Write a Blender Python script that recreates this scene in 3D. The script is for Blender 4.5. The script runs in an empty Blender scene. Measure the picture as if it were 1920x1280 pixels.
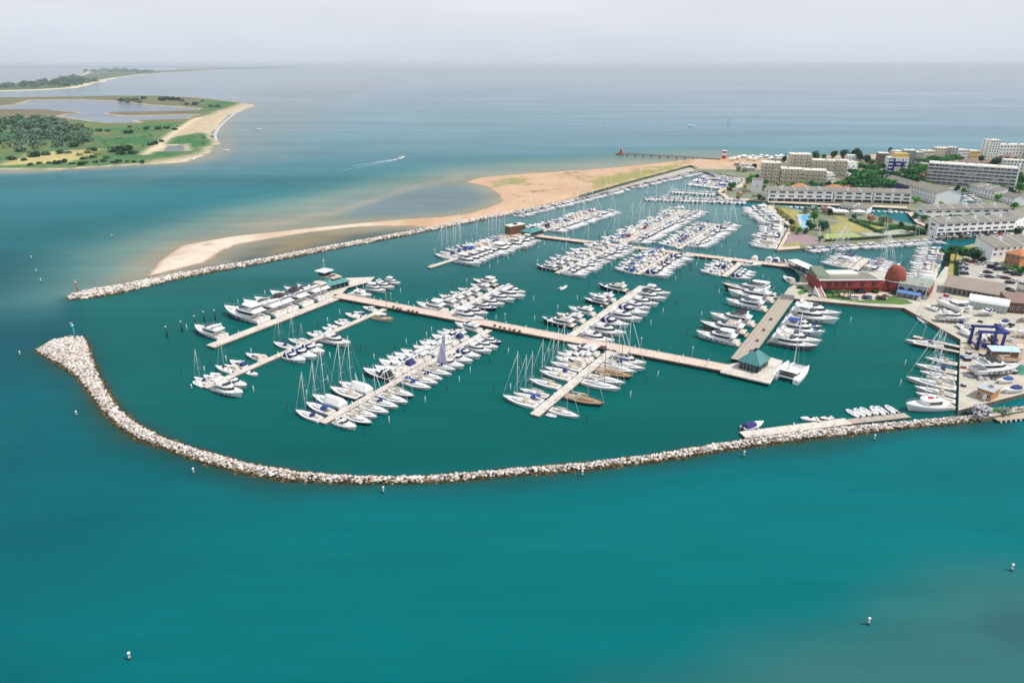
import bpy, math, random
import numpy as np
from mathutils import Vector
from mathutils.geometry import tessellate_polygon
PI = math.pi
R = math.radians
random.seed(7)
RNG = np.random.default_rng(11)
SC = bpy.context.scene
COL = SC.collection

# ------------------------------------------------------------------ camera
CAM_H, FPX = 100.0, 1280.0
PITCH = math.atan(520 / FPX)
cam_d = bpy.data.cameras.new('camera')
cam_d.sensor_width = 36.0
cam_d.lens = 24.0
cam_d.clip_start = 1.0
cam_d.clip_end = 400000.0
cam = bpy.data.objects.new('camera', cam_d)
cam.location = (0, 0, CAM_H)
cam.rotation_euler = (PI / 2 - PITCH, 0, 0)
COL.objects.link(cam)
SC.camera = cam

# ------------------------------------------------------------------ world, sun, exposure
SUN_EL, SUN_AZ = R(58), R(106)            # azimuth measured from +Y (view direction) towards +X
w = bpy.data.worlds.new('World')
SC.world = w
w.use_nodes = True
nt = w.node_tree
nt.nodes.clear()
sky = nt.nodes.new('ShaderNodeTexSky')
sky.sky_type = 'NISHITA'
sky.sun_disc = False
sky.sun_elevation = SUN_EL
sky.sun_rotation = SUN_AZ
sky.altitude = 100
sky.air_density = 1.0
sky.dust_density = 1.2
sky.ozone_density = 2.0
hs = nt.nodes.new('ShaderNodeHueSaturation')
hs.inputs['Saturation'].default_value = 0.62
bg = nt.nodes.new('ShaderNodeBackground')
bg.inputs['Strength'].default_value = 0.112
wo = nt.nodes.new('ShaderNodeOutputWorld')
# thin summer haze veils the sky: paler than the clear sky, slightly bluer down at the horizon
geo = nt.nodes.new('ShaderNodeTexCoord')
sep = nt.nodes.new('ShaderNodeSeparateXYZ')
nt.links.new(geo.outputs['Generated'], sep.inputs[0])
veil = nt.nodes.new('ShaderNodeValToRGB')
veil.color_ramp.elements[0].position = 0.0
veil.color_ramp.elements[0].color = (6.1, 6.6, 7.6, 1)
veil.color_ramp.elements[1].position = 0.085
veil.color_ramp.elements[1].color = (7.5, 7.75, 8.3, 1)
e3 = veil.color_ramp.elements.new(0.8)
e3.color = (5.6, 6.4, 7.8, 1)
nt.links.new(sep.outputs['Z'], veil.inputs[0])
mx = nt.nodes.new('ShaderNodeMix')
mx.data_type = 'RGBA'
mx.inputs['Factor'].default_value = 0.86
nt.links.new(sky.outputs[0], hs.inputs['Color'])
nt.links.new(hs.outputs[0], mx.inputs['A'])
# faint high cloud in the veil
cmap = nt.nodes.new('ShaderNodeMapping')
cmap.inputs['Scale'].default_value = (1.5, 1.5, 9.0)
cno = nt.nodes.new('ShaderNodeTexNoise')
cno.inputs['Scale'].default_value = 2.2
cno.inputs['Detail'].default_value = 5
crg = nt.nodes.new('ShaderNodeMapRange')
crg.inputs[1].default_value = 0.3
crg.inputs[2].default_value = 0.7
crg.inputs[3].default_value = 0.95
crg.inputs[4].default_value = 1.04
chs = nt.nodes.new('ShaderNodeHueSaturation')
nt.links.new(geo.outputs['Generated'], cmap.inputs[0])
nt.links.new(cmap.outputs[0], cno.inputs['Vector'])
nt.links.new(cno.outputs['Fac'], crg.inputs[0])
nt.links.new(crg.outputs[0], chs.inputs['Value'])
nt.links.new(veil.outputs[0], chs.inputs['Color'])
nt.links.new(chs.outputs[0], mx.inputs['B'])
nt.links.new(mx.outputs['Result'], bg.inputs['Color'])
nt.links.new(bg.outputs[0], wo.inputs['Surface'])

sun_d = bpy.data.lights.new('sun', 'SUN')
sun_d.energy = 4.1
sun_d.angle = R(0.6)
sun_d.color = (1.0, 0.955, 0.89)
sun = bpy.data.objects.new('sun', sun_d)
sd_ = Vector((math.sin(SUN_AZ) * math.cos(SUN_EL), math.cos(SUN_AZ) * math.cos(SUN_EL), math.sin(SUN_EL)))
sun.rotation_euler = sd_.to_track_quat('Z', 'Y').to_euler()
sun.location = (0, 0, 300)
COL.objects.link(sun)

SC.view_settings.view_transform = 'Standard'
SC.view_settings.look = 'None'
SC.view_settings.exposure = 0.0
SC.view_settings.gamma = 1.0
SC.view_settings.use_curve_mapping = False
SC.cycles.use_denoising = True
SC.cycles.volume_bounces = 0
SC.cycles.max_bounces = 6

# ------------------------------------------------------------------ helpers
def G(p, z=0.0):
    """ground point (height z) seen at a spot of the 1920x1280 survey picture"""
    u = (p[0] - 960) / FPX
    v = (640 - p[1]) / FPX
    dx, dy, dz = u, math.cos(PITCH) + v * math.sin(PITCH), -math.sin(PITCH) + v * math.cos(PITCH)
    t = (z - CAM_H) / dz
    return Vector((dx * t, dy * t))

def GP(pts, z=0.0):
    return [G(p, z) for p in pts]

def lin(r, g, b):
    f = lambda c: (c / 255) / 12.92 if c <= 10 else ((c / 255 + 0.055) / 1.055) ** 2.4
    return (f(r), f(g), f(b))

def tag(o, label=None, cat=None, group=None, kind=None):
    if label: o['label'] = label
    if cat: o['category'] = cat
    if group: o['group'] = group
    if kind: o['kind'] = kind
    return o

def link(o, parent=None):
    COL.objects.link(o)
    if parent is not None:
        o.parent = parent
    return o

def empty(name, loc=(0, 0, 0), rz=0.0):
    o = bpy.data.objects.new(name, None)
    o.empty_display_size = 0.5
    o.location = loc
    o.rotation_euler = (0, 0, rz)
    return link(o)

MATS = {}
def mat(name, col, rough=0.6, var=0.0, scale=1.0, metal=0.0, spec=0.5, bump=0.0, col2=None, vscale=None, objvar=0.0):
    """procedural Principled material: base colour broken up by noise between col and col2"""
    if name in MATS: return MATS[name]
    m = bpy.data.materials.new(name)
    m.use_nodes = True
    t = m.node_tree
    p = t.nodes['Principled BSDF']
    p.inputs['Roughness'].default_value = rough
    p.inputs['Metallic'].default_value = metal
    p.inputs['Specular IOR Level'].default_value = spec
    p.inputs['Base Color'].default_value = (*col, 1)
    if var > 0 or col2:
        c2 = col2 or tuple(c * (1 - var) for c in col)
        tc = t.nodes.new('ShaderNodeTexCoord')
        nz = t.nodes.new('ShaderNodeTexNoise')
        nz.inputs['Scale'].default_value = scale
        nz.inputs['Detail'].default_value = 5
        nz.inputs['Roughness'].default_value = 0.65
        if vscale:
            mp = t.nodes.new('ShaderNodeMapping')
            mp.inputs['Scale'].default_value = vscale
            t.links.new(tc.outputs['Object'], mp.inputs[0])
            t.links.new(mp.outputs[0], nz.inputs['Vector'])
        else:
            t.links.new(tc.outputs['Object'], nz.inputs['Vector'])
        rp = t.nodes.new('ShaderNodeValToRGB')
        rp.color_ramp.elements[0].position = 0.36
        rp.color_ramp.elements[1].position = 0.66
        rp.color_ramp.elements[0].color = (*c2, 1)
        rp.color_ramp.elements[1].color = (*col, 1)
        t.links.new(nz.outputs['Fac'], rp.inputs[0])
        out = rp.outputs[0]
        if objvar > 0:
            oi = t.nodes.new('ShaderNodeObjectInfo')
            mr = t.nodes.new('ShaderNodeMapRange')
            mr.inputs[3].default_value = 1 - objvar
            mr.inputs[4].default_value = 1 + objvar
            t.links.new(oi.outputs['Random'], mr.inputs[0])
            hv = t.nodes.new('ShaderNodeHueSaturation')
            t.links.new(mr.outputs[0], hv.inputs['Value'])
            t.links.new(out, hv.inputs['Color'])
            out = hv.outputs[0]
        t.links.new(out, p.inputs['Base Color'])
        if bump > 0:
            b = t.nodes.new('ShaderNodeBump')
            b.inputs['Strength'].default_value = bump
            b.inputs['Distance'].default_value = 0.1
            t.links.new(nz.outputs['Fac'], b.inputs['Height'])
            t.links.new(b.outputs[0], p.inputs['Normal'])
    MATS[name] = m
    return m

def attr_mat(name, rough=0.8, spec=0.3, var=0.25, scale=0.3, bump=0.0, fine=None):
    """material whose colour is the mesh's own colour attribute, broken up by noise"""
    m = bpy.data.materials.new(name)
    m.use_nodes = True
    t = m.node_tree
    p = t.nodes['Principled BSDF']
    p.inputs['Roughness'].default_value = rough
    p.inputs['Specular IOR Level'].default_value = spec
    a = t.nodes.new('ShaderNodeAttribute')
    a.attribute_name = 'Col'
    tc = t.nodes.new('ShaderNodeTexCoord')
    nz = t.nodes.new('ShaderNodeTexNoise')
    nz.inputs['Scale'].default_value = scale
    nz.inputs['Detail'].default_value = 7
    nz.inputs['Roughness'].default_value = 0.7
    t.links.new(tc.outputs['Object'], nz.inputs['Vector'])
    mr = t.nodes.new('ShaderNodeMapRange')
    mr.inputs[1].default_value = 0.3; mr.inputs[2].default_value = 0.7
    mr.inputs[3].default_value = 1 - var; mr.inputs[4].default_value = 1 + var
    t.links.new(nz.outputs['Fac'], mr.inputs[0])
    hv = t.nodes.new('ShaderNodeHueSaturation')
    t.links.new(a.outputs['Color'], hv.inputs['Color'])
    t.links.new(mr.outputs[0], hv.inputs['Value'])
    t.links.new(hv.outputs[0], p.inputs['Base Color'])
    if bump > 0:
        b = t.nodes.new('ShaderNodeBump')
        b.inputs['Strength'].default_value = bump
        b.inputs['Distance'].default_value = 0.5
        t.links.new(nz.outputs['Fac'], b.inputs['Height'])
        t.links.new(b.outputs[0], p.inputs['Normal'])
    MATS[name] = m
    return m

class MB:
    """collects shapes and links them as one mesh object"""
    def __init__(s):
        s.v = []; s.f = []; s.m = []; s.sm = []
    def add(s, vs, fs, mi=0, smooth=False):
        n = len(s.v)
        s.v.extend([tuple(a) for a in vs])
        for f in fs:
            s.f.append(tuple(i + n for i in f)); s.m.append(mi); s.sm.append(smooth)
        return s
    def box(s, x0, x1, y0, y1, z0, z1, mi=0, tx=0.0, ty=0.0):
        vs = [(x0, y0, z0), (x1, y0, z0), (x1, y1, z0), (x0, y1, z0),
              (x0 + tx, y0 + ty, z1), (x1 - tx, y0 + ty, z1), (x1 - tx, y1 - ty, z1), (x0 + tx, y1 - ty, z1)]
        return s.add(vs, [(3, 2, 1, 0), (4, 5, 6, 7), (0, 1, 5, 4), (1, 2, 6, 5), (2, 3, 7, 6), (3, 0, 4, 7)], mi)
    def frust(s, b, t, mi=0, smooth=False):
        """closed solid between two rings of equal count (lists of 3d points)"""
        n = len(b)
        fs = [tuple(range(n - 1, -1, -1)), tuple(range(n, 2 * n))]
        fs += [(i, (i + 1) % n, n + (i + 1) % n, n + i) for i in range(n)]
        s.add(list(b) + list(t), fs[:2], mi, False)
        k = len(s.v) - 2 * n
        for f in fs[2:]:
            s.f.append(tuple(i + k for i in f)); s.m.append(mi); s.sm.append(smooth)
        return s
    def prism(s, poly, z0, z1, mi=0):
        """extruded (possibly concave) polygon"""
        poly = [tuple(p)[:2] for p in poly]
        a = sum(poly[i][0] * poly[(i + 1) % len(poly)][1] - poly[(i + 1) % len(poly)][0] * poly[i][1] for i in range(len(poly)))
        if a < 0: poly = poly[::-1]
        n = len(poly)
        tri = tessellate_polygon([[Vector((p[0], p[1], 0)) for p in poly]])
        fs = []
        for t in tri:
            a3 = [poly[i] for i in t]
            c = (a3[1][0] - a3[0][0]) * (a3[2][1] - a3[0][1]) - (a3[2][0] - a3[0][0]) * (a3[1][1] - a3[0][1])
            t = tuple(t) if c > 0 else tuple(t)[::-1]
            fs.append(tuple(i + n for i in t)); fs.append(tuple(t)[::-1])
        fs += [(i, (i + 1) % n, n + (i + 1) % n, n + i) for i in range(n)]
        return s.add([(p[0], p[1], z0) for p in poly] + [(p[0], p[1], z1) for p in poly], fs, mi)
    def loft(s, rings, mi=0, closed=True, smooth=True, cap=False):
        n = len(rings[0])
        vs = [p for r in rings for p in r]
        fs = []
        for a in range(len(rings) - 1):
            for i in range(n if closed else n - 1):
                j = (i + 1) % n
                fs.append((a * n + i, a * n + j, (a + 1) * n + j, (a + 1) * n + i))
        s.add(vs, fs, mi, smooth)
        if cap:
            k = len(s.v) - len(vs)
            s.f.append(tuple(k + i for i in range(n - 1, -1, -1))); s.m.append(mi); s.sm.append(False)
            s.f.append(tuple(k + (len(rings) - 1) * n + i for i in range(n))); s.m.append(mi); s.sm.append(False)
        return s
    def tube(s, a, b, r0, r1=None, n=6, mi=0):
        a = Vector(a); b = Vector(b)
        if r1 is None: r1 = r0
        d = (b - a).normalized()
        u = d.orthogonal().normalized(); v = d.cross(u)
        ra = [a + (u * math.cos(2 * PI * i / n) + v * math.sin(2 * PI * i / n)) * r0 for i in range(n)]
        rb = [b + (u * math.cos(2 * PI * i / n) + v * math.sin(2 * PI * i / n)) * r1 for i in range(n)]
        return s.frust(ra, rb, mi, True)
    def mesh(s, name, mats):
        me = bpy.data.meshes.new(name)
        me.from_pydata(s.v, [], s.f)
        for m in (mats if isinstance(mats, (list, tuple)) else [mats]):
            me.materials.append(m)
        me.polygons.foreach_set('material_index', s.m)
        me.polygons.foreach_set('use_smooth', s.sm)
        me.update()
        return me
    def build(s, name, mats, parent=None, loc=None, rz=None):
        o = bpy.data.objects.new(name, s.mesh(name, mats))
        if loc is not None: o.location = loc
        if rz is not None: o.rotation_euler = (0, 0, rz)
        return link(o, parent)

def copy_tree(o, parent=None):
    c = o.copy()
    link(c)
    c.parent = parent
    for ch in o.children:
        copy_tree(ch, c)
    return c

# ---- numpy fields
def vnoise(x, y, seed=0):
    xi = np.floor(x).astype(np.int64); yi = np.floor(y).astype(np.int64)
    fx = x - xi; fy = y - yi
    fx = fx * fx * (3 - 2 * fx); fy = fy * fy * (3 - 2 * fy)
    def h(a, b):
        n = (a * 374761393 + b * 668265263 + seed * 974634777) & 0x7fffffff
        n = ((n ^ (n >> 13)) * 1274126177) & 0x7fffffff
        return ((n ^ (n >> 16)) & 0xffff) / 65535.0
    return (h(xi, yi) * (1 - fx) + h(xi + 1, yi) * fx) * (1 - fy) + (h(xi, yi + 1) * (1 - fx) + h(xi + 1, yi + 1) * fx) * fy

def fbm(x, y, sc, seed=0, o=4):
    t = 0; a = 0.5; s = 0
    for k in range(o):
        t = t + a * vnoise(x / sc * 2 ** k, y / sc * 2 ** k, seed + k); s += a; a *= 0.55
    return t / s - 0.5

def sdist(x, y, poly):
    """signed distance to a polygon, positive inside"""
    d = np.full(x.shape, 1e18); ins = np.zeros(x.shape, bool)
    n = len(poly)
    for i in range(n):
        ax, ay = poly[i][0], poly[i][1]; bx, by = poly[(i + 1) % n][0], poly[(i + 1) % n][1]
        ex, ey = bx - ax, by - ay
        L = ex * ex + ey * ey + 1e-12
        t = np.clip(((x - ax) * ex + (y - ay) * ey) / L, 0, 1)
        d = np.minimum(d, (x - ax - t * ex) ** 2 + (y - ay - t * ey) ** 2)
        c = ((ay > y) != (by > y))
        with np.errstate(divide='ignore', invalid='ignore'):
            c &= x < (bx - ax) * (y - ay) / (by - ay + 1e-30) + ax
        ins ^= c
    d = np.sqrt(d)
    return np.where(ins, d, -d)

def sstep(a, b, v):
    t = np.clip((v - a) / (b - a), 0, 1)
    return t * t * (3 - 2 * t)

def grid_mesh(name, xs, ys, z, colr, material, keep=None):
    """grid mesh over the xs, ys lines with heights z[j,i], colours colr[j,i,3]; cells not in keep are dropped"""
    nx, ny = len(xs), len(ys)
    X, Y = np.meshgrid(xs, ys)
    co = np.stack([X, Y, z], -1).reshape(-1, 3)
    idx = np.arange(nx * ny).reshape(ny, nx)
    q = np.stack([idx[:-1, :-1], idx[:-1, 1:], idx[1:, 1:], idx[1:, :-1]], -1).reshape(-1, 4)
    if keep is not None:
        k = (keep[:-1, :-1] | keep[:-1, 1:] | keep[1:, 1:] | keep[1:, :-1]).reshape(-1)
        q = q[k]
    used = np.zeros(nx * ny, bool); used[q.reshape(-1)] = True
    remap = np.cumsum(used) - 1
    q = remap[q]; co = co[used]; cc = colr.reshape(-1, 3)[used]
    me = bpy.data.meshes.new(name)
    me.vertices.add(len(co)); me.vertices.foreach_set('co', co.astype(np.float32).ravel())
    me.loops.add(q.size); me.loops.foreach_set('vertex_index', q.astype(np.int32).ravel())
    me.polygons.add(len(q)); me.polygons.foreach_set('loop_start', np.arange(0, q.size, 4, dtype=np.int32))
    me.polygons.foreach_set('use_smooth', np.ones(len(q), bool))
    a = me.color_attributes.new('Col', 'FLOAT_COLOR', 'POINT')
    a.data.foreach_set('color', np.concatenate([cc, np.ones((len(cc), 1))], 1).astype(np.float32).ravel())
    me.materials.append(material)
    me.update(); me.validate()
    o = bpy.data.objects.new(name, me)
    return link(o)
# ------------------------------------------------------------------ outlines (survey picture spots turned into ground points)
BW_UP = [(68,655),(97,638),(132,630),(156,631),(166,647),(170,670),(184,703),(203,738),(221,764),(254,792),(289,812),(348,834),(410,852),(455,866),(501,874),(561,884),(652,891),(712,892),(803,891),(893,884),(960,878),(1100,866),(1220,852),(1340,832),(1431,818),(1521,806),(1612,797),(1702,789),(1775,782),(1829,777)]
BW_LO = [(76,661),(114,682),(146,705),(168,733),(191,766),(219,794),(254,818),(313,840),(380,864),(440,880),(501,892),(561,899),(652,904),(742,904),(833,901),(960,889),(1100,878),(1220,864),(1340,845),(1431,832),(1521,820),(1612,810),(1702,800),(1793,792),(1840,784)]
NEAR_BW = GP(BW_UP, 0.6) + GP(BW_LO[::-1], 0.4)
FB_UP = [(128,554),(160,545),(240,532),(352,510),(427,497),(502,484),(577,469),(652,455.6),(727,442),(802,427.5),(877,412.5),(960,397),(1030,384),(1090,371)]
FB_LO = [(128,561),(165,558),(240,545),(352,518),(427,504),(502,490.5),(577,476),(652,461.5),(727,447.5),(802,432.5),(877,417.5),(960,401.5),(1030,388),(1092,374)]
FAR_BW = GP(FB_UP, 0.6) + GP(FB_LO[::-1], 0.4)
SAND = GP([(270,520),(282,505),(304,484),(337,461),(380,452),(427,443),(540,431.5),(577,427.5),(615,423.5),(671,418),(727,413),(825,407),(877,399),(915,388),(940,377),(934,364),(911,349),(874,341),(902,332),(965,327),(1059,321),(1152,314),(1231,306),(1277,300),(1340,297),(1400,295),(1440,300),(1400,316),(1310,316),(1290,318),(1100,366),(960,398),(890,411),(802,427),(790,425),(739,424),(671,426),(615,431.5),(577,435.5),(502,448),(450,457),(416,470),(390,491),(352,500),(330,506),(290,516)], 0.2)
ISLE = GP([(-180,322),(0,319),(130,317),(260,309),(340,304),(392,288),(408,268),(398,250),(425,218),(476,197),(440,191),(380,184),(300,180),(220,180),(100,182),(-60,184),(-240,186)], 0.2)
LAG1 = GP([(-240,206),(-60,203),(30,197),(60,188),(150,187),(230,191),(270,197),(330,200),(372,204),(368,208),(290,209.5),(200,211),(190,214),(240,218),(372,215),(352,223),(260,226),(262,231),(200,231),(150,224),(108,219),(150,212),(90,206),(-60,205),(-240,208)], 0.0)
LAG2 = GP([(306,284),(315,273),(345,272),(348,284)], 0.0)
FARSPIT = GP([(-240,173),(0,171.5),(80,169.5),(150,165),(185,155),(215,147),(260,141),(320,136),(420,132),(345,131.5),(290,133),(220,130),(150,132),(165,136),(140,144),(70,153),(0,157),(-240,158)], 0.0)
# hard-edged land to the right, at quay height
QZ = 1.5
Q_SOUTH = GP([(1842,784),(1868,774),(1920,768),(1990,757),(2100,740),(2300,640),(1797,769),(1800,657),(1801,636),(1695,577),(1640,574),(1500,561),(1466,556),(1478,540),(1500,527),(1500,514),(1560,512),(1690,508),(1700,520),(1752,528),(1772,500),(1776,470),(1836,455),(1838,444),(1930,428),(2300,380),(2800,500),(2800,600)], QZ)
Q_POOL = GP([(1440,384),(1447,399),(1480,425),(1456,469),(1500,466),(1562,461),(1660,456),(1740,450),(1752,438),(1728,424),(1650,407),(1620,397),(1545,394),(1500,393),(1470,386)], QZ)
Q_NORTH = GP([(1280,300),(1310,321),(1352,327),(1395,334),(1384,345),(1350,353),(1344,362),(1362,372),(1400,375),(1440,378),(1560,380),(1640,387),(1700,392),(1718,398),(1722,416),(1748,428),(1752,446),(1830,444),(1920,424),(2300,366),(2800,350),(3300,270),(2200,268),(1920,281),(1700,287),(1560,291),(1440,295),(1400,295),(1340,297)], QZ)
BASIN = GP([(1783,392),(1800,376),(1786,366),(1764,366),(1745,360),(1805,352),(1822,368),(1880,392),(1868,396),(1800,396)], QZ)

# ------------------------------------------------------------------ sea
def spaced(lo, hi, step, out_lo, out_hi, g=1.09):
    a = list(np.arange(lo, hi + 1e-6, step))
    s = step
    while a[-1] < out_hi:
        s *= g; a.append(a[-1] + s)
    s = step
    b = []
    x = lo
    while x > out_lo:
        s *= g; x -= s; b.append(x)
    return np.array(b[::-1] + a)

MARINA = GP([(150,630),(130,560),(960,400),(1310,320),(1400,335),(1370,380),(1480,425),(1460,470),(1760,460),(1760,520),(1490,520),(1500,560),(1700,578),(1800,640),(1800,780),(1340,840),(960,888),(700,898),(420,860),(240,780),(170,660)])
SHOAL = GP([(190,535),(225,475),(300,432),(430,398),(600,366),(740,336),(830,318),(960,306),(1150,294),(1330,281),(1420,288),(1400,310),(960,399),(300,522)])
SHOAL2 = GP([(600,385),(700,362),(780,347),(870,340),(940,365),(930,382),(860,400),(740,410),(640,408)])
BAR = GP([(430,425),(620,395),(700,372),(790,345),(860,330),(870,338),(780,352),(700,378),(640,402),(500,432)])
INLAG = GP([(330,508),(390,492),(420,468),(500,445),(640,425),(800,426),(800,430),(560,474),(350,514)])
TANLAG = GP([(520,455),(620,430),(700,428),(640,445),(560,470),(500,478)])
ISHOAL = GP([(330,312),(480,275),(560,215),(620,180),(760,150),(500,160),(470,190),(400,250)])

def sea():
    xs = spaced(-260, 260, 3.0, -110000, 110000, 1.10)
    ys = spaced(70, 360, 2.6, -700, 110000, 1.075)
    X, Y = np.meshgrid(xs, ys)
    def C(*c): return np.array(lin(*c)) * (np.array((.64, .64, .64)) if c[0] > 80 else np.array((.5, .66, .66)) if c[0] > 30 else np.array((.15, .67, .66)))
    col = np.zeros(X.shape + (3,)) + C(0, 115, 121)
    def mix(c, m):
        nonlocal col
        m = np.clip(m, 0, 1)[..., None]
        col = col * (1 - m) + C(*c) * m
    n1 = fbm(X, Y, 90, 3); n2 = fbm(X, Y, 30, 9); n3 = fbm(X, Y * 1.0, 900, 5)
    mix((0, 88, 99), sstep(-50, -190, X + n1 * 70) * sstep(560, 300, Y))
    mix((0, 116, 118), sstep(160, 110, Y + n1 * 40) * sstep(-120, 0, X) * 0.55)
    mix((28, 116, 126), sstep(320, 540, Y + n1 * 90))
    mix((112, 154, 166), sstep(420, 1200, Y + n1 * 200 + 0.15 * X))  # paler with distance: sky sheen and haze put into the body colour
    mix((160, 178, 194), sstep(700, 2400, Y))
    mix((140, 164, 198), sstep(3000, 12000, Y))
    mix((96, 146, 152), sstep(-0.2, 0.3, n3) * sstep(700, 1000, Y) * sstep(6000, 2500, Y) * 0.55)
    mix((140, 150, 146), sstep(-120, 30, sdist(X, Y, ISHOAL) + n1 * 120) * 0.5)
    s = sdist(X, Y, MARINA)
    mix((0, 101, 97), sstep(-3, 7, s) * sstep(600, 350, Y))
    mix((40, 112, 114), sstep(-3, 7, s) * sstep(260, 400, Y))
    mix((112, 148, 150), sstep(-3, 7, s) * sstep(300, 560, Y))  # basin greyer towards the back: haze and reflections painted into its colour
    sh = sdist(X, Y, SHOAL)
    mix((92, 146, 142), sstep(-70, 20, sh + n1 * 40) * sstep(2, -8, s))
    mix((152, 160, 144), sstep(-35, 45, sh + n1 * 40) * sstep(2, -8, s) * 0.8)
    mix((118, 140, 146), sstep(-10, 22, sdist(X, Y, SHOAL2) + n2 * 20) * 0.85)
    mix((180, 172, 150), sstep(-14, 8, sdist(X, Y, BAR) + n1 * 26) * 0.75)
    mix((98, 114, 112), sstep(-3, 6, sdist(X, Y, INLAG)) * sstep(3, -3, s))
    mix((168, 148, 108), sstep(-12, 14, sdist(X, Y, TANLAG) + n2 * 16) * sstep(3, -3, s) * 0.85)
    # shallow sand fringe round the beaches
    for P, wd in ((SAND, 22), (ISLE, 40)):
        dd = sdist(X, Y, P)
        mix((168, 160, 138), sstep(-wd, 0, dd + n2 * wd * 0.8) * sstep(2, -3, s) * 0.8)
    fs = sdist(X, Y, FARSPIT)
    mix((120, 160, 165), sstep(-350, 0, fs) * 0.7)
    l1 = sdist(X, Y, LAG1)
    mix((140, 156, 172), sstep(-25, 5, l1))
    mix((120, 134, 142), sstep(-20, 3, sdist(X, Y, LAG2)))
    mix((118, 132, 150), sstep(0, 800, sdist(X, Y, GP([(-900, 160), (150, 150), (330, 127), (500, 122.5), (-900, 122.5)]))) * 0.8)
    # submerged weedy rock apron of the breakwaters
    d1 = sdist(X, Y, NEAR_BW)
    out = sstep(6, -6, s)
    mix((34, 84, 84), sstep(-11, -2, d1 + n2 * 10) * (0.1 + 0.6 * out))
    mix((78, 72, 42), sstep(-2.6, 0.2, d1 + n2 * 3.0) * (0.35 + 0.5 * out))
    d2 = sdist(X, Y, FAR_BW)
    mix((70, 84, 70), sstep(-5, 0, d2 + n2 * 6) * 0.4)
    # pale shoal just under the drone
    near = GP([(1180, 1330), (1400, 1240), (1640, 1215), (1760, 1150), (1870, 1110), (2000, 1090), (2100, 1300), (1800, 1400)])
    mix((96, 122, 116), sstep(-14, 8, sdist(X, Y, near) + n2 * 14) * 0.38)
    mix((52, 86, 92), sstep(-4, 3, sdist(X, Y, GP([(1850, 1170), (1890, 1130), (1990, 1140), (1960, 1200), (1890, 1210)])) + n2 * 5) * 0.4)
    mm = bpy.data.materials.new('sea_water')
    mm.use_nodes = True
    t = mm.node_tree
    p = t.nodes['Principled BSDF']
    p.inputs['Roughness'].default_value = 0.6
    p.inputs['IOR'].default_value = 1.33
    p.inputs['Specular IOR Level'].default_value = 0.0
    a = t.nodes.new('ShaderNodeAttribute'); a.attribute_name = 'Col'
    tc = t.nodes.new('ShaderNodeTexCoord')
    # broad mottling of the body colour, with streaks of reflection painted in
    nb = t.nodes.new('ShaderNodeTexNoise'); nb.inputs['Scale'].default_value = 0.011; nb.inputs['Detail'].default_value = 6
    mp = t.nodes.new('ShaderNodeMapping'); mp.inputs['Scale'].default_value = (0.25, 1.2, 1.0); mp.inputs['Rotation'].default_value = (0, 0, R(12))
    t.links.new(tc.outputs['Object'], mp.inputs[0]); t.links.new(mp.outputs[0], nb.inputs['Vector'])
    mr = t.nodes.new('ShaderNodeMapRange'); mr.inputs[1].default_value = 0.3; mr.inputs[2].default_value = 0.7
    mr.inputs[3].default_value = 0.80; mr.inputs[4].default_value = 1.2
    ns = t.nodes.new('ShaderNodeTexNoise'); ns.inputs['Scale'].default_value = 0.07; ns.inputs['Detail'].default_value = 6; ns.inputs['Roughness'].default_value = 0.7
    mps = t.nodes.new('ShaderNodeMapping'); mps.inputs['Scale'].default_value = (0.22, 1.3, 1.0); mps.inputs['Rotation'].default_value = (0, 0, R(-10))
    t.links.new(tc.outputs['Object'], mps.inputs[0]); t.links.new(mps.outputs[0], ns.inputs['Vector'])
    nsum = t.nodes.new('ShaderNodeMath'); nsum.operation = 'MULTIPLY_ADD'; nsum.inputs[1].default_value = 0.5; 
    t.links.new(ns.outputs['Fac'], nsum.inputs[0]); 
    nhalf = t.nodes.new('ShaderNodeMath'); nhalf.operation = 'MULTIPLY'; nhalf.inputs[1].default_value = 0.5
    t.links.new(nb.outputs['Fac'], nhalf.inputs[0]); t.links.new(nhalf.outputs[0], nsum.inputs[2])
    t.links.new(nsum.outputs[0], mr.inputs[0])
    hv = t.nodes.new('ShaderNodeHueSaturation')
    t.links.new(a.outputs['Color'], hv.inputs['Color']); t.links.new(mr.outputs[0], hv.inputs['Value'])
    # long wind slicks, their paler sheen put into the base colour
    nk = t.nodes.new('ShaderNodeTexNoise'); nk.inputs['Scale'].default_value = 0.0042; nk.inputs['Detail'].default_value = 6; nk.inputs['Roughness'].default_value = 0.6
    mk = t.nodes.new('ShaderNodeMapping'); mk.inputs['Scale'].default_value = (0.16, 1.7, 1.0); mk.inputs['Rotation'].default_value = (0, 0, R(7))
    t.links.new(tc.outputs['Object'], mk.inputs[0]); t.links.new(mk.outputs[0], nk.inputs['Vector'])
    mrk = t.nodes.new('ShaderNodeMapRange'); mrk.inputs[1].default_value = 0.38; mrk.inputs[2].default_value = 0.68; mrk.inputs[3].default_value = 0.91; mrk.inputs[4].default_value = 1.14
    t.links.new(nk.outputs['Fac'], mrk.inputs[0])
    hk = t.nodes.new('ShaderNodeHueSaturation')
    t.links.new(hv.outputs[0], hk.inputs['Color']); t.links.new(mrk.outputs[0], hk.inputs['Value'])
    t.links.new(hk.outputs[0], p.inputs['Base Color'])
    # ripples: wind waves and fine chop
    w1 = t.nodes.new('ShaderNodeTexNoise'); w1.inputs['Scale'].default_value = 0.55; w1.inputs['Detail'].default_value = 3
    m1 = t.nodes.new('ShaderNodeMapping'); m1.inputs['Scale'].default_value = (0.5, 1.4, 1.0); m1.inputs['Rotation'].default_value = (0, 0, R(-14))
    t.links.new(tc.outputs['Object'], m1.inputs[0]); t.links.new(m1.outputs[0], w1.inputs['Vector'])
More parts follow.
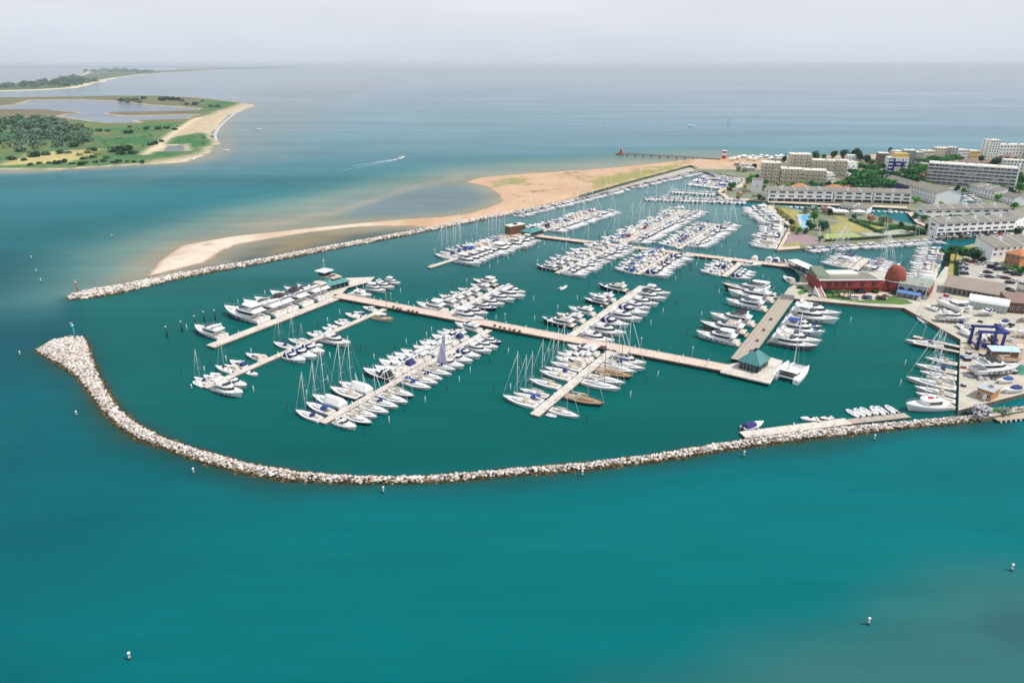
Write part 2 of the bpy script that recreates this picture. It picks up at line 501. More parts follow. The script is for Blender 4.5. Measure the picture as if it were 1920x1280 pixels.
    w2 = t.nodes.new('ShaderNodeTexNoise'); w2.inputs['Scale'].default_value = 0.035; w2.inputs['Detail'].default_value = 5
    m2 = t.nodes.new('ShaderNodeMapping'); m2.inputs['Scale'].default_value = (0.4, 1.6, 1.0); m2.inputs['Rotation'].default_value = (0, 0, R(-10))
    t.links.new(tc.outputs['Object'], m2.inputs[0]); t.links.new(m2.outputs[0], w2.inputs['Vector'])
    ad = t.nodes.new('ShaderNodeMath'); ad.operation = 'MULTIPLY_ADD'; ad.inputs[1].default_value = 6.0
    t.links.new(w2.outputs['Fac'], ad.inputs[0]); t.links.new(w1.outputs['Fac'], ad.inputs[2])
    b = t.nodes.new('ShaderNodeBump'); b.inputs['Strength'].default_value = 0.16; b.inputs['Distance'].default_value = 1.0
    t.links.new(ad.outputs[0], b.inputs['Height']); t.links.new(b.outputs[0], p.inputs['Normal'])
    # sky reflection: Fresnel, damped the way a choppy sea is away from grazing view
    gl = t.nodes.new('ShaderNodeBsdfGlossy'); gl.inputs['Roughness'].default_value = 0.09
    fr = t.nodes.new('ShaderNodeFresnel'); fr.inputs['IOR'].default_value = 1.33
    pw = t.nodes.new('ShaderNodeMath'); pw.operation = 'POWER'; pw.inputs[1].default_value = 4.0
    m4 = t.nodes.new('ShaderNodeMath'); m4.operation = 'MULTIPLY'; m4.inputs[1].default_value = 0.8
    m5 = t.nodes.new('ShaderNodeMath'); m5.operation = 'MULTIPLY_ADD'; m5.inputs[1].default_value = 0.20; m5.use_clamp = True
    t.links.new(fr.outputs[0], pw.inputs[0]); t.links.new(pw.outputs[0], m4.inputs[0])
    t.links.new(fr.outputs[0], m5.inputs[0]); t.links.new(m4.outputs[0], m5.inputs[2])
    t.links.new(b.outputs[0], gl.inputs['Normal'])
    t.links.new(b.outputs[0], p.inputs['Normal'])
    mxs = t.nodes.new('ShaderNodeMixShader')
    t.links.new(m5.outputs[0], mxs.inputs[0]); t.links.new(p.outputs[0], mxs.inputs[1]); t.links.new(gl.outputs[0], mxs.inputs[2])
    t.links.new(mxs.outputs[0], t.nodes['Material Output'].inputs['Surface'])
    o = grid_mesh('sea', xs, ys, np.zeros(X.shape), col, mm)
    tag(o, kind='structure')
sea()

# ------------------------------------------------------------------ haze
hz = bpy.data.materials.new('sea_haze')
hz.use_nodes = True
hz.node_tree.nodes.clear()
pv = hz.node_tree.nodes.new('ShaderNodeVolumePrincipled')
pv.inputs['Color'].default_value = (0.84, 0.92, 1.0, 1)
pv.inputs['Density'].default_value = 0.00005
pv.inputs['Anisotropy'].default_value = 0.0
ho = hz.node_tree.nodes.new('ShaderNodeOutputMaterial')
hz.node_tree.links.new(pv.outputs[0], ho.inputs['Volume'])
o = MB().box(-190000, 190000, -60000, 190000, -3.0, 112).build('haze', hz)
tag(o, kind='stuff')

# ------------------------------------------------------------------ sandy spit and the islands across the channel
def terrain(name, P, step, colour, hmax=1.2, slope=0.05, holes=(), rough_n=14.0, nsc=25, pad=12, relief=0.0, material=None):
    xs = np.arange(min(p[0] for p in P) - pad, max(p[0] for p in P) + pad + step, step)
    ys = np.arange(min(p[1] for p in P) - pad, max(p[1] for p in P) + pad + step, step)
    X, Y = np.meshgrid(xs, ys)
    d = sdist(X, Y, P)
    n = fbm(X, Y, nsc, 21)
    e = d + n * rough_n
    for h, hw in holes:
        e = np.minimum(e, (-sdist(X, Y, h) + fbm(X, Y, nsc * 1.5, 33) * hw))
    z = np.clip(e * slope, -0.8, hmax)
    z = np.where(z > 0.2, z + relief * (fbm(X, Y, 14, 5, 5) + 0.5) * np.clip(z, 0, 1), z)
    c = colour(X, Y, d, e, z)
    o = grid_mesh(name, xs, ys, z, c, material, keep=z > -0.35)
    return tag(o, kind='structure')

def sand_col(X, Y, d, e, z):
    C = lambda *c: np.array(lin(*c))
    c = np.zeros(X.shape + (3,)) + C(188, 158, 130)
    def mix(k, m):
        nonlocal c
        m = np.clip(m, 0, 1)[..., None]; c = c * (1 - m) + C(*k) * m
    mix((200, 188, 172), sstep(-60, -110, X) * 0.9)
    mix((170, 136, 106), sstep(-0.1, 0.3, fbm(X, Y, 22, 4)) * 0.5)
    mix((196, 168, 138), sstep(0.45, 0.2, z) * 0.7)
    mix((118, 96, 74), sstep(0.22, 0.06, z) * 0.85)       # wet edge
    g = GP([(1075, 368), (1100, 345), (1140, 330), (1215, 322), (1290, 305), (1260, 322), (1180, 343), (1110, 362)])
    gs = sdist(X, Y, g) + fbm(X, Y, 16, 8) * 40
    mix((136, 134, 78), sstep(-6, 8, gs) * 0.85)
    g2 = GP([(930, 352), (940, 338), (985, 340), (990, 350)])
    mix((128, 136, 82), sstep(-4, 6, sdist(X, Y, g2) + fbm(X, Y, 9, 18) * 26) * 0.8)
    mix((120, 104, 74), sstep(0.16, 0.3, fbm(X, Y, 9, 28)) * sstep(4, 14, d) * 0.7)
    return c
sand_m = attr_mat('beach_sand', rough=0.95, spec=0.1, var=0.12, scale=0.35)
terrain('sand', SAND, 2.2, sand_col, hmax=1.3, slope=0.11, rough_n=4, nsc=18, relief=0.7, material=sand_m)

def isle_col(X, Y, d, e, z):
    C = lambda *c: np.array(lin(*c))
    c = np.zeros(X.shape + (3,)) + C(90, 112, 72)
    def mix(k, m):
        nonlocal c
        m = np.clip(m, 0, 1)[..., None]; c = c * (1 - m) + C(*k) * m
    n1 = fbm(X, Y, 60, 14); n2 = fbm(X, Y, 22, 15)
    mix((62, 104, 64), sstep(-0.05, 0.15, n1))
    mix((112, 112, 70), sstep(0.0, 0.25, fbm(X, Y, 90, 16)) * 0.8)
    marsh = GP([(-300, 258), (-20, 226), (190, 228), (330, 232), (370, 222), (380, 184), (-60, 180), (-300, 180)])
    mm = sstep(-20, 30, sdist(X, Y, marsh) + n1 * 40)
    mix((116, 104, 82), mm * 0.85)
    mix((92, 104, 66), mm * sstep(0, 0.2, n1) * 0.8)
    mix((110, 78, 70), mm * sstep(0.1, 0.25, fbm(X, Y, 130, 23)) * 0.8)
    mix((196, 176, 122), sstep(-6, 6, sdist(X, Y, GP([(0, 312), (60, 290), (130, 285), (190, 283), (160, 300), (120, 308)])) + n2 * 30) * 0.75)
    bea = GP([(290, 306), (340, 300), (395, 285), (404, 268), (330, 262), (338, 246), (372, 224), (430, 205), (470, 190), (520, 195), (430, 250), (430, 290), (350, 312)])
    mix((182, 164, 138), sstep(-20, 10, sdist(X, Y, bea) + n2 * 26) * 0.95)
    gr = GP([(318, 262), (380, 249), (402, 258), (396, 274), (345, 280)])
    mix((58, 104, 62), sstep(-6, 6, sdist(X, Y, gr) + n2 * 14) * 0.95)
    pth = GP([(268, 292), (300, 270), (330, 246), (370, 222), (372, 224), (336, 247), (306, 272), (276, 293)])
    mix((210, 190, 158), sstep(-5, 1, sdist(X, Y, pth)))
    mix((196, 182, 158), sstep(9, 3, e) * sstep(400, 2000, Y * 0 + 2100))
    mix((120, 104, 84), sstep(0.16, 0.04, z) * 0.7)
    return c
isle_m = attr_mat('island_ground', rough=0.95, spec=0.1, var=0.3, scale=0.09)
terrain('island_land', ISLE, 7, isle_col, hmax=1.6, slope=0.06, holes=((LAG1, 30), (LAG2, 8)), rough_n=16, nsc=60, pad=30, relief=0.8, material=isle_m)

def spit_col(X, Y, d, e, z):
    C = lambda *c: np.array(lin(*c))
    c = np.zeros(X.shape + (3,)) + C(80, 98, 70)
    m = sstep(60, 20, e)[..., None]
    c = c * (1 - m) + C(206, 190, 160) * m
    m = sstep(0.0, 0.2, fbm(X, Y, 300, 3))[..., None]
    return c * (1 - m * 0.6) + C(104, 104, 84) * m * 0.6
terrain('far_spit', FARSPIT, 30, spit_col, hmax=2.0, slope=0.05, rough_n=60, nsc=400, pad=100, relief=0.5, material=isle_m)
# low coast beyond the lagoon
far_coast = MB()
for (pts, z1) in (([(-300, 127.6), (100, 126.8), (330, 126.4), (520, 125.2), (700, 123.6), (520, 123.4), (100, 124.2), (-300, 124.6)], 4), ([(330, 129.5), (420, 130), (520, 128.6), (560, 127.2), (400, 127.4)], 4)):
    far_coast.prism(GP(pts, 0), -0.5, z1)
tag(far_coast.build('far_coast', mat('far_coast_green', lin(86, 100, 84), 0.95, 0.3, 0.002)), kind='structure')
# ------------------------------------------------------------------ rubble breakwaters
rock_m = attr_mat('breakwater_rock', rough=0.9, spec=0.2, var=0.22, scale=0.8)
def rock_shape(rng):
    """squarish quarry block: eight jittered corners and a lifted top, 12-16 faces"""
    b = MB()
    q = lambda s: (rng.uniform(-s, s))
    lo = [Vector((x * rng.uniform(.75, 1.1), y * rng.uniform(.7, 1.1), -0.6)) for x, y in ((-1, -1), (1, -1), (1, 1), (-1, 1))]
    mid = [Vector((p.x * rng.uniform(.95, 1.25), p.y * rng.uniform(.95, 1.25), q(.22))) for p in lo]
    hi = [Vector((p.x * rng.uniform(.45, .9), p.y * rng.uniform(.45, .9), rng.uniform(.45, .8))) for p in lo]
    b.frust(lo, mid); b.frust(mid, hi)
    b.f = [f for i, f in enumerate(b.f) if i not in (1, 6)]
    b.m = [0] * len(b.f); b.sm = [False] * len(b.f)
    return b
ROCKS = [rock_shape(random.Random(k)) for k in range(14)]

def rock_colour(z, rnd):
    if z < 0.36:
        c = lin(*random.choice(((74, 62, 40), (92, 78, 50), (60, 52, 36), (110, 94, 64))))
    elif z < 0.55:
        c = lin(*random.choice(((186, 172, 154), (196, 182, 166), (140, 120, 94))))
    else:
        c = lin(*random.choice(((206, 198, 190), (214, 206, 198), (192, 182, 174), (204, 186, 172), (220, 214, 208), (168, 160, 152), (150, 140, 132))))
    return c

def breakwater(name, label, P, spacing, size, top, n_single=0, gap=0.92):
    root = empty(name, (P[0].x, P[0].y, 0))
    tag(root, label, 'breakwater')
    xs = np.arange(min(p.x for p in P), max(p.x for p in P), spacing)
    ys = np.arange(min(p.y for p in P), max(p.y for p in P), spacing)
    X, Y = np.meshgrid(xs, ys)
    X = X + RNG.uniform(-.5, .5, X.shape) * spacing; Y = Y + RNG.uniform(-.5, .5, Y.shape) * spacing
    d = sdist(X, Y, P)
    k = d > -0.5 - RNG.uniform(0, 1.0, X.shape) ** 3
    pts = np.stack([X[k], Y[k], d[k]], 1)
    pts = pts[np.argsort(pts[:, 0] ** 2 + pts[:, 1] ** 2)]
    V = []; F = []; CC = []
    shared = {}
    n1 = 0
    for i, (x, y, dd) in enumerate(pts):
        sz = size * random.uniform(0.62, 1.35)
        z = min(top, max(-0.1, 0.2 + dd * 0.62)) + random.uniform(-.2, .28)
        c = rock_colour(z, random)
        rz = random.uniform(0, 2 * PI); tl = random.uniform(-.45, .45); tl2 = random.uniform(-.45, .45)
        ri = random.randrange(len(ROCKS))
        sx, sy, sz3 = sz * random.uniform(.75, 1.2), sz * random.uniform(.65, 1.0), sz * random.uniform(.6, .95)
        if n1 < n_single and sz > size * 1.02 and z > 0.5:
            n1 += 1
            key = (ri, i % 4)
            me = shared.get(key)
            if me is None:
                me = ROCKS[ri].mesh('rock', rock_m)
                a = me.color_attributes.new('Col', 'FLOAT_COLOR', 'POINT')
                a.data.foreach_set('color', list((*c, 1)) * len(me.vertices))
                shared[key] = me
            o = bpy.data.objects.new('rock', me)
            o.location = (x - P[0].x, y - P[0].y, z); o.rotation_euler = (tl, tl2, rz); o.scale = (sx, sy, sz3)
            link(o, root)
            continue
        ca, sa = math.cos(rz), math.sin(rz)
        n = len(V)
        for (a, b_, c_) in ROCKS[ri].v:
            a *= sx; b_ *= sy; c_ *= sz3
            c2 = c_ + a * tl + b_ * tl2
            V.append((a * ca - b_ * sa + x - P[0].x, a * sa + b_ * ca + y - P[0].y, c2 + z)); CC.extend((*c, 1))
        F.extend(tuple(v + n for v in f) for f in ROCKS[ri].f)
    me = bpy.data.meshes.new('rubble')
    me.from_pydata(V, [], F)
    a = me.color_attributes.new('Col', 'FLOAT_COLOR', 'POINT'); a.data.foreach_set('color', CC)
    me.materials.append(rock_m)
    o = link(bpy.data.objects.new('rubble', me), root)
    o['kind'] = 'stuff'
    # packed core under the blocks
    xs = np.arange(min(p.x for p in P) - 3, max(p.x for p in P) + 3, 1.6); ys = np.arange(min(p.y for p in P) - 3, max(p.y for p in P) + 3, 1.6)
    X, Y = np.meshgrid(xs, ys)
    d = sdist(X, Y, P)
    z = np.clip(d * 0.5 - 0.1, -0.7, top - 0.2)
    cc = np.where((z < 0.45)[..., None], np.array(lin(70, 60, 42)), np.array(lin(186, 176, 164)))
    o = grid_mesh('rubble_core', xs - P[0].x, ys - P[0].y, z, cc, rock_m, keep=z > -0.5)
    o.parent = root
    return root
breakwater('breakwater', 'long curved white rubble breakwater sweeping round the front of the marina', NEAR_BW, 0.6, 0.38, 1.15, 300)
breakwater('breakwater', 'straight pale rubble breakwater between the sandbar and the marina', FAR_BW, 0.9, 0.56, 1.35, 0)
breakwater('breakwater', 'short heap of pale boulders along the shore below the silvery bush', GP([(1831,778),(1852,770),(1890,764),(1940,760),(1945,768),(1895,774),(1866,780),(1842,786)], .8), 1.0, 0.6, 1.7, 0)
pebbles = None

# ------------------------------------------------------------------ pontoons and walkways
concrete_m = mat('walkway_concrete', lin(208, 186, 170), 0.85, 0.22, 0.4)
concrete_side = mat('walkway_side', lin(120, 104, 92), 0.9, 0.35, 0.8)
pontoon_m = mat('pontoon_deck', lin(208, 198, 186), 0.85, 0.26, 0.5)
plank_m = mat('grey_planks', lin(176, 164, 148), 0.85, 0.28, 1.2, vscale=(0.4, 3.0, 1.0))
dark_m = mat('dark_timber', lin(52, 46, 42), 0.85, 0.4, 1.0)
steel_m = mat('galvanised_steel', lin(176, 180, 184), 0.45, 0.15, 2.0)
white_m = mat('white_paint', lin(232, 232, 232), 0.4, 0.05, 0.5)
navy_pile_m = mat('navy_pile', lin(34, 40, 62), 0.5, 0.2, 1.0)

PIER = {}
PERP = {}
def pier(key, name, label, cat, A, B, width, z, n, deck_mat, side_mat, piles=None, zc=None):
    """straight walkway from its root A to its outer end B, cut into n deck sections"""
    zc = z if zc is None else zc
    a = G(A, zc); b = G(B, zc)
    L = (b - a).length; d = (b - a) / L
    rz = math.atan2(d.y, d.x)
    root = empty(name, (a.x, a.y, 0), rz)
    tag(root, label, cat)
    sl = L / n
    m = MB()
    m.box(0.0, sl - 0.10, -width / 2, width / 2, z - 0.16, z, 0)
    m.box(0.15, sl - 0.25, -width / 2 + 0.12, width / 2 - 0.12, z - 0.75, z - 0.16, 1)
    for s in (-1, 1):
        m.box(0.0, sl - 0.1, s * (width / 2 - .12) - .12, s * (width / 2 - .12) + .12, z + 0.003, z + 0.09, 0)
    me = m.mesh('deck_section', [deck_mat, side_mat])
    for i in range(n):
        o = bpy.data.objects.new('deck_section', me); o.location = (i * sl, 0, 0); link(o, root)
    if z < 1.2 or name == 'walkway':
        k = max(2, int(L / 9))
        pe = MB().box(-.13, .13, -.13, .13, z, z + 1.0, 0, .02, .02).mesh('service_pedestal', white_m)
        bx = MB().box(-.6, .6, -.28, .28, z, z + .55, 0, .03, .03).mesh('dock_box', pontoon_m)
        for i in range(k):
            for s in (-1, 1):
                o = bpy.data.objects.new('service_pedestal', pe); o.location = ((i + .5) * L / k, s * (width / 2 - .4), 0.003); link(o, root)
            if i % 2 == 0 and name != 'walkway':
                o = bpy.data.objects.new('dock_box', bx); o.location = ((i + .75) * L / k, random.choice((-1, 1)) * (width / 2 - .5), 0.003); link(o, root)
    if piles:
        pm = MB().tube((0, 0, -1.2), (0, 0, piles[1]), 0.22, n=7)
        pme = pm.mesh('pile', piles[2])
        k = max(2, int(L / piles[0]))
        for i in range(k + 1):
            for s in (-1, 1):
                o = bpy.data.objects.new('pile', pme); o.location = (i * L / k, s * (width / 2 + piles[3]), 0); link(o, root)
    PIER[key] = (a, d, L, width)
    return root

MAIN = ('stone coloured front walkway joining the four front pontoons')
pier('main', 'walkway', 'long pinkish concrete walkway on piles crossing the front of the marina', 'walkway', (632, 553), (1452, 706), 6.2, 1.35, 17, concrete_m, concrete_side, (6.0, 1.15, dark_m, -0.25))
pier('main2', 'walkway', 'long concrete walkway crossing the rear of the marina by the brown cube', 'walkway', (976, 438), (1492, 500), 5.4, 1.35, 14, concrete_m, concrete_side, (6.0, 1.15, dark_m, -0.25))
pier('P0', 'pontoon', 'wide pale pontoon running from the control tower with large yachts on one side', 'pontoon', (634, 557), (394, 649), 4.6, 1.0, 6, pontoon_m, concrete_side)
pier('P1', 'pontoon', 'slim white pontoon second from the control tower lined with small boats', 'pontoon', (722, 579), (384, 726), 2.6, 0.75, 8, pontoon_m, concrete_side)
pier('P2', 'pontoon', 'slim white pontoon in front packed with sailing yachts on both sides', 'pontoon', (918, 618), (604, 792), 2.6, 0.75, 8, pontoon_m, concrete_side)
pier('P3', 'pontoon', 'slim white pontoon ending nearest the curved breakwater with few yachts', 'pontoon', (1150, 655), (1002, 778), 3.2, 0.75, 6, pontoon_m, concrete_side)
pier('N1', 'pontoon', 'short pontoon behind the front walkway with motor yachts nearest the control tower', 'pontoon', (838, 590), (938, 540), 3.0, 0.8, 5, pontoon_m, concrete_side)
pier('N2', 'pontoon', 'bright pontoon behind the front walkway with motor yachts, middle of the marina', 'pontoon', (1070, 630), (1206, 536), 3.4, 0.8, 6, pontoon_m, concrete_side)
pier('R1', 'pontoon', 'pontoon with a bare white outer end in front of the brown cube', 'pontoon', (978, 446), (804, 501), 2.8, 0.8, 7, pontoon_m, concrete_side)
pier('R2', 'pontoon', 'middle pontoon in front of the rear walkway lined with mixed boats', 'pontoon', (1160, 460), (1044, 512), 2.6, 0.8, 5, pontoon_m, concrete_side)
pier('R3', 'pontoon', 'pontoon in front of the rear walkway closest to the red building pier', 'pontoon', (1262, 472), (1196, 514), 2.6, 0.8, 4, pontoon_m, concrete_side)
pier('R4', 'pontoon', 'very short pontoon in front of the rear walkway by the white gangway', 'pontoon', (1390, 491), (1358, 518), 3.0, 0.9, 3, pontoon_m, concrete_side)
pier('M1', 'pontoon', 'pontoon behind the rear walkway beside the small green hut', 'pontoon', (1012, 435), (1134, 396), 2.6, 0.8, 7, pontoon_m, concrete_side)
pier('M2', 'pontoon', 'long pontoon behind the rear walkway in the middle with many masts', 'pontoon', (1166, 458), (1294, 394), 2.6, 0.8, 8, pontoon_m, concrete_side)
pier('M3', 'pontoon', 'pontoon behind the rear walkway nearest the quay promenade', 'pontoon', (1272, 466), (1346, 420), 2.6, 0.8, 6, pontoon_m, concrete_side)
pier('C1', 'pontoon', 'stubby pontoon behind the red building with sailing boats on both sides', 'pontoon', (1602, 505), (1626, 484), 4.0, 0.8, 2, pontoon_m, concrete_side)
pier('W1', 'pontoon', 'low grey floating pontoon of the white dinghies inside the front breakwater', 'pontoon', (1702, 778), (1592, 790), 2.8, 0.6, 5, plank_m, dark_m)
pier('W2', 'pontoon', 'pale concrete pontoon inside the front breakwater with a small cruiser at its end', 'pontoon', (1591, 789), (1392, 815), 3.6, 0.9, 9, pontoon_m, concrete_side)
pier('L1', 'pontoon', 'upper finger of the travel lift dock by the boatyard', 'dock', (1800, 650), (1712, 630), 2.2, 1.3, 4, pontoon_m, dark_m, (4.0, 1.1, dark_m, -0.2))
pier('L2', 'pontoon', 'lower finger of the travel lift dock by the boatyard', 'dock', (1800, 660), (1712, 642), 1.8, 1.3, 4, pontoon_m, dark_m, (4.0, 1.1, dark_m, -0.2))
pier('X1', 'pontoon', 'far row pontoon with bow-on boats reaching out from the promenade', 'pontoon', (1400, 378), (1206, 371), 2.2, 0.7, 8, pontoon_m, concrete_side)
pier('X2', 'pontoon', 'second far row pontoon reaching out from the rounded promenade', 'pontoon', (1342, 363), (1260, 358), 2.2, 0.7, 5, pontoon_m, concrete_side)
pier('X3', 'pontoon', 'third far row pontoon near the beach end of the marina', 'pontoon', (1362, 352), (1298, 344), 2.2, 0.7, 4, pontoon_m, concrete_side)
pier('X4', 'pontoon', 'furthest row pontoon below the sunny beach', 'pontoon', (1388, 341), (1322, 331), 2.2, 0.7, 4, pontoon_m, concrete_side)
pier('X6', 'pontoon', 'far row pontoon between the third and the furthest rows', 'pontoon', (1374, 346.5), (1310, 337.5), 2.2, 0.7, 4, pontoon_m, concrete_side)
pier('X5', 'walkway', 'timber walkway closing the marina below the beach', 'walkway', (1300, 316), (1352, 320), 2.0, 1.2, 5, plank_m, dark_m, (5, 1.0, dark_m, -0.2))
pier('C9', 'walkway', 'bare planked jetty with small boats just beside the brick red building', 'dock', (1460, 490), (1496, 497), 4.5, 1.38, 2, plank_m, dark_m)

# broad planked pier with its head platform
def slab(name, label, cat, pts, z, deck, side, thick=0.5, kind=None):
    P = GP(pts, z)
    c = sum(P, Vector((0, 0))) / len(P)
    m = MB()
    m.prism([p - c for p in P], z - thick, z, 0)
    for f in range(len(m.f)):
        zz = [m.v[i][2] for i in m.f[f]]
        if min(zz) < z - 0.01: m.m[f] = 1
    o = m.build(name, [deck, side], loc=(c.x, c.y, 0))
    return tag(o, label, cat, kind=kind)

def plank_pier():
    a, b = G((1387, 675), 1.4), G((1477, 556), 1.4)
    L = (b - a).length; d = (b - a) / L
    root = empty('planked_pier', (a.x, a.y, 0), math.atan2(d.y, d.x))
    tag(root, 'broad grey planked pier leading to the green roofed pavilion on its head platform', 'pier')
    n = 110
    sl = L / n
    me = MB().box(0, sl - 0.05, -3.2, 3.2, 1.25, 1.4).mesh('plank', plank_m)
    for i in range(n):
        o = bpy.data.objects.new('plank', me); o.location = (i * sl, 0, random.uniform(-.008, .008)); link(o, root)
    fr = MB()
    for y in (-2.8, -1.0, 1.0, 2.8): fr.box(0, L, y - .2, y + .2, 0.9, 1.245)
    fr.build('joists', dark_m, root)
    pm = MB().tube((0, 0, -1.2), (0, 0, 0.9), 0.25, n=7).mesh('pile', dark_m)
    for i in range(14):
        for y in (-2.9, 2.9):
            o = bpy.data.objects.new('pile', pm); o.location = (2 + i * (L - 4) / 13, y, 0); link(o, root)
    hp = GP([(1361, 684), (1350, 697), (1444, 719), (1468, 676), (1440, 668)], 1.385)
    hd = MB()
    hd.prism([Vector(((p - a).dot(d), (p - a).dot(Vector((-d.y, d.x))))) for p in hp], 0.95, 1.385)
    hd.build('head_platform', [pontoon_m], root)
plank_pier()
slab('control_tower_platform', 'pale concrete platform on which the control tower stands', 'platform', [(610, 552), (590, 536), (650, 521), (703, 519), (694, 528), (652, 539), (640, 551)], 1.3, pontoon_m, concrete_side)
slab('hut_platform', 'concrete platform at the landward end of the rear walkway under the brown cube', 'platform', [(940, 439), (975, 431), (1010, 433), (1020, 440), (980, 446)], 1.3, concrete_m, concrete_side)
# ------------------------------------------------------------------ boat kit
gel_m = mat('white_gelcoat', (0.80, 0.80, 0.79), 0.28, 0.06, 0.3)
cream_m = mat('cream_gelcoat', (0.74, 0.70, 0.62), 0.3, 0.06, 0.3)
deck_m = mat('boat_deck', (0.74, 0.72, 0.69), 0.6, 0.12, 0.8)
navyh_m = mat('navy_hull', (0.012, 0.016, 0.045), 0.2, 0.2, 0.4)
greyh_m = mat('grey_hull', (0.17, 0.18, 0.21), 0.25, 0.15, 0.4)
blackh_m = mat('dark_hull', (0.03, 0.022, 0.02), 0.25, 0.2, 0.4)
woodh_m = mat('varnished_wood', (0.46, 0.27, 0.12), 0.35, 0.3, 2.0, vscale=(0.4, 4, 1))
teak_m = mat('teak', (0.50, 0.40, 0.30), 0.7, 0.25, 2.0, vscale=(0.4, 5, 1))
glass_m = mat('tinted_glass', (0.008, 0.010, 0.016), 0.08, spec=0.6)
cnavy_m = mat('navy_canvas', (0.03, 0.036, 0.16), 0.85, 0.3, 1.5)
cblue_m = mat('blue_canvas', (0.02, 0.07, 0.30), 0.85, 0.25, 1.5)
cdark_m = mat('charcoal_canvas', (0.022, 0.020, 0.024), 0.85, 0.3, 1.5)
cbeige_m = mat('beige_canvas', (0.62, 0.53, 0.42), 0.85, 0.2, 1.5)
cwhite_m = mat('white_canvas', (0.76, 0.75, 0.72), 0.8, 0.12, 1.0)
cred_m = mat('burgundy_canvas', (0.22, 0.02, 0.035), 0.85, 0.25, 1.5)
cteal_m = mat('teal_canvas', (0.02, 0.22, 0.24), 0.85, 0.25, 1.5)
lav_m = mat('lavender_sail', (0.50, 0.46, 0.66), 0.8, 0.15, 0.6)
cush_m = mat('seat_cushion', (0.66, 0.60, 0.52), 0.8, 0.15, 1.0)
alu_m = mat('mast_alloy', (0.72, 0.72, 0.72), 0.35, 0.1, 1.0)
blackm_m = mat('black_mast', (0.03, 0.03, 0.035), 0.35, 0.2, 1.0)
wire_m = mat('rigging_wire', (0.42, 0.42, 0.43), 0.4)
rub_m = mat('rubber', (0.03, 0.03, 0.035), 0.7, 0.2, 1.0)
ribw_m = mat('inflatable_tube', (0.66, 0.66, 0.67), 0.55, 0.1, 1.0)
ribr_m = mat('red_paint', (0.52, 0.035, 0.03), 0.45, 0.12, 1.0)
anti_m = mat('antifouling', (0.05, 0.03, 0.09), 0.7, 0.2, 1.0)
CANVAS = {'navy': cnavy_m, 'blue': cblue_m, 'dark': cdark_m, 'beige': cbeige_m, 'white': cwhite_m, 'red': cred_m, 'teal': cteal_m}
HULL = {'white': gel_m, 'navy': navyh_m, 'grey': greyh_m, 'black': blackh_m, 'wood': woodh_m, 'cream': cream_m, 'red': ribr_m}

def hull_fn(L, B, h0, h1, full=2.3, stern=0.9):
    def b(t):
        k = stern + (1 - stern) * min(1, t / 0.35)
        if t > 0.42: k *= max(0.015, 1 - ((t - 0.42) / 0.58) ** full)
        return B / 2 * k
    def z(t): return h0 + (h1 - h0) * t ** 1.7
    return b, z

def hull(L, B, h0, h1, full=2.3, stern=0.9, keel=-0.45, rake=0.10, stripe=None):
    b, z = hull_fn(L, B, h0, h1, full, stern)
    m = MB(); rings = []
    T = [0, .12, .3, .45, .58, .7, .8, .88, .94, .98, 1.0]
    for t in T:
        w, s = b(t), z(t)
        fl = 1 - 0.45 * t ** 2
        row = []
        for (yy, zf) in ((w, s), (w * .985, s * .62), (w * .90 * fl, s * .12), (w * .72 * fl, keel * .45), (0, keel)):
            row.append((L * t * (1 - rake * (1 - max(0, zf) / s) * t), yy, zf))
        ring = row + [(x, -y, zz) for x, y, zz in row[-2::-1]]
        rings.append(ring[::-1])
    m.loft(rings, 0, closed=False)
    m.f.append(tuple(range(len(rings[0]) - 1, -1, -1))); m.m.append(0); m.sm.append(False)
    d = MB()
    dr = [[(L * t, -b(t) * .97, z(t) - .05), (L * t, 0, z(t) + 0.02 * B), (L * t, b(t) * .97, z(t) - .05)] for t in T]
    d.loft(dr, 0, closed=False)
    return m, d, b, z

def ring(xa, xb, w, z, nose=0.36):
    l = xb - xa
    h = [(xa, w * .93), (xa + .3 * l, w), (xb - nose * l, w * .93), (xb - nose * .4 * l, w * .64), (xb, w * .2)]
    return [(x, -y, z) for x, y in h] + [(x, y, z) for x, y in h[::-1]]

def lerp_ring(a, b, t, k=1.0):
    cx = sum(p[0] for p in a) / len(a)
    out = []
    for p, q in zip(a, b):
        x = p[0] + (q[0] - p[0]) * t; y = p[1] + (q[1] - p[1]) * t; zz = p[2] + (q[2] - p[2]) * t
        out.append((x + (x - cx) * (k - 1) * .5, y * k, zz))
    return out

def rail(m, b, z, L, t0, t1, hgt, r=0.03, n=5):
    for s in (-1, 1):
        prev = None
        for i in range(n + 1):
            t = t0 + (t1 - t0) * i / n
            p = (L * t, s * b(t) * .93, z(t) + hgt)
            m.tube((p[0], p[1], z(t)), p, r, n=4)
            if prev: m.tube(prev, p, r, n=4)
            prev = p

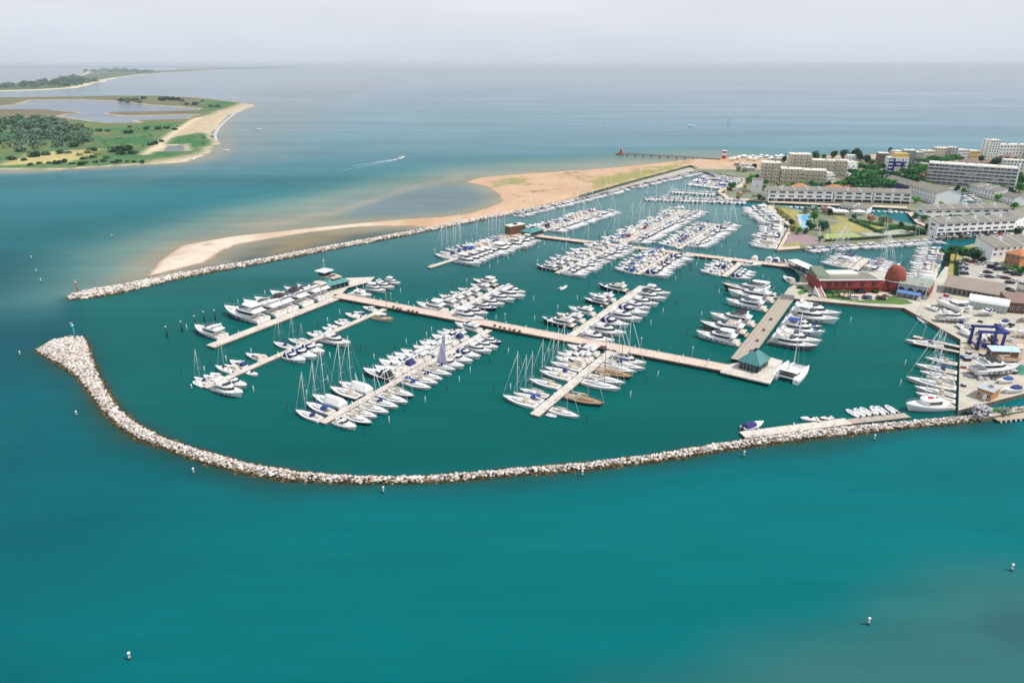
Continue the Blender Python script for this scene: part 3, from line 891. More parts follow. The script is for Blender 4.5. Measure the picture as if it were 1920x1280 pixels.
def motor_yacht_parts(L=18.0, hullc='white', top='open', cover=None, tall=False):
    """flybridge motor yacht: hull, deck, saloon with window band, flybridge, arch, platform, sun pads"""
    B = L * 0.275; hm = HULL[hullc]; k = L / 18
    h0, h1 = 1.45 * k, 2.5 * k
    H, D, b, z = hull(L, B, h0, h1, 2.5)
    P = [('hull', H, hm, None), ('deck', D, deck_m, None)]
    wn = MB()
    for s in (-1, 1):
        for (xa, xb) in ((.30, .36), (.40, .50), (.56, .61), (.66, .70)):
            t = (xa + xb) / 2
            y = b(t) * .985
            wn.box(L * xa, L * xb, s * y - .09, s * y + .09, z(t) * .50, z(t) * .70)
    P.append(('hull_window', wn, glass_m, 'hull'))
    if hullc == 'white':
        for s in (-1, 1):
            bt = MB()
            for a in range(6):
                t0, t1 = .04 + a * .13, .04 + (a + 1) * .13
                pts = []
                for t in (t0, t1):
                    pts.append((L * t * .995, s * (b(t) * .945), z(t) * .10)); pts.append((L * t * .995, s * (b(t) * .945), -.1))
                bt.add([(x, y + s * .10, q) for x, y, q in pts], [(0, 2, 3, 1) if s > 0 else (1, 3, 2, 0)])
            P.append(('waterline_band', bt, navyh_m, 'hull'))
    zc = h0 + .05 * k
    lo = ring(.20 * L, .76 * L, B * .39, zc + .02); hi = ring(.17 * L, .60 * L, B * .37, zc + 1.75 * k)
    C = MB().frust(lo, hi, 0); P.append(('cabin', C, gel_m, None))
    W = MB().frust(lerp_ring(lo, hi, .46, 1.012), lerp_ring(lo, hi, .86, 1.012), 0)
    P.append(('cabin_window', W, glass_m, 'cabin'))
    zf = zc + 1.75 * k
    F = MB().frust(ring(.06 * L, .63 * L, B * .43, zf + .004, .3), ring(.05 * L, .61 * L, B * .42, zf + .16 * k, .3), 0)
    lo2 = ring(.12 * L, .60 * L, B * .40, zf + .16 * k + .003); hi2 = ring(.13 * L, .55 * L, B * .39, zf + .62 * k)
    F.frust(lo2, hi2, 0)
    P.append(('flybridge', F, gel_m, None))
    P.append(('flybridge_deck', MB().frust(lerp_ring(lo2, hi2, 1.003, .9), lerp_ring(lo2, hi2, 1.03, .88)), teak_m if hullc != 'white' else deck_m, 'flybridge'))
    se = MB().box(.18 * L, .27 * L, -B * .26, B * .26, zf + .63 * k, zf + .86 * k, 0, .05, .05)
    se.box(.33 * L, .37 * L, -B * .24, -B * .02, zf + .63 * k, zf + 1.0 * k, 0, .05, .05)
    P.append(('flybridge_seat', se, cush_m, 'flybridge'))
    ws = MB().frust(ring(.42 * L, .55 * L, B * .36, zf + .62 * k, .7), ring(.41 * L, .52 * L, B * .34, zf + .95 * k, .7))
    P.append(('flybridge_screen', ws, glass_m, 'flybridge'))
    A = MB()
    ah = 1.55 * k
    for s in (-1, 1):
        A.frust([(.20 * L, s * B * .38 - .09, zf + .5 * k), (.27 * L, s * B * .38 - .09, zf + .5 * k), (.27 * L, s * B * .38 + .09, zf + .5 * k), (.20 * L, s * B * .38 + .09, zf + .5 * k)],
                [(.14 * L, s * B * .33 - .08, zf + ah), (.19 * L, s * B * .33 - .08, zf + ah), (.19 * L, s * B * .33 + .08, zf + ah), (.14 * L, s * B * .33 + .08, zf + ah)])
    A.box(.14 * L, .19 * L, -B * .34, B * .34, zf + ah + .003, zf + ah + .14)
    A.box(.150 * L, .178 * L, -.35 * k, .35 * k, zf + ah + .145, zf + ah + .5 * k, 0, .1, .1)
    A.tube((.165 * L, B * .2, zf + ah + .1), (.155 * L, B * .2, zf + ah + 1.9 * k), .03, .015, 4)
    P.append(('radar_arch', A, gel_m, None))
    if top == 'hard':
        P.append(('hardtop', MB().frust(ring(.13 * L, .45 * L, B * .36, zf + ah + .15, .25), ring(.14 * L, .44 * L, B * .34, zf + ah + .32, .25)), gel_m, 'flybridge'))
    elif top in CANVAS:
        P.append(('bimini', MB().frust(ring(.16 * L, .43 * L, B * .36, zf + ah + .15, .2), ring(.18 * L, .41 * L, B * .30, zf + ah + .42, .2)), CANVAS[top], 'flybridge'))
    sp = MB().box(.74 * L, .86 * L, -b(.8) * .52, b(.8) * .52, z(.8) + .02 * B, z(.8) + .26 * k, 0, .1, .1)
    P.append(('sun_pad', sp, CANVAS.get(cover, cush_m), 'deck'))
    ck = MB().box(.03 * L, .19 * L, -B * .36, B * .36, h0 - .03, h0 + .08 * k)
    P.append(('cockpit', ck, teak_m, None))
    tr = MB().box(-.055 * L, .0, -B * .40, B * .40, .30, .46)
    P.append(('swim_platform', tr, teak_m, None))
    rl = MB(); rail(rl, b, z, L, .5, .985, .75 * k, .025, 7); P.append(('bow_rail', rl, steel_m, None))
    fd = MB()
    for s in (-1, 1):
        for t in (.22, .42, .6): fd.tube((L * t, s * (b(t) + .16), .35), (L * t, s * (b(t) + .16), 1.1 * k), .16, n=6)
    P.append(('fender', fd, cnavy_m if hullc != 'navy' else cwhite_m, None))
    return P, L

def sport_cruiser_parts(L=12.0, hullc='white', cover=None):
    """low express cruiser: hull, deck, coach roof, raked screen, arch, cockpit or its canvas cover"""
    B = L * 0.30; hm = HULL[hullc]; k = L / 12
    h0, h1 = 1.05 * k, 1.75 * k
    H, D, b, z = hull(L, B, h0, h1, 2.4)
    P = [('hull', H, hm, None), ('deck', D, deck_m, None)]
    wn = MB()
    for s in (-1, 1):
        for (xa, xb) in ((.42, .56), (.62, .70)):
            t = (xa + xb) / 2; y = b(t) * .985
            wn.box(L * xa, L * xb, s * y - .07, s * y + .07, z(t) * .55, z(t) * .74)
    P.append(('hull_window', wn, glass_m, 'hull'))
    lo = ring(.40 * L, .84 * L, B * .36, h0 + .05, .5); hi = ring(.42 * L, .72 * L, B * .31, h0 + .85 * k, .5)
    P.append(('coach_roof', MB().frust(lo, hi), gel_m, None))
    sc = MB().frust(ring(.40 * L, .58 * L, B * .37, h0 + .70 * k, .55), ring(.33 * L, .47 * L, B * .32, h0 + 1.35 * k, .55))
    P.append(('windscreen', sc, glass_m, 'coach_roof'))
    tp = MB().frust(ring(.30 * L, .48 * L, B * .33, h0 + 1.353 * k, .4), ring(.31 * L, .46 * L, B * .30, h0 + 1.45 * k, .4))
    P.append(('roof', tp, gel_m, None))
    if cover:
        cv = MB().frust(ring(.02 * L, .40 * L, B * .40, h0 + .1, .15), ring(.07 * L, .36 * L, B * .30, h0 + 1.45 * k, .2))
        P.append(('cockpit_cover', cv, CANVAS[cover], None))
    else:
        ck = MB().box(.03 * L, .36 * L, -B * .34, B * .34, h0 - .02, h0 + .05)
        P.append(('cockpit', ck, teak_m, None))
        st = MB().box(.05 * L, .11 * L, -B * .32, B * .32, h0 + .053, h0 + .5 * k, 0, .06, .03)
        st.box(.12 * L, .26 * L, -B * .34, -B * .2, h0 + .053, h0 + .42 * k, 0, .03, .05)
        P.append(('cockpit_seat', st, cush_m, 'cockpit'))
    A = MB()
    for s in (-1, 1):
        A.frust([(.24 * L, s * B * .40 - .07, h0), (.30 * L, s * B * .40 - .07, h0), (.30 * L, s * B * .40 + .07, h0), (.24 * L, s * B * .40 + .07, h0)],
                [(.16 * L, s * B * .33 - .06, h0 + 1.6 * k), (.20 * L, s * B * .33 - .06, h0 + 1.6 * k), (.20 * L, s * B * .33 + .06, h0 + 1.6 * k), (.16 * L, s * B * .33 + .06, h0 + 1.6 * k)])
    A.box(.16 * L, .20 * L, -B * .34, B * .34, h0 + 1.603 * k, h0 + 1.75 * k)
    P.append(('radar_arch', A, gel_m, None))
    P.append(('sun_pad', MB().box(.66 * L, .80 * L, -b(.76) * .5, b(.76) * .5, z(.72) + .05, z(.72) + .26 * k, 0, .08, .08), cush_m, 'deck'))
    P.append(('swim_platform', MB().box(-.05 * L, 0, -B * .38, B * .38, .25, .4), teak_m, None))
    rl = MB(); rail(rl, b, z, L, .5, .98, .5 * k, .02, 5); P.append(('bow_rail', rl, steel_m, None))
    return P, L

def sailing_parts(L=12.5, hullc='white', hood='navy', mastc='alu', deckc='white', tent=False, sail=None):
    B = L * 0.275; k = L / 12.5; hm = HULL[hullc]
    h0, h1 = 1.0 * k, 1.35 * k
    H, D, b, z = hull(L, B, h0, h1, 1.9, .80, -.5, .12)
    mm = alu_m if mastc == 'alu' else blackm_m
    dk = {'white': deck_m, 'teak': teak_m, 'wood': woodh_m}[deckc]
    P = [('hull', H, hm, None), ('deck', D, dk, None)]
    st = MB()
    for s in (-1, 1):
        for a in range(7):
            t0, t1 = .02 + a * .13, .02 + (a + 1) * .13
            pts = []
            for t in (t0, t1):
                pts += [(L * t, s * (b(t) * .997 + .012), z(t) * .86), (L * t, s * (b(t) * .992 + .012), z(t) * .76)]
            st.add(pts, [(0, 2, 3, 1) if s > 0 else (1, 3, 2, 0)])
    P.append(('hull_stripe', st, cnavy_m if hullc in ('white', 'cream') else gel_m, 'hull'))
    lo = ring(.33 * L, .74 * L, B * .30, h0 + .05, .5); hi = ring(.35 * L, .69 * L, B * .24, h0 + .50 * k, .5)
    P.append(('coach_roof', MB().frust(lo, hi), gel_m if deckc != 'wood' else woodh_m, None))
    P.append(('coach_roof_window', MB().frust(lerp_ring(lo, hi, .35, 1.012), lerp_ring(lo, hi, .78, 1.012)), glass_m, 'coach_roof'))
    ck = MB().box(.05 * L, .32 * L, -B * .20, B * .20, h0 - .02, h0 + .10)
    P.append(('cockpit', ck, teak_m, None))
    wh = MB()
    for i in range(8):
        a0, a1 = 2 * PI * i / 8, 2 * PI * (i + 1) / 8
        wh.tube((.10 * L, math.cos(a0) * .45, h0 + .65 + math.sin(a0) * .45), (.10 * L, math.cos(a1) * .45, h0 + .65 + math.sin(a1) * .45), .03, n=4)
    P.append(('wheel', wh, steel_m, 'cockpit'))
    xm = .57 * L; zm = h0 + .4 * k; hm_ = L * 1.30
    ms = MB().tube((xm, 0, zm), (xm - .015 * L, 0, zm + hm_), .09 * k, .055 * k, 6)
    P.append(('mast', ms, mm, None))
    sp = MB()
    for f, wd in ((.36, .9), (.66, .65)):
        q = zm + hm_ * f
        for s in (-1, 1): sp.tube((xm - .01 * L, 0, q), (xm - .04 * L, s * wd * k, q + .08), .05, .03, 4)
    P.append(('spreader', sp, mm, 'mast'))
    if not tent:
        P.append(('boom', MB().tube((xm - .1, 0, zm + 1.0 * k), (.15 * L, 0, zm + 1.15 * k), .09, n=6), mm, 'mast'))
        sc = MB()
        sc.loft([[(x, math.cos(a) * .2 * k * q, zm + 1.25 * k + q * .22 * k * math.sin(a)) for a in np.linspace(0, 2 * PI, 7)[:-1]] for x, q in ((.16 * L, .5), (.3 * L, .9), (.45 * L, 1.15), (.555 * L, 1.2))], cap=True)
        P.append(('sail_cover', sc, CANVAS.get(hood, cwhite_m), 'mast'))
        hd = MB().frust(ring(.27 * L, .44 * L, B * .27, h0 + .12, .5), ring(.29 * L, .38 * L, B * .22, h0 + .98 * k, .4))
        P.append(('sprayhood', hd, CANVAS[hood], None))
        if hood == 'blue' and L > 11:
            bm = MB().frust(ring(.06 * L, .22 * L, B * .26, h0 + 1.75 * k, .1), ring(.08 * L, .20 * L, B * .2, h0 + 1.92 * k, .1))
            for s in (-1, 1):
                bm.tube((.09 * L, s * B * .25, h0), (.08 * L, s * B * .25, h0 + 1.78 * k), .02, n=4); bm.tube((.15 * L, s * B * .25, h0), (.2 * L, s * B * .25, h0 + 1.78 * k), .02, n=4)
            P.append(('bimini', bm, CANVAS[hood], None))
    else:
        tn = MB().frust(ring(.0 * L, .58 * L, B * .47, h0 + .25, .2), ring(.06 * L, .54 * L, B * .17, h0 + 1.9 * k, .2), 0)
        P.append(('winter_cover', tn, cwhite_m, None))
    fs = MB().tube((.985 * L, 0, z(.98) + .2), (xm, 0, zm + hm_ * .93), .075 * k, .05 * k, 5)
    P.append(('furled_jib', fs, cwhite_m, None))
    rg = MB().tube((.02 * L, 0, h0), (xm - .015 * L, 0, zm + hm_), .014, n=4)
    for s in (-1, 1):
        rg.tube((xm - .02 * L, s * b(.55) * .93, z(.55)), (xm - .03 * L, s * .65 * k, zm + hm_ * .66), .013, n=4)
        rg.tube((xm - .03 * L, s * .65 * k, zm + hm_ * .66), (xm - .015 * L, 0, zm + hm_ * .95), .013, n=4)
    P.append(('rigging', rg, wire_m, None))
    if sail:
        sl = MB().frust([(xm - .2, -.06, zm + 1.2), (.14 * L, -.06, zm + 1.3), (.14 * L, .06, zm + 1.3), (xm - .2, .06, zm + 1.2)],
                        [(xm - .3, -.04, zm + hm_ * .92), (xm - .8, -.04, zm + hm_ * .92), (xm - .8, .04, zm + hm_ * .92), (xm - .3, .04, zm + hm_ * .92)])
        P.append(('mainsail', sl, lav_m, None))
    rl = MB(); rail(rl, b, z, L, .02, .97, .55, .016, 7); P.append(('guard_rail', rl, steel_m, None))
    return P, L

def motorboat_parts(L=7.0, hullc='white', cover=None):
    B = L * 0.34; k = L / 7; hm = HULL[hullc]
    h0, h1 = .75 * k, 1.1 * k
    H, D, b, z = hull(L, B, h0, h1, 2.3)
    P = [('hull', H, hm, None), ('deck', D, deck_m if hullc != 'wood' else woodh_m, None)]
    if cover:
        P.append(('boat_cover', MB().frust(ring(.04 * L, .66 * L, B * .43, h0 + .02, .3), ring(.10 * L, .55 * L, B * .24, h0 + .75 * k, .3)), CANVAS[cover], None))
    else:
        P.append(('cockpit', MB().box(.06 * L, .55 * L, -B * .34, B * .34, h0 - .02, h0 + .06), cush_m, None))
        P.append(('console', MB().frust(ring(.38 * L, .64 * L, B * .28, h0 + .063, .5), ring(.40 * L, .54 * L, B * .22, h0 + .62 * k, .5)), gel_m, None))
        P.append(('windscreen', MB().frust(ring(.40 * L, .56 * L, B * .26, h0 + .6 * k, .6), ring(.36 * L, .48 * L, B * .22, h0 + .98 * k, .6)), glass_m, 'console'))
        P.append(('stern_seat', MB().box(.07 * L, .15 * L, -B * .3, B * .3, h0 + .063, h0 + .4 * k, 0, .04, .04), cwhite_m, 'cockpit'))
    P.append(('outboard_motor', MB().box(-.08 * L, -.01 * L, -.22 * k, .22 * k, .2, h0 + .35 * k, 0, .08, .06), rub_m, None))
    return P, L

def dinghy_parts(L=4.6, tube='white'):
    B = L * .42
    tm = ribw_m if tube == 'white' else CANVAS.get(tube, ribr_m)
    r = L * .062
    path = [(0, -B * .36), (.35 * L, -B * .38), (.7 * L, -B * .33), (.9 * L, -B * .18), (.97 * L, 0), (.9 * L, B * .18), (.7 * L, B * .33), (.35 * L, B * .38), (0, B * .36)]
    c = MB(); rings = []
    for i, p in enumerate(path):
        q0 = Vector(path[max(0, i - 1)]); q1 = Vector(path[min(len(path) - 1, i + 1)])
        n = (q1 - q0).normalized(); s = Vector((n.y, -n.x))
        rings.append([(p[0] + s.x * math.cos(a) * r, p[1] + s.y * math.cos(a) * r, .32 + math.sin(a) * r + .12 * (p[0] / L) ** 2) for a in np.linspace(0, 2 * PI, 9)[:-1]])
    c.loft(rings, cap=True)
    P = [('inflatable_collar', c, tm, None), ('floor', MB().frust(ring(.0, .86 * L, B * .34, .02, .4), ring(.0, .86 * L, B * .35, .22, .4)), deck_m, None),
         ('console', MB().box(.36 * L, .50 * L, -.3, .3, .223, .9, 0, .08, .05), gel_m, None),
         ('outboard_motor', MB().box(-.12 * L, .0, -.18, .18, .1, .95, 0, .06, .05), rub_m, None)]
    return P, L

def classic_parts(L=11.0):
    """small wooden workboat with a wheelhouse"""
    B = L * .32
    H, D, b, z = hull(L, B, 1.0, 1.8, 2.0)
    P = [('hull', H, cbeige_m, None), ('deck', D, woodh_m, None),
         ('wheelhouse', MB().frust(ring(.42 * L, .66 * L, B * .26, 1.15, .3), ring(.43 * L, .64 * L, B * .25, 2.9, .3)), gel_m, None),
         ('wheelhouse_window', MB().frust(ring(.417 * L, .66 * L, B * .265, 2.0, .3), ring(.418 * L, .66 * L, B * .262, 2.6, .3)), glass_m, 'wheelhouse'),
         ('awning', MB().box(.08 * L, .42 * L, -B * .32, B * .32, 2.6, 2.72, 0, .1, .1), cwhite_m, None),
         ('mast', MB().tube((.7 * L, 0, 1.4), (.7 * L, 0, 15.5), .13, .08, 6), woodh_m, None)]
    return P, L

def trawler_parts(L=17.0):
    """white trawler yacht with a raised wheelhouse and bulwarks"""
    B = L * .30
    H, D, b, z = hull(L, B, 1.7, 3.0, 2.2)
    lo = ring(.26 * L, .66 * L, B * .34, 1.75, .25); hi = ring(.27 * L, .64 * L, B * .33, 3.9, .25)
    P = [('hull', H, gel_m, None), ('deck', D, deck_m, None), ('deckhouse', MB().frust(lo, hi), gel_m, None)]
    wn = MB()
    for s in (-1, 1):
        for i in range(5): wn.box(L * (.30 + .055 * i), L * (.335 + .055 * i), s * B * .335 - .08, s * B * .335 + .08, 2.7, 3.4)
    P.append(('deckhouse_window', wn, glass_m, 'deckhouse'))
    P.append(('roof', MB().frust(ring(.22 * L, .67 * L, B * .38, 3.904, .2), ring(.22 * L, .66 * L, B * .37, 4.05, .2)), gel_m, 'deckhouse'))
    P.append(('life_raft', MB().box(.40 * L, .50 * L, -.7, .3, 4.055, 4.5, 0, .1, .1), ribr_m, None))
    P.append(('funnel', MB().box(.28 * L, .33 * L, -.5, .5, 4.055, 5.0, 0, .15, .1), cwhite_m, None))
    P.append(('mast', MB().tube((.62 * L, 0, 4.0), (.62 * L, 0, 9.5), .1, .06, 6), alu_m, None))
    P.append(('cockpit', MB().box(.03 * L, .25 * L, -B * .36, B * .36, 1.66, 1.76), teak_m, None))
    rl = MB(); rail(rl, b, z, L, .02, .98, .9, .03, 10); P.append(('guard_rail', rl, steel_m, None))
    return P, L

def catamaran_parts(L=14.0, B=7.6, mast=True):
    P = []
    for s in (-1, 1):
        H, D, b, z = hull(L, 2.1, 1.5, 1.9, 1.9, .75)
        for m in (H, D): m.v = [(x, y + s * (B / 2 - 1.05), q) for x, y, q in m.v]
        P.append(('hull', H, gel_m, None)); P.append(('deck', D, deck_m, None))
    P.append(('bridge_deck', MB().box(.08 * L, .66 * L, -B / 2 + 1.2, B / 2 - 1.2, .95, 1.62), gel_m, None))
    tr = MB().box(.66 * L, .9 * L, -B / 2 + 1.3, B / 2 - 1.3, 1.45, 1.5)
    P.append(('trampoline', tr, wire_m, None))
    P.append(('crossbeam', MB().tube((.91 * L, -B / 2 + 1, 1.6), (.91 * L, B / 2 - 1, 1.6), .12), alu_m, None))
    lo = ring(.20 * L, .66 * L, B * .34, 1.625, .4); hi = ring(.18 * L, .56 * L, B * .31, 2.7, .4)
    P.append(('saloon', MB().frust(lo, hi), gel_m, None))
    P.append(('saloon_window', MB().frust(lerp_ring(lo, hi, .35, 1.01), lerp_ring(lo, hi, .8, 1.01)), glass_m, 'saloon'))
    P.append(('cockpit', MB().box(.09 * L, .2 * L, -B * .25, B * .25, 1.623, 1.66), teak_m, None))
    P.append(('cockpit_seat', MB().box(.095 * L, .125 * L, -B * .24, B * .24, 1.663, 2.1), cdark_m, 'cockpit'))
    P.append(('hardtop', MB().box(.07 * L, .24 * L, -B * .27, B * .27, 3.3, 3.42), gel_m, None))
    if mast:
        P.append(('mast', MB().tube((.55 * L, 0, 2.7), (.54 * L, 0, 21), .17, .11, 7), alu_m, None))
        P.append(('boom', MB().tube((.54 * L, 0, 3.9), (.14 * L, 0, 4.1), .13), alu_m, 'mast'))
        P.append(('sail_cover', MB().tube((.53 * L, 0, 4.15), (.15 * L, 0, 4.3), .28, .2), cwhite_m, 'mast'))
        rg = MB().tube((.91 * L, 0, 1.6), (.545 * L, 0, 19.5), .06, n=4)
        for s in (-1, 1): rg.tube((.5 * L, s * (B / 2 - .4), 1.7), (.545 * L, 0, 19.5), .03, n=4)
        P.append(('rigging', rg, wire_m, None))
    return P, L

KINDS = {
    'fb': ('motor_yacht', 'motor yacht', lambda: motor_yacht_parts(18), 'white flybridge motor yacht'),
    'fbh': ('motor_yacht', 'motor yacht', lambda: motor_yacht_parts(19, top='hard'), 'white motor yacht with hardtop flybridge'),
    'fbd': ('motor_yacht', 'motor yacht', lambda: motor_yacht_parts(18, top='dark'), 'white motor yacht under dark bimini'),
    'fbb': ('motor_yacht', 'motor yacht', lambda: motor_yacht_parts(18, top='blue', cover='blue'), 'white motor yacht under blue bimini'),
    'fbn': ('motor_yacht', 'motor yacht', lambda: motor_yacht_parts(18, 'navy', cover='blue'), 'navy hulled motor yacht'),
    'fbg': ('motor_yacht', 'motor yacht', lambda: motor_yacht_parts(18, 'grey'), 'grey hulled motor yacht'),
    'fbk': ('motor_yacht', 'motor yacht', lambda: motor_yacht_parts(18, 'black', top='hard'), 'black hulled motor yacht'),
    'fbc': ('motor_yacht', 'motor yacht', lambda: motor_yacht_parts(18, 'cream', top='beige'), 'cream motor yacht under beige bimini'),
    'sc': ('sport_cruiser', 'cruiser', lambda: sport_cruiser_parts(12), 'white open sport cruiser'),
    'scn': ('sport_cruiser', 'cruiser', lambda: sport_cruiser_parts(12, cover='navy'), 'white sport cruiser with navy cover'),
    'scb': ('sport_cruiser', 'cruiser', lambda: sport_cruiser_parts(12, cover='blue'), 'white sport cruiser with blue cover'),
    'scd': ('sport_cruiser', 'cruiser', lambda: sport_cruiser_parts(12, 'navy', cover='dark'), 'navy sport cruiser with charcoal cover'),
    'scw': ('sport_cruiser', 'cruiser', lambda: sport_cruiser_parts(12, cover='beige'), 'white sport cruiser with beige cover'),
    'scg': ('sport_cruiser', 'cruiser', lambda: sport_cruiser_parts(12, 'grey'), 'grey sport cruiser'),
    'scr': ('sport_cruiser', 'cruiser', lambda: sport_cruiser_parts(12, cover='red'), 'white sport cruiser with burgundy cover'),
    'sct': ('sport_cruiser', 'cruiser', lambda: sport_cruiser_parts(12, cover='teal'), 'white sport cruiser with teal cover'),
    'sl': ('sailing_yacht', 'sailing yacht', lambda: sailing_parts(12.5), 'white sailing yacht with navy sprayhood'),
    'slb': ('sailing_yacht', 'sailing yacht', lambda: sailing_parts(12.5, hood='blue'), 'white sailing yacht with blue sprayhood'),
    'slw': ('sailing_yacht', 'sailing yacht', lambda: sailing_parts(12.5, hood='beige'), 'white sailing yacht with beige sprayhood'),
    'slk': ('sailing_yacht', 'sailing yacht', lambda: sailing_parts(12.5, hood='white', mastc='black'), 'white sailing yacht with black mast'),
    'sln': ('sailing_yacht', 'sailing yacht', lambda: sailing_parts(13, 'navy', hood='beige'), 'navy sailing yacht with beige sprayhood'),
    'sld': ('sailing_yacht', 'sailing yacht', lambda: sailing_parts(14, 'black', hood='beige', deckc='wood'), 'dark sailing yacht with varnished deck'),
    'slt': ('sailing_yacht', 'sailing yacht', lambda: sailing_parts(12.5, tent=True), 'sailing yacht under white tent cover'),
    'slv': ('sailing_yacht', 'sailing yacht', lambda: sailing_parts(12.5, hood='navy', sail=True), 'sailing yacht with hoisted lavender sail'),
    'mb': ('motorboat', 'motorboat', lambda: motorboat_parts(7), 'small white motorboat'),
    'mbn': ('motorboat', 'motorboat', lambda: motorboat_parts(7, cover='navy'), 'small motorboat under navy cover'),
    'mbb': ('motorboat', 'motorboat', lambda: motorboat_parts(7, cover='blue'), 'small motorboat under blue cover'),
    'mbw': ('motorboat', 'motorboat', lambda: motorboat_parts(7, cover='white'), 'small motorboat under white cover'),
    'mbd': ('motorboat', 'motorboat', lambda: motorboat_parts(7, 'navy', cover='dark'), 'small motorboat under charcoal cover'),
    'mbt': ('motorboat', 'motorboat', lambda: motorboat_parts(7, cover='beige'), 'small motorboat under beige cover'),
    'mbr': ('motorboat', 'motorboat', lambda: motorboat_parts(6, 'red'), 'small red motorboat'),
    'rib': ('inflatable_dinghy', 'dinghy', lambda: dinghy_parts(4.6), 'white inflatable dinghy'),
    'ribr': ('inflatable_dinghy', 'dinghy', lambda: dinghy_parts(4.6, 'redtube'), 'red inflatable dinghy'),
    'cl': ('wooden_workboat', 'boat', lambda: classic_parts(11), 'beige wooden workboat with white awning'),
    'tw': ('trawler_yacht', 'trawler yacht', lambda: trawler_parts(17), 'white trawler yacht'),
    'cat': ('sailing_catamaran', 'catamaran', lambda: catamaran_parts(14), 'white sailing catamaran'),
    'catm': ('motor_catamaran', 'catamaran', lambda: catamaran_parts(13, 6.4, False), 'white motor catamaran'),
}
PROTO = {}
FLAT = {}
def assemble(kind):
    """the kind's boat as an Empty with its parts (each a mesh of its own)"""
    name, cat, fn, _d = KINDS[kind]
    parts, L = fn()
    root = bpy.data.objects.new(name, None)
    made = {}
    meshes = [(pn, mb.mesh(pn, m), par) for pn, mb, m, par in parts]
    return (meshes, L)

def boat(kind, x, y, heading, length, label, group=None, z=0.0, beam=1.0, parts=True, tilt=0.0):
    name, cat, fn, _d = KINDS[kind]
    if parts:
        if kind not in PROTO: PROTO[kind] = assemble(kind)
        meshes, L = PROTO[kind]
        s = length / L; sy = s ** 0.85 * beam * 1.2
        root = empty(name, (x, y, z), heading)
        made = {}
        for pn, me, par in meshes:
            o = bpy.data.objects.new(pn, me)
            link(o, made.get(par, root))
            made.setdefault(pn, o)
    else:
        if kind not in FLAT:
            pl, L = fn()
            keep = [p for p in pl if p[0] not in ('bow_rail', 'guard_rail', 'fender', 'wheel')]
            ms = []; J = MB()
            for pn, mb, m, par in keep:
                if m not in ms: ms.append(m)
                J.add(mb.v, mb.f, ms.index(m))
                J.sm[-len(mb.f):] = mb.sm
            FLAT[kind] = (J.mesh(name, ms), L)
        me, L = FLAT[kind]
        s = length / L; sy = s ** 0.85 * beam * 1.2
        root = bpy.data.objects.new(name, me)
        root.location = (x, y, z); root.rotation_euler = (0, 0, heading)
        link(root)
    root.scale = (s, sy, min(s ** 0.9 * 1.12, 1.35) if kind[:2] in ('fb', 'sc', 'mb') else min(s ** 0.9, 1.25))
    if tilt: root.rotation_euler.y = tilt
    return tag(root, label, cat, group)

ORD = ['outermost', 'second', 'third', 'fourth', 'fifth', 'sixth', 'seventh', 'eighth', 'ninth', 'tenth', 'eleventh', 'twelfth', 'thirteenth', 'fourteenth', 'fifteenth', 'sixteenth', 'seventeenth', 'eighteenth', 'nineteenth', 'twentieth', 'twenty-first', 'twenty-second', 'twenty-third', 'twenty-fourth', 'twenty-fifth', 'twenty-sixth', 'twenty-seventh', 'twenty-eighth', 'twenty-ninth', 'thirtieth'] + ['%s-%s' % (a, b) for a in ('thirty', 'forty', 'fifty') for b in ('first', 'second', 'third', 'fourth', 'fifth', 'sixth', 'seventh', 'eighth', 'ninth', 'tenth')]
BEAM = {'fb': .275, 'sc': .30, 'sl': .275, 'mb': .34, 'ri': .42, 'cl': .32, 'tw': .3, 'ca': .54}
PLACED = []
def berth(pierkey, side, where, rows, group, parts=True):
    """boats moored stern-to along one side of a pier. rows: (kind, along, length); along runs from the pier root"""
    a, d, L, width = PIER[pierkey]
    n = Vector((-d.y, d.x)) * side
    rows = sorted(rows, key=lambda r: -r[1])
    for i, (kind, al, ln) in enumerate(rows):
        gap = min([abs(al - r[1]) for j, r in enumerate(rows) if j != i] + [9])
        bm = ln * BEAM[kind[:2]]
        k = 1.0
        if bm > gap * 1.04: k = max(.64, gap * 1.04 / bm)
        st = a + d * al + n * (width / 2 + .7 + (.055 * ln if kind[:2] in ('fb', 'sc') else .0))
        ln2 = ln - (.055 * ln if kind[:2] in ('fb', 'sc') else 0)
        hd = math.atan2(n.y, n.x) + random.uniform(-.035, .035)
        lab = '%s, %s, %s' % (KINDS[kind][3], 'outermost' if i == 0 else ORD[i] + ' from outer end', where)
        boat(kind, st.x, st.y, hd, ln2, lab, group, beam=k, parts=parts)
        PLACED.append((st + n * ln2, n, d, where, len(rows) - i))

def from_bows(pierkey, side, spec):
    """turn bow positions into (kind, along, length) for berth()"""
    a, d, L, width = PIER[pierkey]
    n = Vector((-d.y, d.x)) * side
    out = []
    for kind, px, py in spec:
        zb = {'fb': 2.1, 'sc': 1.5, 'sl': 1.2, 'mb': .9, 'ri': .4, 'cl': 1.4, 'tw': 2.5, 'ca': 1.6}[kind[:2]]
        g = G((px, py), zb) - a
        out.append((kind, min(max(g.dot(d), .8), L + 2), min(26, max(3.6, g.dot(n) - width / 2 - .7))))
    return out
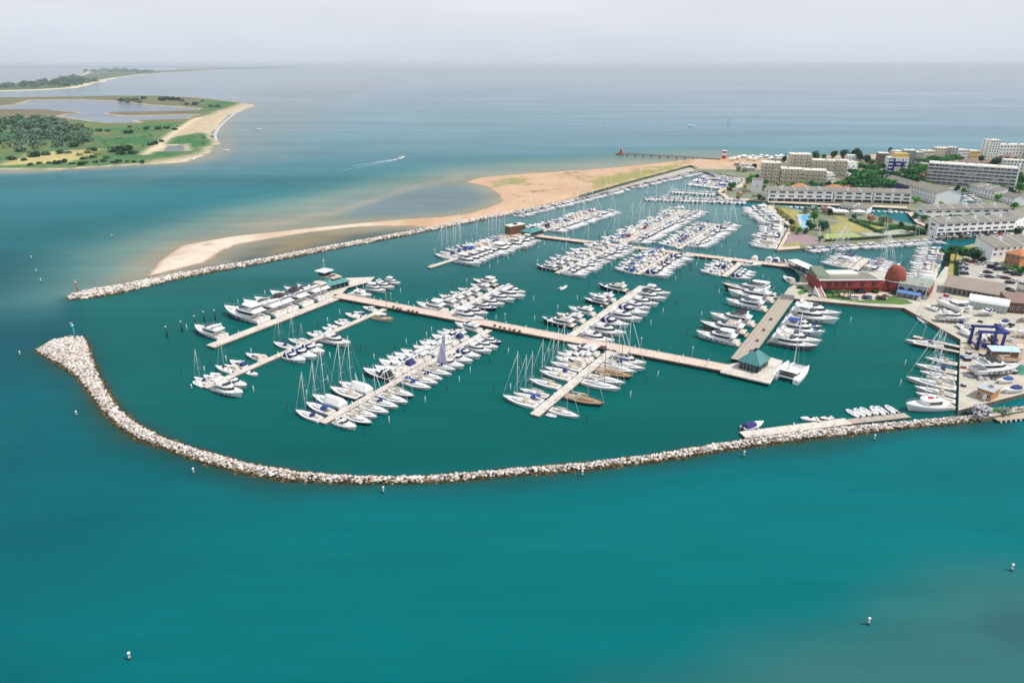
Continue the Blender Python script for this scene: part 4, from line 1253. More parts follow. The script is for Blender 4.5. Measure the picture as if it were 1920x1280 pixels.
# ------------------------------------------------------------------ the moored fleet
# looking from the pier root to its outer end: side -1 lies towards the channel, +1 towards the boatyard for the front pontoons
def near(pk, side, where, group, spec): berth(pk, side, where, from_bows(pk, side, spec), group)
near('P0', -1, 'control tower pontoon', 'yachts on the control tower pontoon', [
    ('fb', 364, 611), ('fbh', 413, 576), ('fb', 443, 564), ('fbd', 480, 560), ('fbd', 500, 548), ('fb', 534, 541), ('fbc', 566, 534)])
PIER['N0'] = (G((646, 548), 1.3), PIER['P2'][1] * -1, 40, 4.0)
near('N0', -1, 'control tower platform', 'yachts on the control tower platform', [
    ('tw', 697, 552), ('fbh', 724, 543), ('fb', 740, 537), ('fbh', 752, 528)])
near('P1', -1, 'channel side, second front pontoon', 'boats on the second front pontoon', [
    ('rib', 362, 716), ('sl', 362, 705), ('sc', 381, 700), ('sc', 393, 696), ('mb', 403, 687), ('slw', 408, 684), ('scw', 421, 681), ('scn', 430, 674),
    ('scw', 460, 661), ('scw', 480, 661), ('sl', 512, 640), ('slw', 540, 633), ('slw', 560, 631), ('mb', 576, 623), ('sc', 588, 617),
    ('mbw', 604, 613), ('mb', 613, 608), ('mb', 627, 602), ('sc', 634, 596), ('mb', 648, 588), ('scn', 663, 582), ('sc', 680, 573)])
near('P1', 1, 'boatyard side, second front pontoon', 'boats on the second front pontoon', [
    ('fb', 455, 736), ('sc', 463, 722), ('mb', 484, 702), ('scn', 575, 675), ('scn', 596, 670), ('scn', 610, 660), ('mb', 606, 648), ('fb', 657, 643), ('cl', 737, 599)])
near('P2', -1, 'channel side, third front pontoon', 'yachts on the third front pontoon', [
    ('sl', 555, 767), ('slb', 572, 754), ('slt', 585, 740), ('sln', 618, 725), ('slt', 636, 715), ('scd', 682, 691), ('sc', 702, 686), ('sc', 709, 676), ('scn', 724, 669),
    ('sc', 737, 663), ('fb', 752, 653), ('sc', 775, 648), ('sc', 785, 641), ('fb', 799, 634), ('sc', 808, 629), ('scn', 819, 622), ('fb', 828, 616), ('fb', 853, 603)])
near('P2', 1, 'boatyard side, third front pontoon', 'yachts on the third front pontoon', [
    ('sc', 670, 799), ('sln', 699, 792), ('slw', 707, 781), ('slw', 729, 773), ('sl', 747, 763), ('slw', 766, 754), ('sln', 778, 741), ('slb', 809, 727), ('slw', 822, 718),
    ('sl', 832, 710), ('slw', 847, 702), ('slv', 855, 692), ('scw', 872, 686), ('sc', 887, 677), ('scn', 902, 668), ('fb', 923, 656), ('fb', 935, 649), ('fbn', 941, 638)])
near('P3', -1, 'channel side, fourth front pontoon', 'yachts on the fourth front pontoon', [
    ('slw', 942, 741), ('slb', 962, 735), ('sln', 974, 727), ('slw', 992, 709), ('slw', 1011, 694), ('sl', 1021, 687), ('slw', 1031, 678), ('scw', 1042, 669), ('sc', 1045, 661), ('fb', 1058, 655), ('fb', 1063, 645)])
near('P3', 1, 'boatyard side, fourth front pontoon', 'yachts on the fourth front pontoon', [
    ('rib', 1024, 775), ('slw', 1088, 779), ('sld', 1133, 758), ('slk', 1164, 730), ('slw', 1172, 719), ('sld', 1189, 706), ('slk', 1193, 698), ('sl', 1211, 692), ('fbc', 1212, 680)])
near('N1', 1, 'channel side, first middle pontoon', 'motor yachts on the first middle pontoon', [
    ('fbh', 781, 567), ('fb', 811, 559), ('fb', 824, 552), ('fb', 843, 546), ('fb', 859, 539), ('fb', 881, 531), ('fbk', 888, 522)])
near('N1', -1, 'boatyard side, first middle pontoon', 'motor yachts on the first middle pontoon', [
    ('fbh', 908, 598), ('fb', 916, 586), ('fbn', 932, 576), ('fb', 947, 569), ('fb', 966, 561), ('fb', 986, 555), ('fb', 987, 546)])
near('N2', 1, 'channel side, second middle pontoon', 'motor yachts on the second middle pontoon', [
    ('fbn', 1017, 594), ('fb', 1043, 586), ('fb', 1065, 574), ('fbk', 1094, 557), ('fb', 1104, 549), ('fbn', 1122, 532), ('mbd', 1128, 572)])
near('N2', -1, 'boatyard side, second middle pontoon', 'motor yachts on the second middle pontoon', [
    ('fb', 1152, 638), ('fb', 1174, 625), ('scn', 1181, 610), ('fb', 1205, 598), ('scn', 1217, 589), ('fb', 1222, 576), ('fb', 1236, 569), ('fbd', 1251, 559), ('fbh', 1258, 549)])
# broad planked pier
a, b_ = G((1387, 675), 1.4), G((1477, 556), 1.4)
PIER['WP'] = (b_, (a - b_).normalized(), (a - b_).length, 6.5)
near('WP', -1, 'channel side, planked pier', 'large yachts on the planked pier', [
    ('fbh', 1304, 622), ('fbg', 1313, 604), ('fbd', 1331, 588), ('fbh', 1360, 562), ('fb', 1364, 545), ('fbk', 1358, 529), ('fb', 1374, 521)])
near('WP', 1, 'boatyard side, planked pier', 'large yachts on the planked pier', [
    ('fbg', 1533, 650), ('fb', 1541, 641), ('fbb', 1547, 623), ('fbn', 1541, 612), ('fbh', 1573, 601), ('fb', 1577, 590)])
c = G((1471, 716), 0)
boat('cat', c.x, c.y, R(52), 15, 'white sailing catamaran moored at the head platform of the planked pier')
# rear pontoons
def fill(pk, side, where, group, t0, t1, n, kinds, lmin, lmax, parts=True):
    a, d, L, w_ = PIER[pk]
    rows = []
    for i in range(n):
        al = L * (t0 + (t1 - t0) * (i + .5) / n) + random.uniform(-.3, .3)
        k = random.choice(kinds)
        ln = random.uniform(lmin, lmax) * (0.62 if k[:2] == 'mb' else 1)
        rows.append((k, al, ln))
    berth(pk, side, where, rows, group, parts)
MIX = ['sc', 'sc', 'sc', 'scw', 'fb', 'fb', 'sl', 'slw', 'slw', 'scb', 'scn', 'sc']
SAILY = ['slw', 'slw', 'slw', 'slb', 'sl', 'slk', 'sc', 'scw', 'sc', 'fb', 'sc']
MOT = ['fb', 'sc', 'fb', 'scw', 'fbh', 'sc', 'scn']
near('R1', -1, 'channel side, first rear pontoon', 'boats on the first rear pontoon', [('slw', 815, 476), ('sl', 824, 472), ('slb', 834, 467), ('sl', 845, 464)])
fill('R1', -1, 'channel side, inner first rear pontoon', 'boats on the first rear pontoon', .04, .62, 13, ['slw', 'sl', 'slb', 'scw', 'sc', 'scb', 'sln'], 12.5, 15)
fill('R1', 1, 'boatyard side, first rear pontoon', 'boats on the first rear pontoon', .02, .80, 13, ['fb', 'fb', 'fbh', 'sc', 'fbc'], 15, 19)
fill('R2', -1, 'channel side, second rear pontoon', 'boats on the second rear pontoon', .02, .98, 9, ['fb', 'slw', 'fbn', 'sl', 'scw', 'sc', 'fb'], 12.5, 16)
fill('R2', 1, 'boatyard side, second rear pontoon', 'boats on the second rear pontoon', .02, 1.0, 13, ['sc', 'scn', 'scw', 'sl', 'fb', 'sc', 'scb'], 12, 15)
fill('R3', -1, 'channel side, third rear pontoon', 'boats on the third rear pontoon', .05, 1.0, 9, ['sc', 'slw', 'fbb', 'scw', 'sl', 'scb', 'slk'], 12, 15)
fill('R3', 1, 'boatyard side, third rear pontoon', 'boats on the third rear pontoon', .05, .98, 10, ['sc', 'scr', 'scw', 'scn', 'sl', 'slw'], 12, 15)
fill('R4', -1, 'channel side, fourth rear pontoon', 'boats on the fourth rear pontoon', .15, 1.0, 5, ['scd', 'scn', 'sl', 'sc', 'fb'], 11, 13)
fill('R4', 1, 'boatyard side, fourth rear pontoon', 'boats on the fourth rear pontoon', .5, 1.0, 3, ['scn', 'sc', 'mb'], 10, 12)
fill('M1', 1, 'beach side, first back pontoon', 'boats on the first back pontoon', .03, .99, 17, ['sl', 'scn', 'sc', 'scw', 'mbn', 'scd', 'slw', 'fb'], 11, 14, False)
fill('M1', -1, 'boatyard side, first back pontoon', 'boats on the first back pontoon', .08, .99, 18, ['sc', 'slw', 'sc', 'fb', 'sc', 'scw'], 12, 15, False)
fill('M2', 1, 'beach side, second back pontoon', 'boats on the second back pontoon', .03, .99, 27, SAILY + ['scr', 'slk', 'sc', 'fb'], 12, 15, False)
fill('M2', -1, 'boatyard side, second back pontoon', 'boats on the second back pontoon', .06, .99, 26, SAILY + ['scb', 'scn', 'fb', 'sc'], 12, 15, False)
fill('M3', 1, 'beach side, third back pontoon', 'boats on the third back pontoon', .03, .99, 14, MIX + ['scr', 'slk'], 11.5, 14.5, False)
fill('M3', -1, 'boatyard side, third back pontoon', 'boats on the third back pontoon', .10, .99, 15, MIX + MOT, 12.5, 15.5, False)
# rows of smaller boats at the beach end
for pk, side, nm, n, t0 in (('X1', 1, 'nearest far row', 24, 0.02), ('X2', 1, 'second far row', 13, .0), ('X3', 1, 'third far row', 11, .0), ('X3', -1, 'third far row, beach side', 11, 0.), ('X6', 1, 'fourth far row', 11, .0), ('X6', -1, 'fourth far row, beach side', 10, .0), ('X4', 1, 'beach end row', 12, .0), ('X4', -1, 'beach end row, beach side', 11, .0)):
    fill(pk, side, nm, 'boats of the far rows', t0, .98, n, ['sc', 'scn', 'mb', 'scw', 'sc', 'fb', 'scb', 'sl'], 11, 13.5, False)
fill('X1', -1, 'back of nearest far row', 'boats of the far rows', .05, .80, 17, ['sc', 'mbn', 'mb', 'scw', 'sc', 'sl'], 9.5, 12, False)
def line(key, A, B, side, where, group, n, kinds, lmin, lmax, parts=False, width=0.0, z=1.4):
    a = G(A, z); b = G(B, z); L = (b - a).length
    PIER[key] = (a, (b - a) / L, L, width)
    fill(key, side, where, group, .01, .99, n, kinds, lmin, lmax, parts)
line('B1', (1306, 322), (1176, 350), 1, 'inner quay under the beach', 'boats on the quay under the beach', 30, ['sc', 'mb', 'scw', 'sc', 'sl', 'scn', 'mbt'], 10, 13)
line('B2', (1172, 352), (956, 403), 1, 'inner rocks under the sandbar', 'boats along the far breakwater', 34, ['sc', 'mb', 'sc', 'sc', 'sl', 'scn', 'scr', 'mbt'], 9.5, 13)
line('Q1', (1441, 391), (1475, 420), -1, 'curved pool promenade', 'yachts along the pool promenade', 11, ['fb', 'fbh', 'fb', 'fb'], 17, 23)
line('Q2', (1478, 427), (1458, 466), -1, 'straight pool promenade', 'yachts along the pool promenade', 14, ['fb', 'sc', 'fb', 'scb', 'scn', 'slw', 'fbh'], 14.5, 18)
line('Q3', (1502, 464), (1752, 447), -1, 'hedge below the tennis courts', 'boats below the tennis courts', 32, ['scn', 'sc', 'mbb', 'sc', 'scw', 'sl', 'slw', 'mbt', 'sct', 'scw'], 9.5, 12.5)
fill('C1', 1, 'channel side, pontoon behind red building', 'sailing boats behind the red building', .0, 1.0, 7, ['slw', 'sl', 'slt', 'slw'], 13, 15.5)
fill('C1', -1, 'boatyard side, pontoon behind red building', 'sailing boats behind the red building', .0, 1.0, 8, ['slw', 'slb', 'sl', 'slt', 'scw'], 12, 14)
line('W3', (1776, 468), (1757, 527), -1, 'quay by the tall pines', 'boats on the quay by the tall pines', 17, ['scb', 'slb', 'slw', 'sc', 'scb', 'slw', 'scw', 'slt', 'sc'], 12, 15, True)
PIER['YQ'] = (G((1801, 660), 1.4), (G((1797, 752), 1.4) - G((1801, 660), 1.4)).normalized(), 58, 0.0)
near('YQ', -1, 'boatyard quay', 'yachts on the boatyard quay', [
    ('slw', 1734, 669), ('sl', 1715, 682), ('slw', 1724, 694), ('scw', 1736, 703), ('slw', 1698, 708), ('slw', 1714, 724), ('slw', 1716, 735)])
c = G((1779, 764), 0); e = G((1700, 770), 0)
boat('tw', c.x, c.y, math.atan2((e - c).y, (e - c).x), 15.5, 'white trawler yacht at the corner of the boatyard quay, largest boat there')
c = G((1768, 652), 0); e = G((1716, 645), 0)
boat('sl', c.x, c.y, math.atan2((e - c).y, (e - c).x), 13, 'sailing yacht lying in the travel lift dock')
c = G((1735, 607), 0); e = G((1710, 586), 0)
boat('slw', c.x, c.y, math.atan2((e - c).y, (e - c).x), 9.5, 'sailing yacht moored along the slanting boatyard quay')
c = G((1393, 807), 0); e = G((1421, 799), 0)
boat('mbn', c.x, c.y, math.atan2((e - c).y, (e - c).x), 8, 'small motorboat with navy cover at the tip of the breakwater pontoon')
c = G((1535, 789), 0); e = G((1508, 788), 0)
boat('mb', c.x, c.y, math.atan2((e - c).y, (e - c).x), 5.6, 'small white motorboat beside the breakwater pontoon')
c = G((1562, 785), 0); e = G((1541, 787), 0)
boat('mbr', c.x, c.y, math.atan2((e - c).y, (e - c).x), 4.6, 'small red boat beside the breakwater pontoon')
for i, (sx, sy, bx, by) in enumerate([(1612, 783, 1590, 772), (1623, 782, 1604, 770), (1634, 780, 1615, 768), (1648, 779, 1633, 764), (1661, 778, 1648, 768), (1680, 776, 1664, 765)]):
    c = G((sx, sy), 0); e = G((bx, by), 0)
    boat('rib', c.x, c.y, math.atan2((e - c).y, (e - c).x), max(5.0, (e - c).length), '%s white inflatable dinghy from the open end of the floating pontoon' % ['first', 'second', 'third', 'fourth', 'fifth', 'sixth'][i], 'white inflatable dinghies on the floating pontoon')
c = G((1049, 544), 0); e = G((1063, 539), 0)
boat('mb', c.x, c.y, math.atan2((e - c).y, (e - c).x), 6.0, 'small motorboat under way alone in the open marina water')
# gap fillers round the short piers near the red building
for k, sx, sy, bx, by, ln, lab in (('scw', 1412, 492, 1420, 478, 10, 'beamy white cruiser with its stern on the rear walkway'), ('sc', 1439, 494, 1446, 482, 10, 'white cruiser between two others behind the rear walkway'),
                          ('scn', 1452, 495, 1460, 484, 10, 'cruiser with dark cockpit behind the rear walkway'), ('mbd', 1466, 497, 1474, 487, 8, 'small dark covered boat next to the white gangway'), ('sc', 1390, 499, 1424, 500, 11, 'low white cruiser lying along the rear walkway'), ('scw', 1487, 533, 1472, 524, 10, 'white cruiser at the root of the planked pier')):
    c = G((sx, sy), 0); e = G((bx, by), 0)
    boat(k, c.x, c.y, math.atan2((e - c).y, (e - c).x), ln, lab)
# canal boats in front of the white terraces
line('K1', (1446, 383), (1718, 396), -1, 'canal by the long white terrace', 'canal boats by the long white terrace', 26, ['mb', 'mbw', 'mb', 'scw', 'sc'], 9, 11)
line('K2', (1804, 353), (1872, 392), -1, 'basin below the big white block', 'boats in the basin below the big white block', 10, ['mbw', 'mb', 'scw'], 10, 13)
line('K3', (1788, 372), (1800, 388), 1, 'basin behind the gabled terrace', 'boats in the basin behind the gabled terrace', 4, ['mbw', 'scw', 'mb'], 9, 12)
# out at sea
def at_sea(kind, px, py, hd, ln, lab):
    c = G((px, py), 0)
    boat(kind, c.x, c.y, hd, ln, lab, parts=False)
at_sea('mb', 366, 300, R(170), 8, 'small white boat moored off the point of the green island')
at_sea('mb', 430, 283, R(170), 9, 'small white boat anchored off the island beach')
at_sea('mb', 480, 243, R(20), 10, 'small boat lying off the far island beach')
at_sea('sc', 1302, 237, R(190), 14, 'white motor cruiser far out at sea')
at_sea('mb', 556, 181, R(190), 20, 'lone white boat near the breaking shoal')
# ------------------------------------------------------------------ quays and ground of the town side
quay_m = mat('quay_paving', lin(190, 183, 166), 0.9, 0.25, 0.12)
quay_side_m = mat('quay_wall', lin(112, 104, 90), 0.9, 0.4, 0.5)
town_m = mat('town_ground', lin(138, 134, 114), 0.95, 0.35, 0.06, col2=lin(88, 102, 68))
asphalt_m = mat('pale_asphalt', lin(176, 170, 158), 0.9, 0.16, 0.15)
lawn_m = mat('lawn_grass', lin(86, 118, 50), 0.95, 0.3, 0.3, col2=lin(66, 100, 44))
dry_m = mat('dry_grass', lin(168, 148, 84), 0.95, 0.25, 0.25, col2=lin(126, 132, 70))
path_m = mat('pale_path', lin(204, 184, 164), 0.9, 0.18, 0.3)
court_g = mat('green_court', lin(146, 160, 92), 0.9, 0.12, 0.3)
court_p = mat('mauve_court', lin(150, 128, 132), 0.9, 0.14, 0.3)
court_y = mat('grey_court', lin(160, 166, 148), 0.9, 0.14, 0.3)
bsand_m = mat('town_beach_sand', lin(186, 162, 134), 0.95, 0.2, 0.08)
soil_m = mat('boatyard_dirt', lin(176, 160, 138), 0.95, 0.25, 0.15)
line_m = mat('line_paint', lin(235, 235, 228), 0.7)

def ground(name, P, z, material, side=None, hole=None, depth=2.4):
    m = MB()
    loops = [P] + ([hole] if hole else [])
    pts = [p for l in loops for p in l]
    tri = tessellate_polygon([[Vector((p.x, p.y, 0)) for p in l] for l in loops])
    fs = []
    for t in tri:
        a, b, c = (pts[i] for i in t)
        cr = (b.x - a.x) * (c.y - a.y) - (c.x - a.x) * (b.y - a.y)
        fs.append(tuple(t) if cr > 0 else tuple(t)[::-1])
    m.add([(p.x, p.y, z) for p in pts], fs, 0)
    mats = [material]
    if side:
        mats.append(side)
        for l in loops:
            n = len(l)
            for i in range(n):
                a, b = l[i], l[(i + 1) % n]
                m.add([(a.x, a.y, z), (b.x, b.y, z), (b.x, b.y, z - depth), (a.x, a.y, z - depth)], [(0, 1, 2, 3)], 1)
    o = m.build(name, mats)
    return tag(o, kind='structure')
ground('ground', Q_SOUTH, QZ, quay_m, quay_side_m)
ground('ground', Q_POOL, QZ, town_m, quay_side_m)
ground('ground', Q_NORTH, QZ, town_m, quay_side_m, BASIN)
LV = [0]
def sheet(name, pts, material, lv=1):
    return ground(name, GP(pts, QZ), QZ + 0.005 * lv, material)
# promenade and beach
sheet('beach', [(1285, 300), (1312, 317), (1395, 318), (1440, 318), (1470, 305), (1640, 297), (1920, 289), (2200, 283), (2200, 270), (1920, 282), (1700, 288), (1560, 292), (1440, 296), (1340, 298)], bsand_m)
sheet('path', [(1176, 347), (1300, 316), (1306, 319), (1190, 349)], path_m, 2) if False else None
sheet('path', [(1345, 358), (1352, 354), (1386, 346), (1398, 335), (1404, 338), (1392, 350), (1358, 360), (1366, 370), (1405, 373), (1404, 376), (1362, 373.5)], path_m, 2)
sheet('path', [(1440, 385), (1448, 398), (1480, 425), (1457, 468.5), (1500, 465.5), (1500, 461), (1466, 463), (1490, 424), (1456, 396), (1450, 386)], path_m, 2)
sheet('lawn', [(1452, 388), (1500, 396), (1490, 408), (1494, 420), (1470, 404)], dry_m, 1)
sheet('lawn', [(1560, 402), (1600, 412), (1660, 424), (1650, 434), (1560, 436), (1555, 424), (1580, 416)], dry_m, 1)
sheet('lawn', [(1640, 414), (1700, 424), (1720, 430), (1690, 432), (1650, 424)], lawn_m, 1)
sheet('lawn', [(1462, 461), (1482, 455), (1498, 452), (1500, 461)], dry_m, 3)
sheet('tennis_court', [(1546, 438), (1600, 436.5), (1625, 447), (1546, 451.5)], court_g, 2)
sheet('sports_court', [(1478, 440), (1500, 437), (1534, 446), (1534, 458), (1474, 458)], court_p, 2)
sheet('tennis_court', [(1612, 437), (1690, 430), (1722, 438), (1640, 447)], court_y, 2)
sheet('path', [(1700, 397), (1716, 399), (1722, 414), (1748, 428), (1754, 444), (1900, 437), (1900, 440.5), (1752, 446), (1744, 429), (1716, 416)], path_m, 2)
sheet('path', [(1440, 377), (1440, 379.5), (1700, 391), (1700, 387)], path_m, 1)
# south side: car park, lawns, boatyard
sheet('car_park', [(1792, 492), (1810, 478), (1860, 492), (1990, 500), (2100, 640), (1880, 552), (1800, 524), (1792, 508)], asphalt_m, 1)
sheet('lawn', [(1778, 505), (1780, 470), (1832, 457), (1850, 488), (1810, 480), (1793, 490), (1790, 524), (1776, 520)], dry_m, 2)
sheet('lawn', [(1520, 553.5), (1560, 549), (1620, 551), (1658, 552), (1700, 562), (1712, 569), (1690, 571), (1620, 568), (1540, 558)], lawn_m, 1)
sheet('car_park', [(1572, 549.5), (1660, 549.5), (1664, 561), (1600, 563), (1580, 555)], path_m, 2)
sheet('lawn', [(1494, 548), (1506, 541), (1512, 549), (1500, 553)], lawn_m, 1)
sheet('lawn', [(1882, 498), (1990, 515), (1990, 530), (1900, 505)], lawn_m, 2)
sheet('boatyard_ground', [(1812, 632), (1900, 622), (1990, 640), (1990, 690), (1880, 668), (1806, 660)], soil_m, 1)
# bay lines of the car park
def bay_line(a, b, w=0.18):
    A, B = G(a, QZ), G(b, QZ); d = (B - A).normalized() * w; n = Vector((-d.y, d.x))
    o = ground('bay_line', [A - n, B - n, B + n, A + n], QZ + 0.012, line_m)
for a, b in (((1862, 519), (1893, 529)), ((1836, 531), (1908, 556)), ((1838, 511), (1846, 522)), ((1893, 529), (1990, 560)), ((1908, 556), (1990, 585))):
    bay_line(a, b, 0.30)
for i in range(9): bay_line((1797 + i * 1.2, 493 + i * 3.6), (1812 + i * 1.4, 494 + i * 3.6), 0.1)
for i in range(8): bay_line((1600 + i * 8, 551.5), (1602 + i * 8, 560.5), 0.08)
# court lines
for pts in ([(1552, 440), (1598, 438.5)], [(1552, 449.5), (1616, 446.5)], [(1552, 440), (1552, 449.5)], [(1598, 438.5), (1616, 446.5)], [(1574, 439.3), (1584, 448)]):
    bay_line(*pts, w=0.09)

# ------------------------------------------------------------------ buildings
wallw_m = mat('white_render', lin(238, 238, 236), 0.85, 0.06, 0.25)
wallc_m = mat('cream_concrete', lin(220, 208, 186), 0.88, 0.12, 0.25)
wallg_m = mat('grey_concrete', lin(178, 178, 176), 0.88, 0.15, 0.25)
wallb_m = mat('blue_render', lin(24, 46, 128), 0.7, 0.15, 0.4)
wallo_m = mat('ochre_render', lin(196, 134, 84), 0.85, 0.15, 0.4)
wallr_m = mat('red_brick', lin(150, 62, 56), 0.85, 0.2, 0.6)
walln_m = mat('brown_panel', lin(118, 84, 64), 0.85, 0.25, 0.6)
wally_m = mat('yellow_render', lin(220, 186, 112), 0.85, 0.1, 0.4)
roofg_m = mat('grey_roof_sheet', lin(132, 127, 116), 0.8, 0.22, 0.35)
roofc_m = mat('pale_roof_slab', lin(222, 214, 200), 0.85, 0.12, 0.3)
roofo_m = mat('orange_tiles', lin(190, 122, 82), 0.85, 0.2, 1.2)
roofb_m = mat('brown_roof', lin(136, 112, 102), 0.85, 0.2, 0.5)
rooft_m = mat('teal_roof_sheet', lin(70, 132, 130), 0.6, 0.15, 0.5)
tealw_m = mat('teal_cladding', lin(96, 150, 146), 0.6, 0.2, 0.8)
awn_m = mat('blue_awning', lin(90, 126, 176), 0.8, 0.12, 1.0)
dglass_m = mat('window_glass', (0.016, 0.02, 0.032), 0.12, spec=0.5)
shade_m = mat('dark_opening', lin(40, 38, 40), 0.9, 0.3, 0.7)
WIN = {}
def window_mesh(w, h):
    key = (round(w, 2), round(h, 2))
    if key not in WIN:
        m = MB()
        f = 0.09
        m.box(-w / 2, w / 2, -.06, .02, 0, f, 0); m.box(-w / 2, w / 2, -.06, .02, h - f, h, 0)
        m.box(-w / 2, -w / 2 + f, -.06, .02, f, h - f, 0); m.box(w / 2 - f, w / 2, -.06, .02, f, h - f, 0)
        m.box(-.04, .04, -.05, .02, f, h - f, 0)
        m.add([(-w / 2 + f, -.03, f), (w / 2 - f, -.03, f), (w / 2 - f, -.03, h - f), (-w / 2 + f, -.03, h - f)], [(0, 1, 2, 3)], 1)
        WIN[key] = m.mesh('window', [white_m, dglass_m])
    return WIN[key]

def building(name, label, A, B, depth, h, roof='flat', floors=2, bays=6, wall=None, roofm=None, win=(1.5, 1.3), base=0.0, cat='building', side_win=True, rise=2.2,
             over=0.5, z0=QZ, arcade=False, balcony=False, skip=0.0, group=None, wing=None):
    wall = wall or wallw_m; roofm = roofm or roofg_m
    a, b = G(A, z0), G(B, z0)
    L = (b - a).length; d = (b - a) / L
    if not isinstance(depth, (int, float)): depth = (G(depth, z0) - b).length
    root = empty(name, (a.x, a.y, z0), math.atan2(d.y, d.x))
    tag(root, label, cat, group)
    D = depth
    m = MB()
    zb = -0.3
    if roof in ('flat', 'hip'):
        m.box(0, L, 0, D, zb, h)
    elif roof == 'mono':
        m.add([(0, 0, zb), (L, 0, zb), (L, D, zb), (0, D, zb), (0, 0, h), (L, 0, h), (L, D, h + rise), (0, D, h + rise)],
              [(3, 2, 1, 0), (4, 5, 6, 7), (0, 1, 5, 4), (1, 2, 6, 5), (2, 3, 7, 6), (3, 0, 4, 7)])
    elif roof == 'gable':
        v = [(0, 0, zb), (0, D, zb), (0, D, h), (0, D / 2, h + rise), (0, 0, h)]
        m.frust([(x, y, z) for x, y, z in v][::-1], [(L, y, z) for x, y, z in v][::-1])
        m.sm = [False] * len(m.f)
    w_ = m.build('wall', [wall], root)
    r = MB(); o = over
    if roof == 'flat':
        r.box(-.15, L + .15, -.15, D + .15, h + .003, h + .35)
        r.build('roof', [roofm], root)
        rp = MB()
        for _ in range(max(1, int(L / 12))):
            x, y = random.uniform(.1, .8) * L, random.uniform(.2, .7) * D
            s = random.uniform(.8, 2.0)
            rp.box(x, x + s, y, min(D - .3, y + s * .8), h + .353, h + .35 + random.uniform(.5, 1.4))
        rp.build('roof_plant', [wallg_m], root)
    elif roof == 'mono':
        k = rise / D
        z = lambda y: h + y * k
        r.add([(-.2, -o, z(-o) + .02), (L + .2, -o, z(-o) + .02), (L + .2, D + .2, z(D + .2) + .02), (-.2, D + .2, z(D + .2) + .02),
               (-.2, -o, z(-o) + .25), (L + .2, -o, z(-o) + .25), (L + .2, D + .2, z(D + .2) + .25), (-.2, D + .2, z(D + .2) + .25)],
              [(3, 2, 1, 0), (4, 5, 6, 7), (0, 1, 5, 4), (1, 2, 6, 5), (2, 3, 7, 6), (3, 0, 4, 7)])
        ro = r.build('roof', [roofm], root)
        dv = MB()
        n = max(2, int(L / 9))
        for i in range(1, n):
            x = L * i / n
            dv.add([(x - .12, -o, z(-o) + .25), (x + .12, -o, z(-o) + .25), (x + .12, D, z(D) + .25), (x - .12, D, z(D) + .25), (x - .12, -o, z(-o) + .6), (x + .12, -o, z(-o) + .6), (x + .12, D, z(D) + .6), (x - .12, D, z(D) + .6)],
                   [(4, 5, 6, 7), (0, 1, 5, 4), (1, 2, 6, 5), (2, 3, 7, 6), (3, 0, 4, 7)])
            if i % 2: dv.box(x + 1, x + 2.0, D * .55, D * .7, z(D * .5) + .2, z(D * .7) + 1.3)
        dv.build('party_wall', [wall if wall is not wallb_m else wallw_m], ro)
    elif roof == 'gable':
        k = rise / (D / 2)
        for s in (0, 1):
            y0, y1 = (-o, D / 2) if s == 0 else (D + o, D / 2)
            z_0, z_1 = h - o * k + .02, h + rise + .02
            q = [(-.3, y0, z_0), (L + .3, y0, z_0), (L + .3, y1, z_1), (-.3, y1, z_1)]
            t = [(x, y, zz + .22) for x, y, zz in q]
            if s: q, t = q[::-1], t[::-1]
            r.frust(q, t)
        r.sm = [False] * len(r.f)
        r.build('roof', [roofm], root)
    elif roof == 'hip':
        i_ = min(L, D) * .5 - .05
        r.frust([(-o, -o, h + .003), (L + o, -o, h + .003), (L + o, D + o, h + .003), (-o, D + o, h + .003)],
                [(i_ * .92, i_ * .92, h + rise), (L - i_ * .92, i_ * .92, h + rise), (L - i_ * .92, D - i_ * .92, h + rise), (i_ * .92, D - i_ * .92, h + rise)])
        r.sm = [False] * len(r.f)
        r.build('roof', [roofm], root)
    # windows: front and both ends
    me = window_mesh(*win)
    f0 = base
    fh = (h - f0) / floors
    for f in range(floors):
        for i in range(bays):
            if skip and random.random() < skip: continue
            x = L * (i + .5) / bays
            o_ = bpy.data.objects.new('window', me); o_.location = (x, -.012, f0 + fh * f + (fh - win[1]) * .5); link(o_, root)
        if side_win:
            for xs_, rz in ((0, -PI / 2), (L, PI / 2)):
                if (xs_ == 0) != (a.x > 40): continue       # only the end that faces the marina is glazed in view
                nb = max(1, int(D / 6))
                for i in range(nb):
                    o_ = bpy.data.objects.new('window', me); o_.location = (xs_ + (-.012 if xs_ == 0 else .012), D * (i + .5) / nb, f0 + fh * f + (fh - win[1]) * .5); o_.rotation_euler = (0, 0, rz); link(o_, root)
    if arcade:
        ar = MB().box(.4, L - .4, -.02, .05, 0.05, base - .3)  # flat dark panel: the shade inside the arcade put into colour
        ar.build('arcade', [shade_m], root)
        cm = MB().box(-.2, .2, -.35, -.03, 0, base - .28).mesh('pillar', wall)
        n = max(3, int(L / 6))
        for i in range(n + 1):
            o_ = bpy.data.objects.new('pillar', cm); o_.location = (.4 + (L - .8) * i / n, 0, 0); link(o_, root)
    if balcony:
        bm = MB().box(-win[0] * 1.2, win[0] * 1.2, -1.3, -.075, -.16, 0.0, 0).box(-win[0] * 1.2, win[0] * 1.2, -1.3, -1.22, 0.003, .95, 0)
        bmesh_ = bm.mesh('balcony', wall if wall is not wallb_m else wallw_m)
        for f in range(1, floors):
            for i in range(0, bays, 2):
                o_ = bpy.data.objects.new('balcony', bmesh_); o_.location = (L * (i + .5) / bays, 0, f0 + fh * f + (fh - win[1]) * .5 - .1); link(o_, root)
    return root, L, D

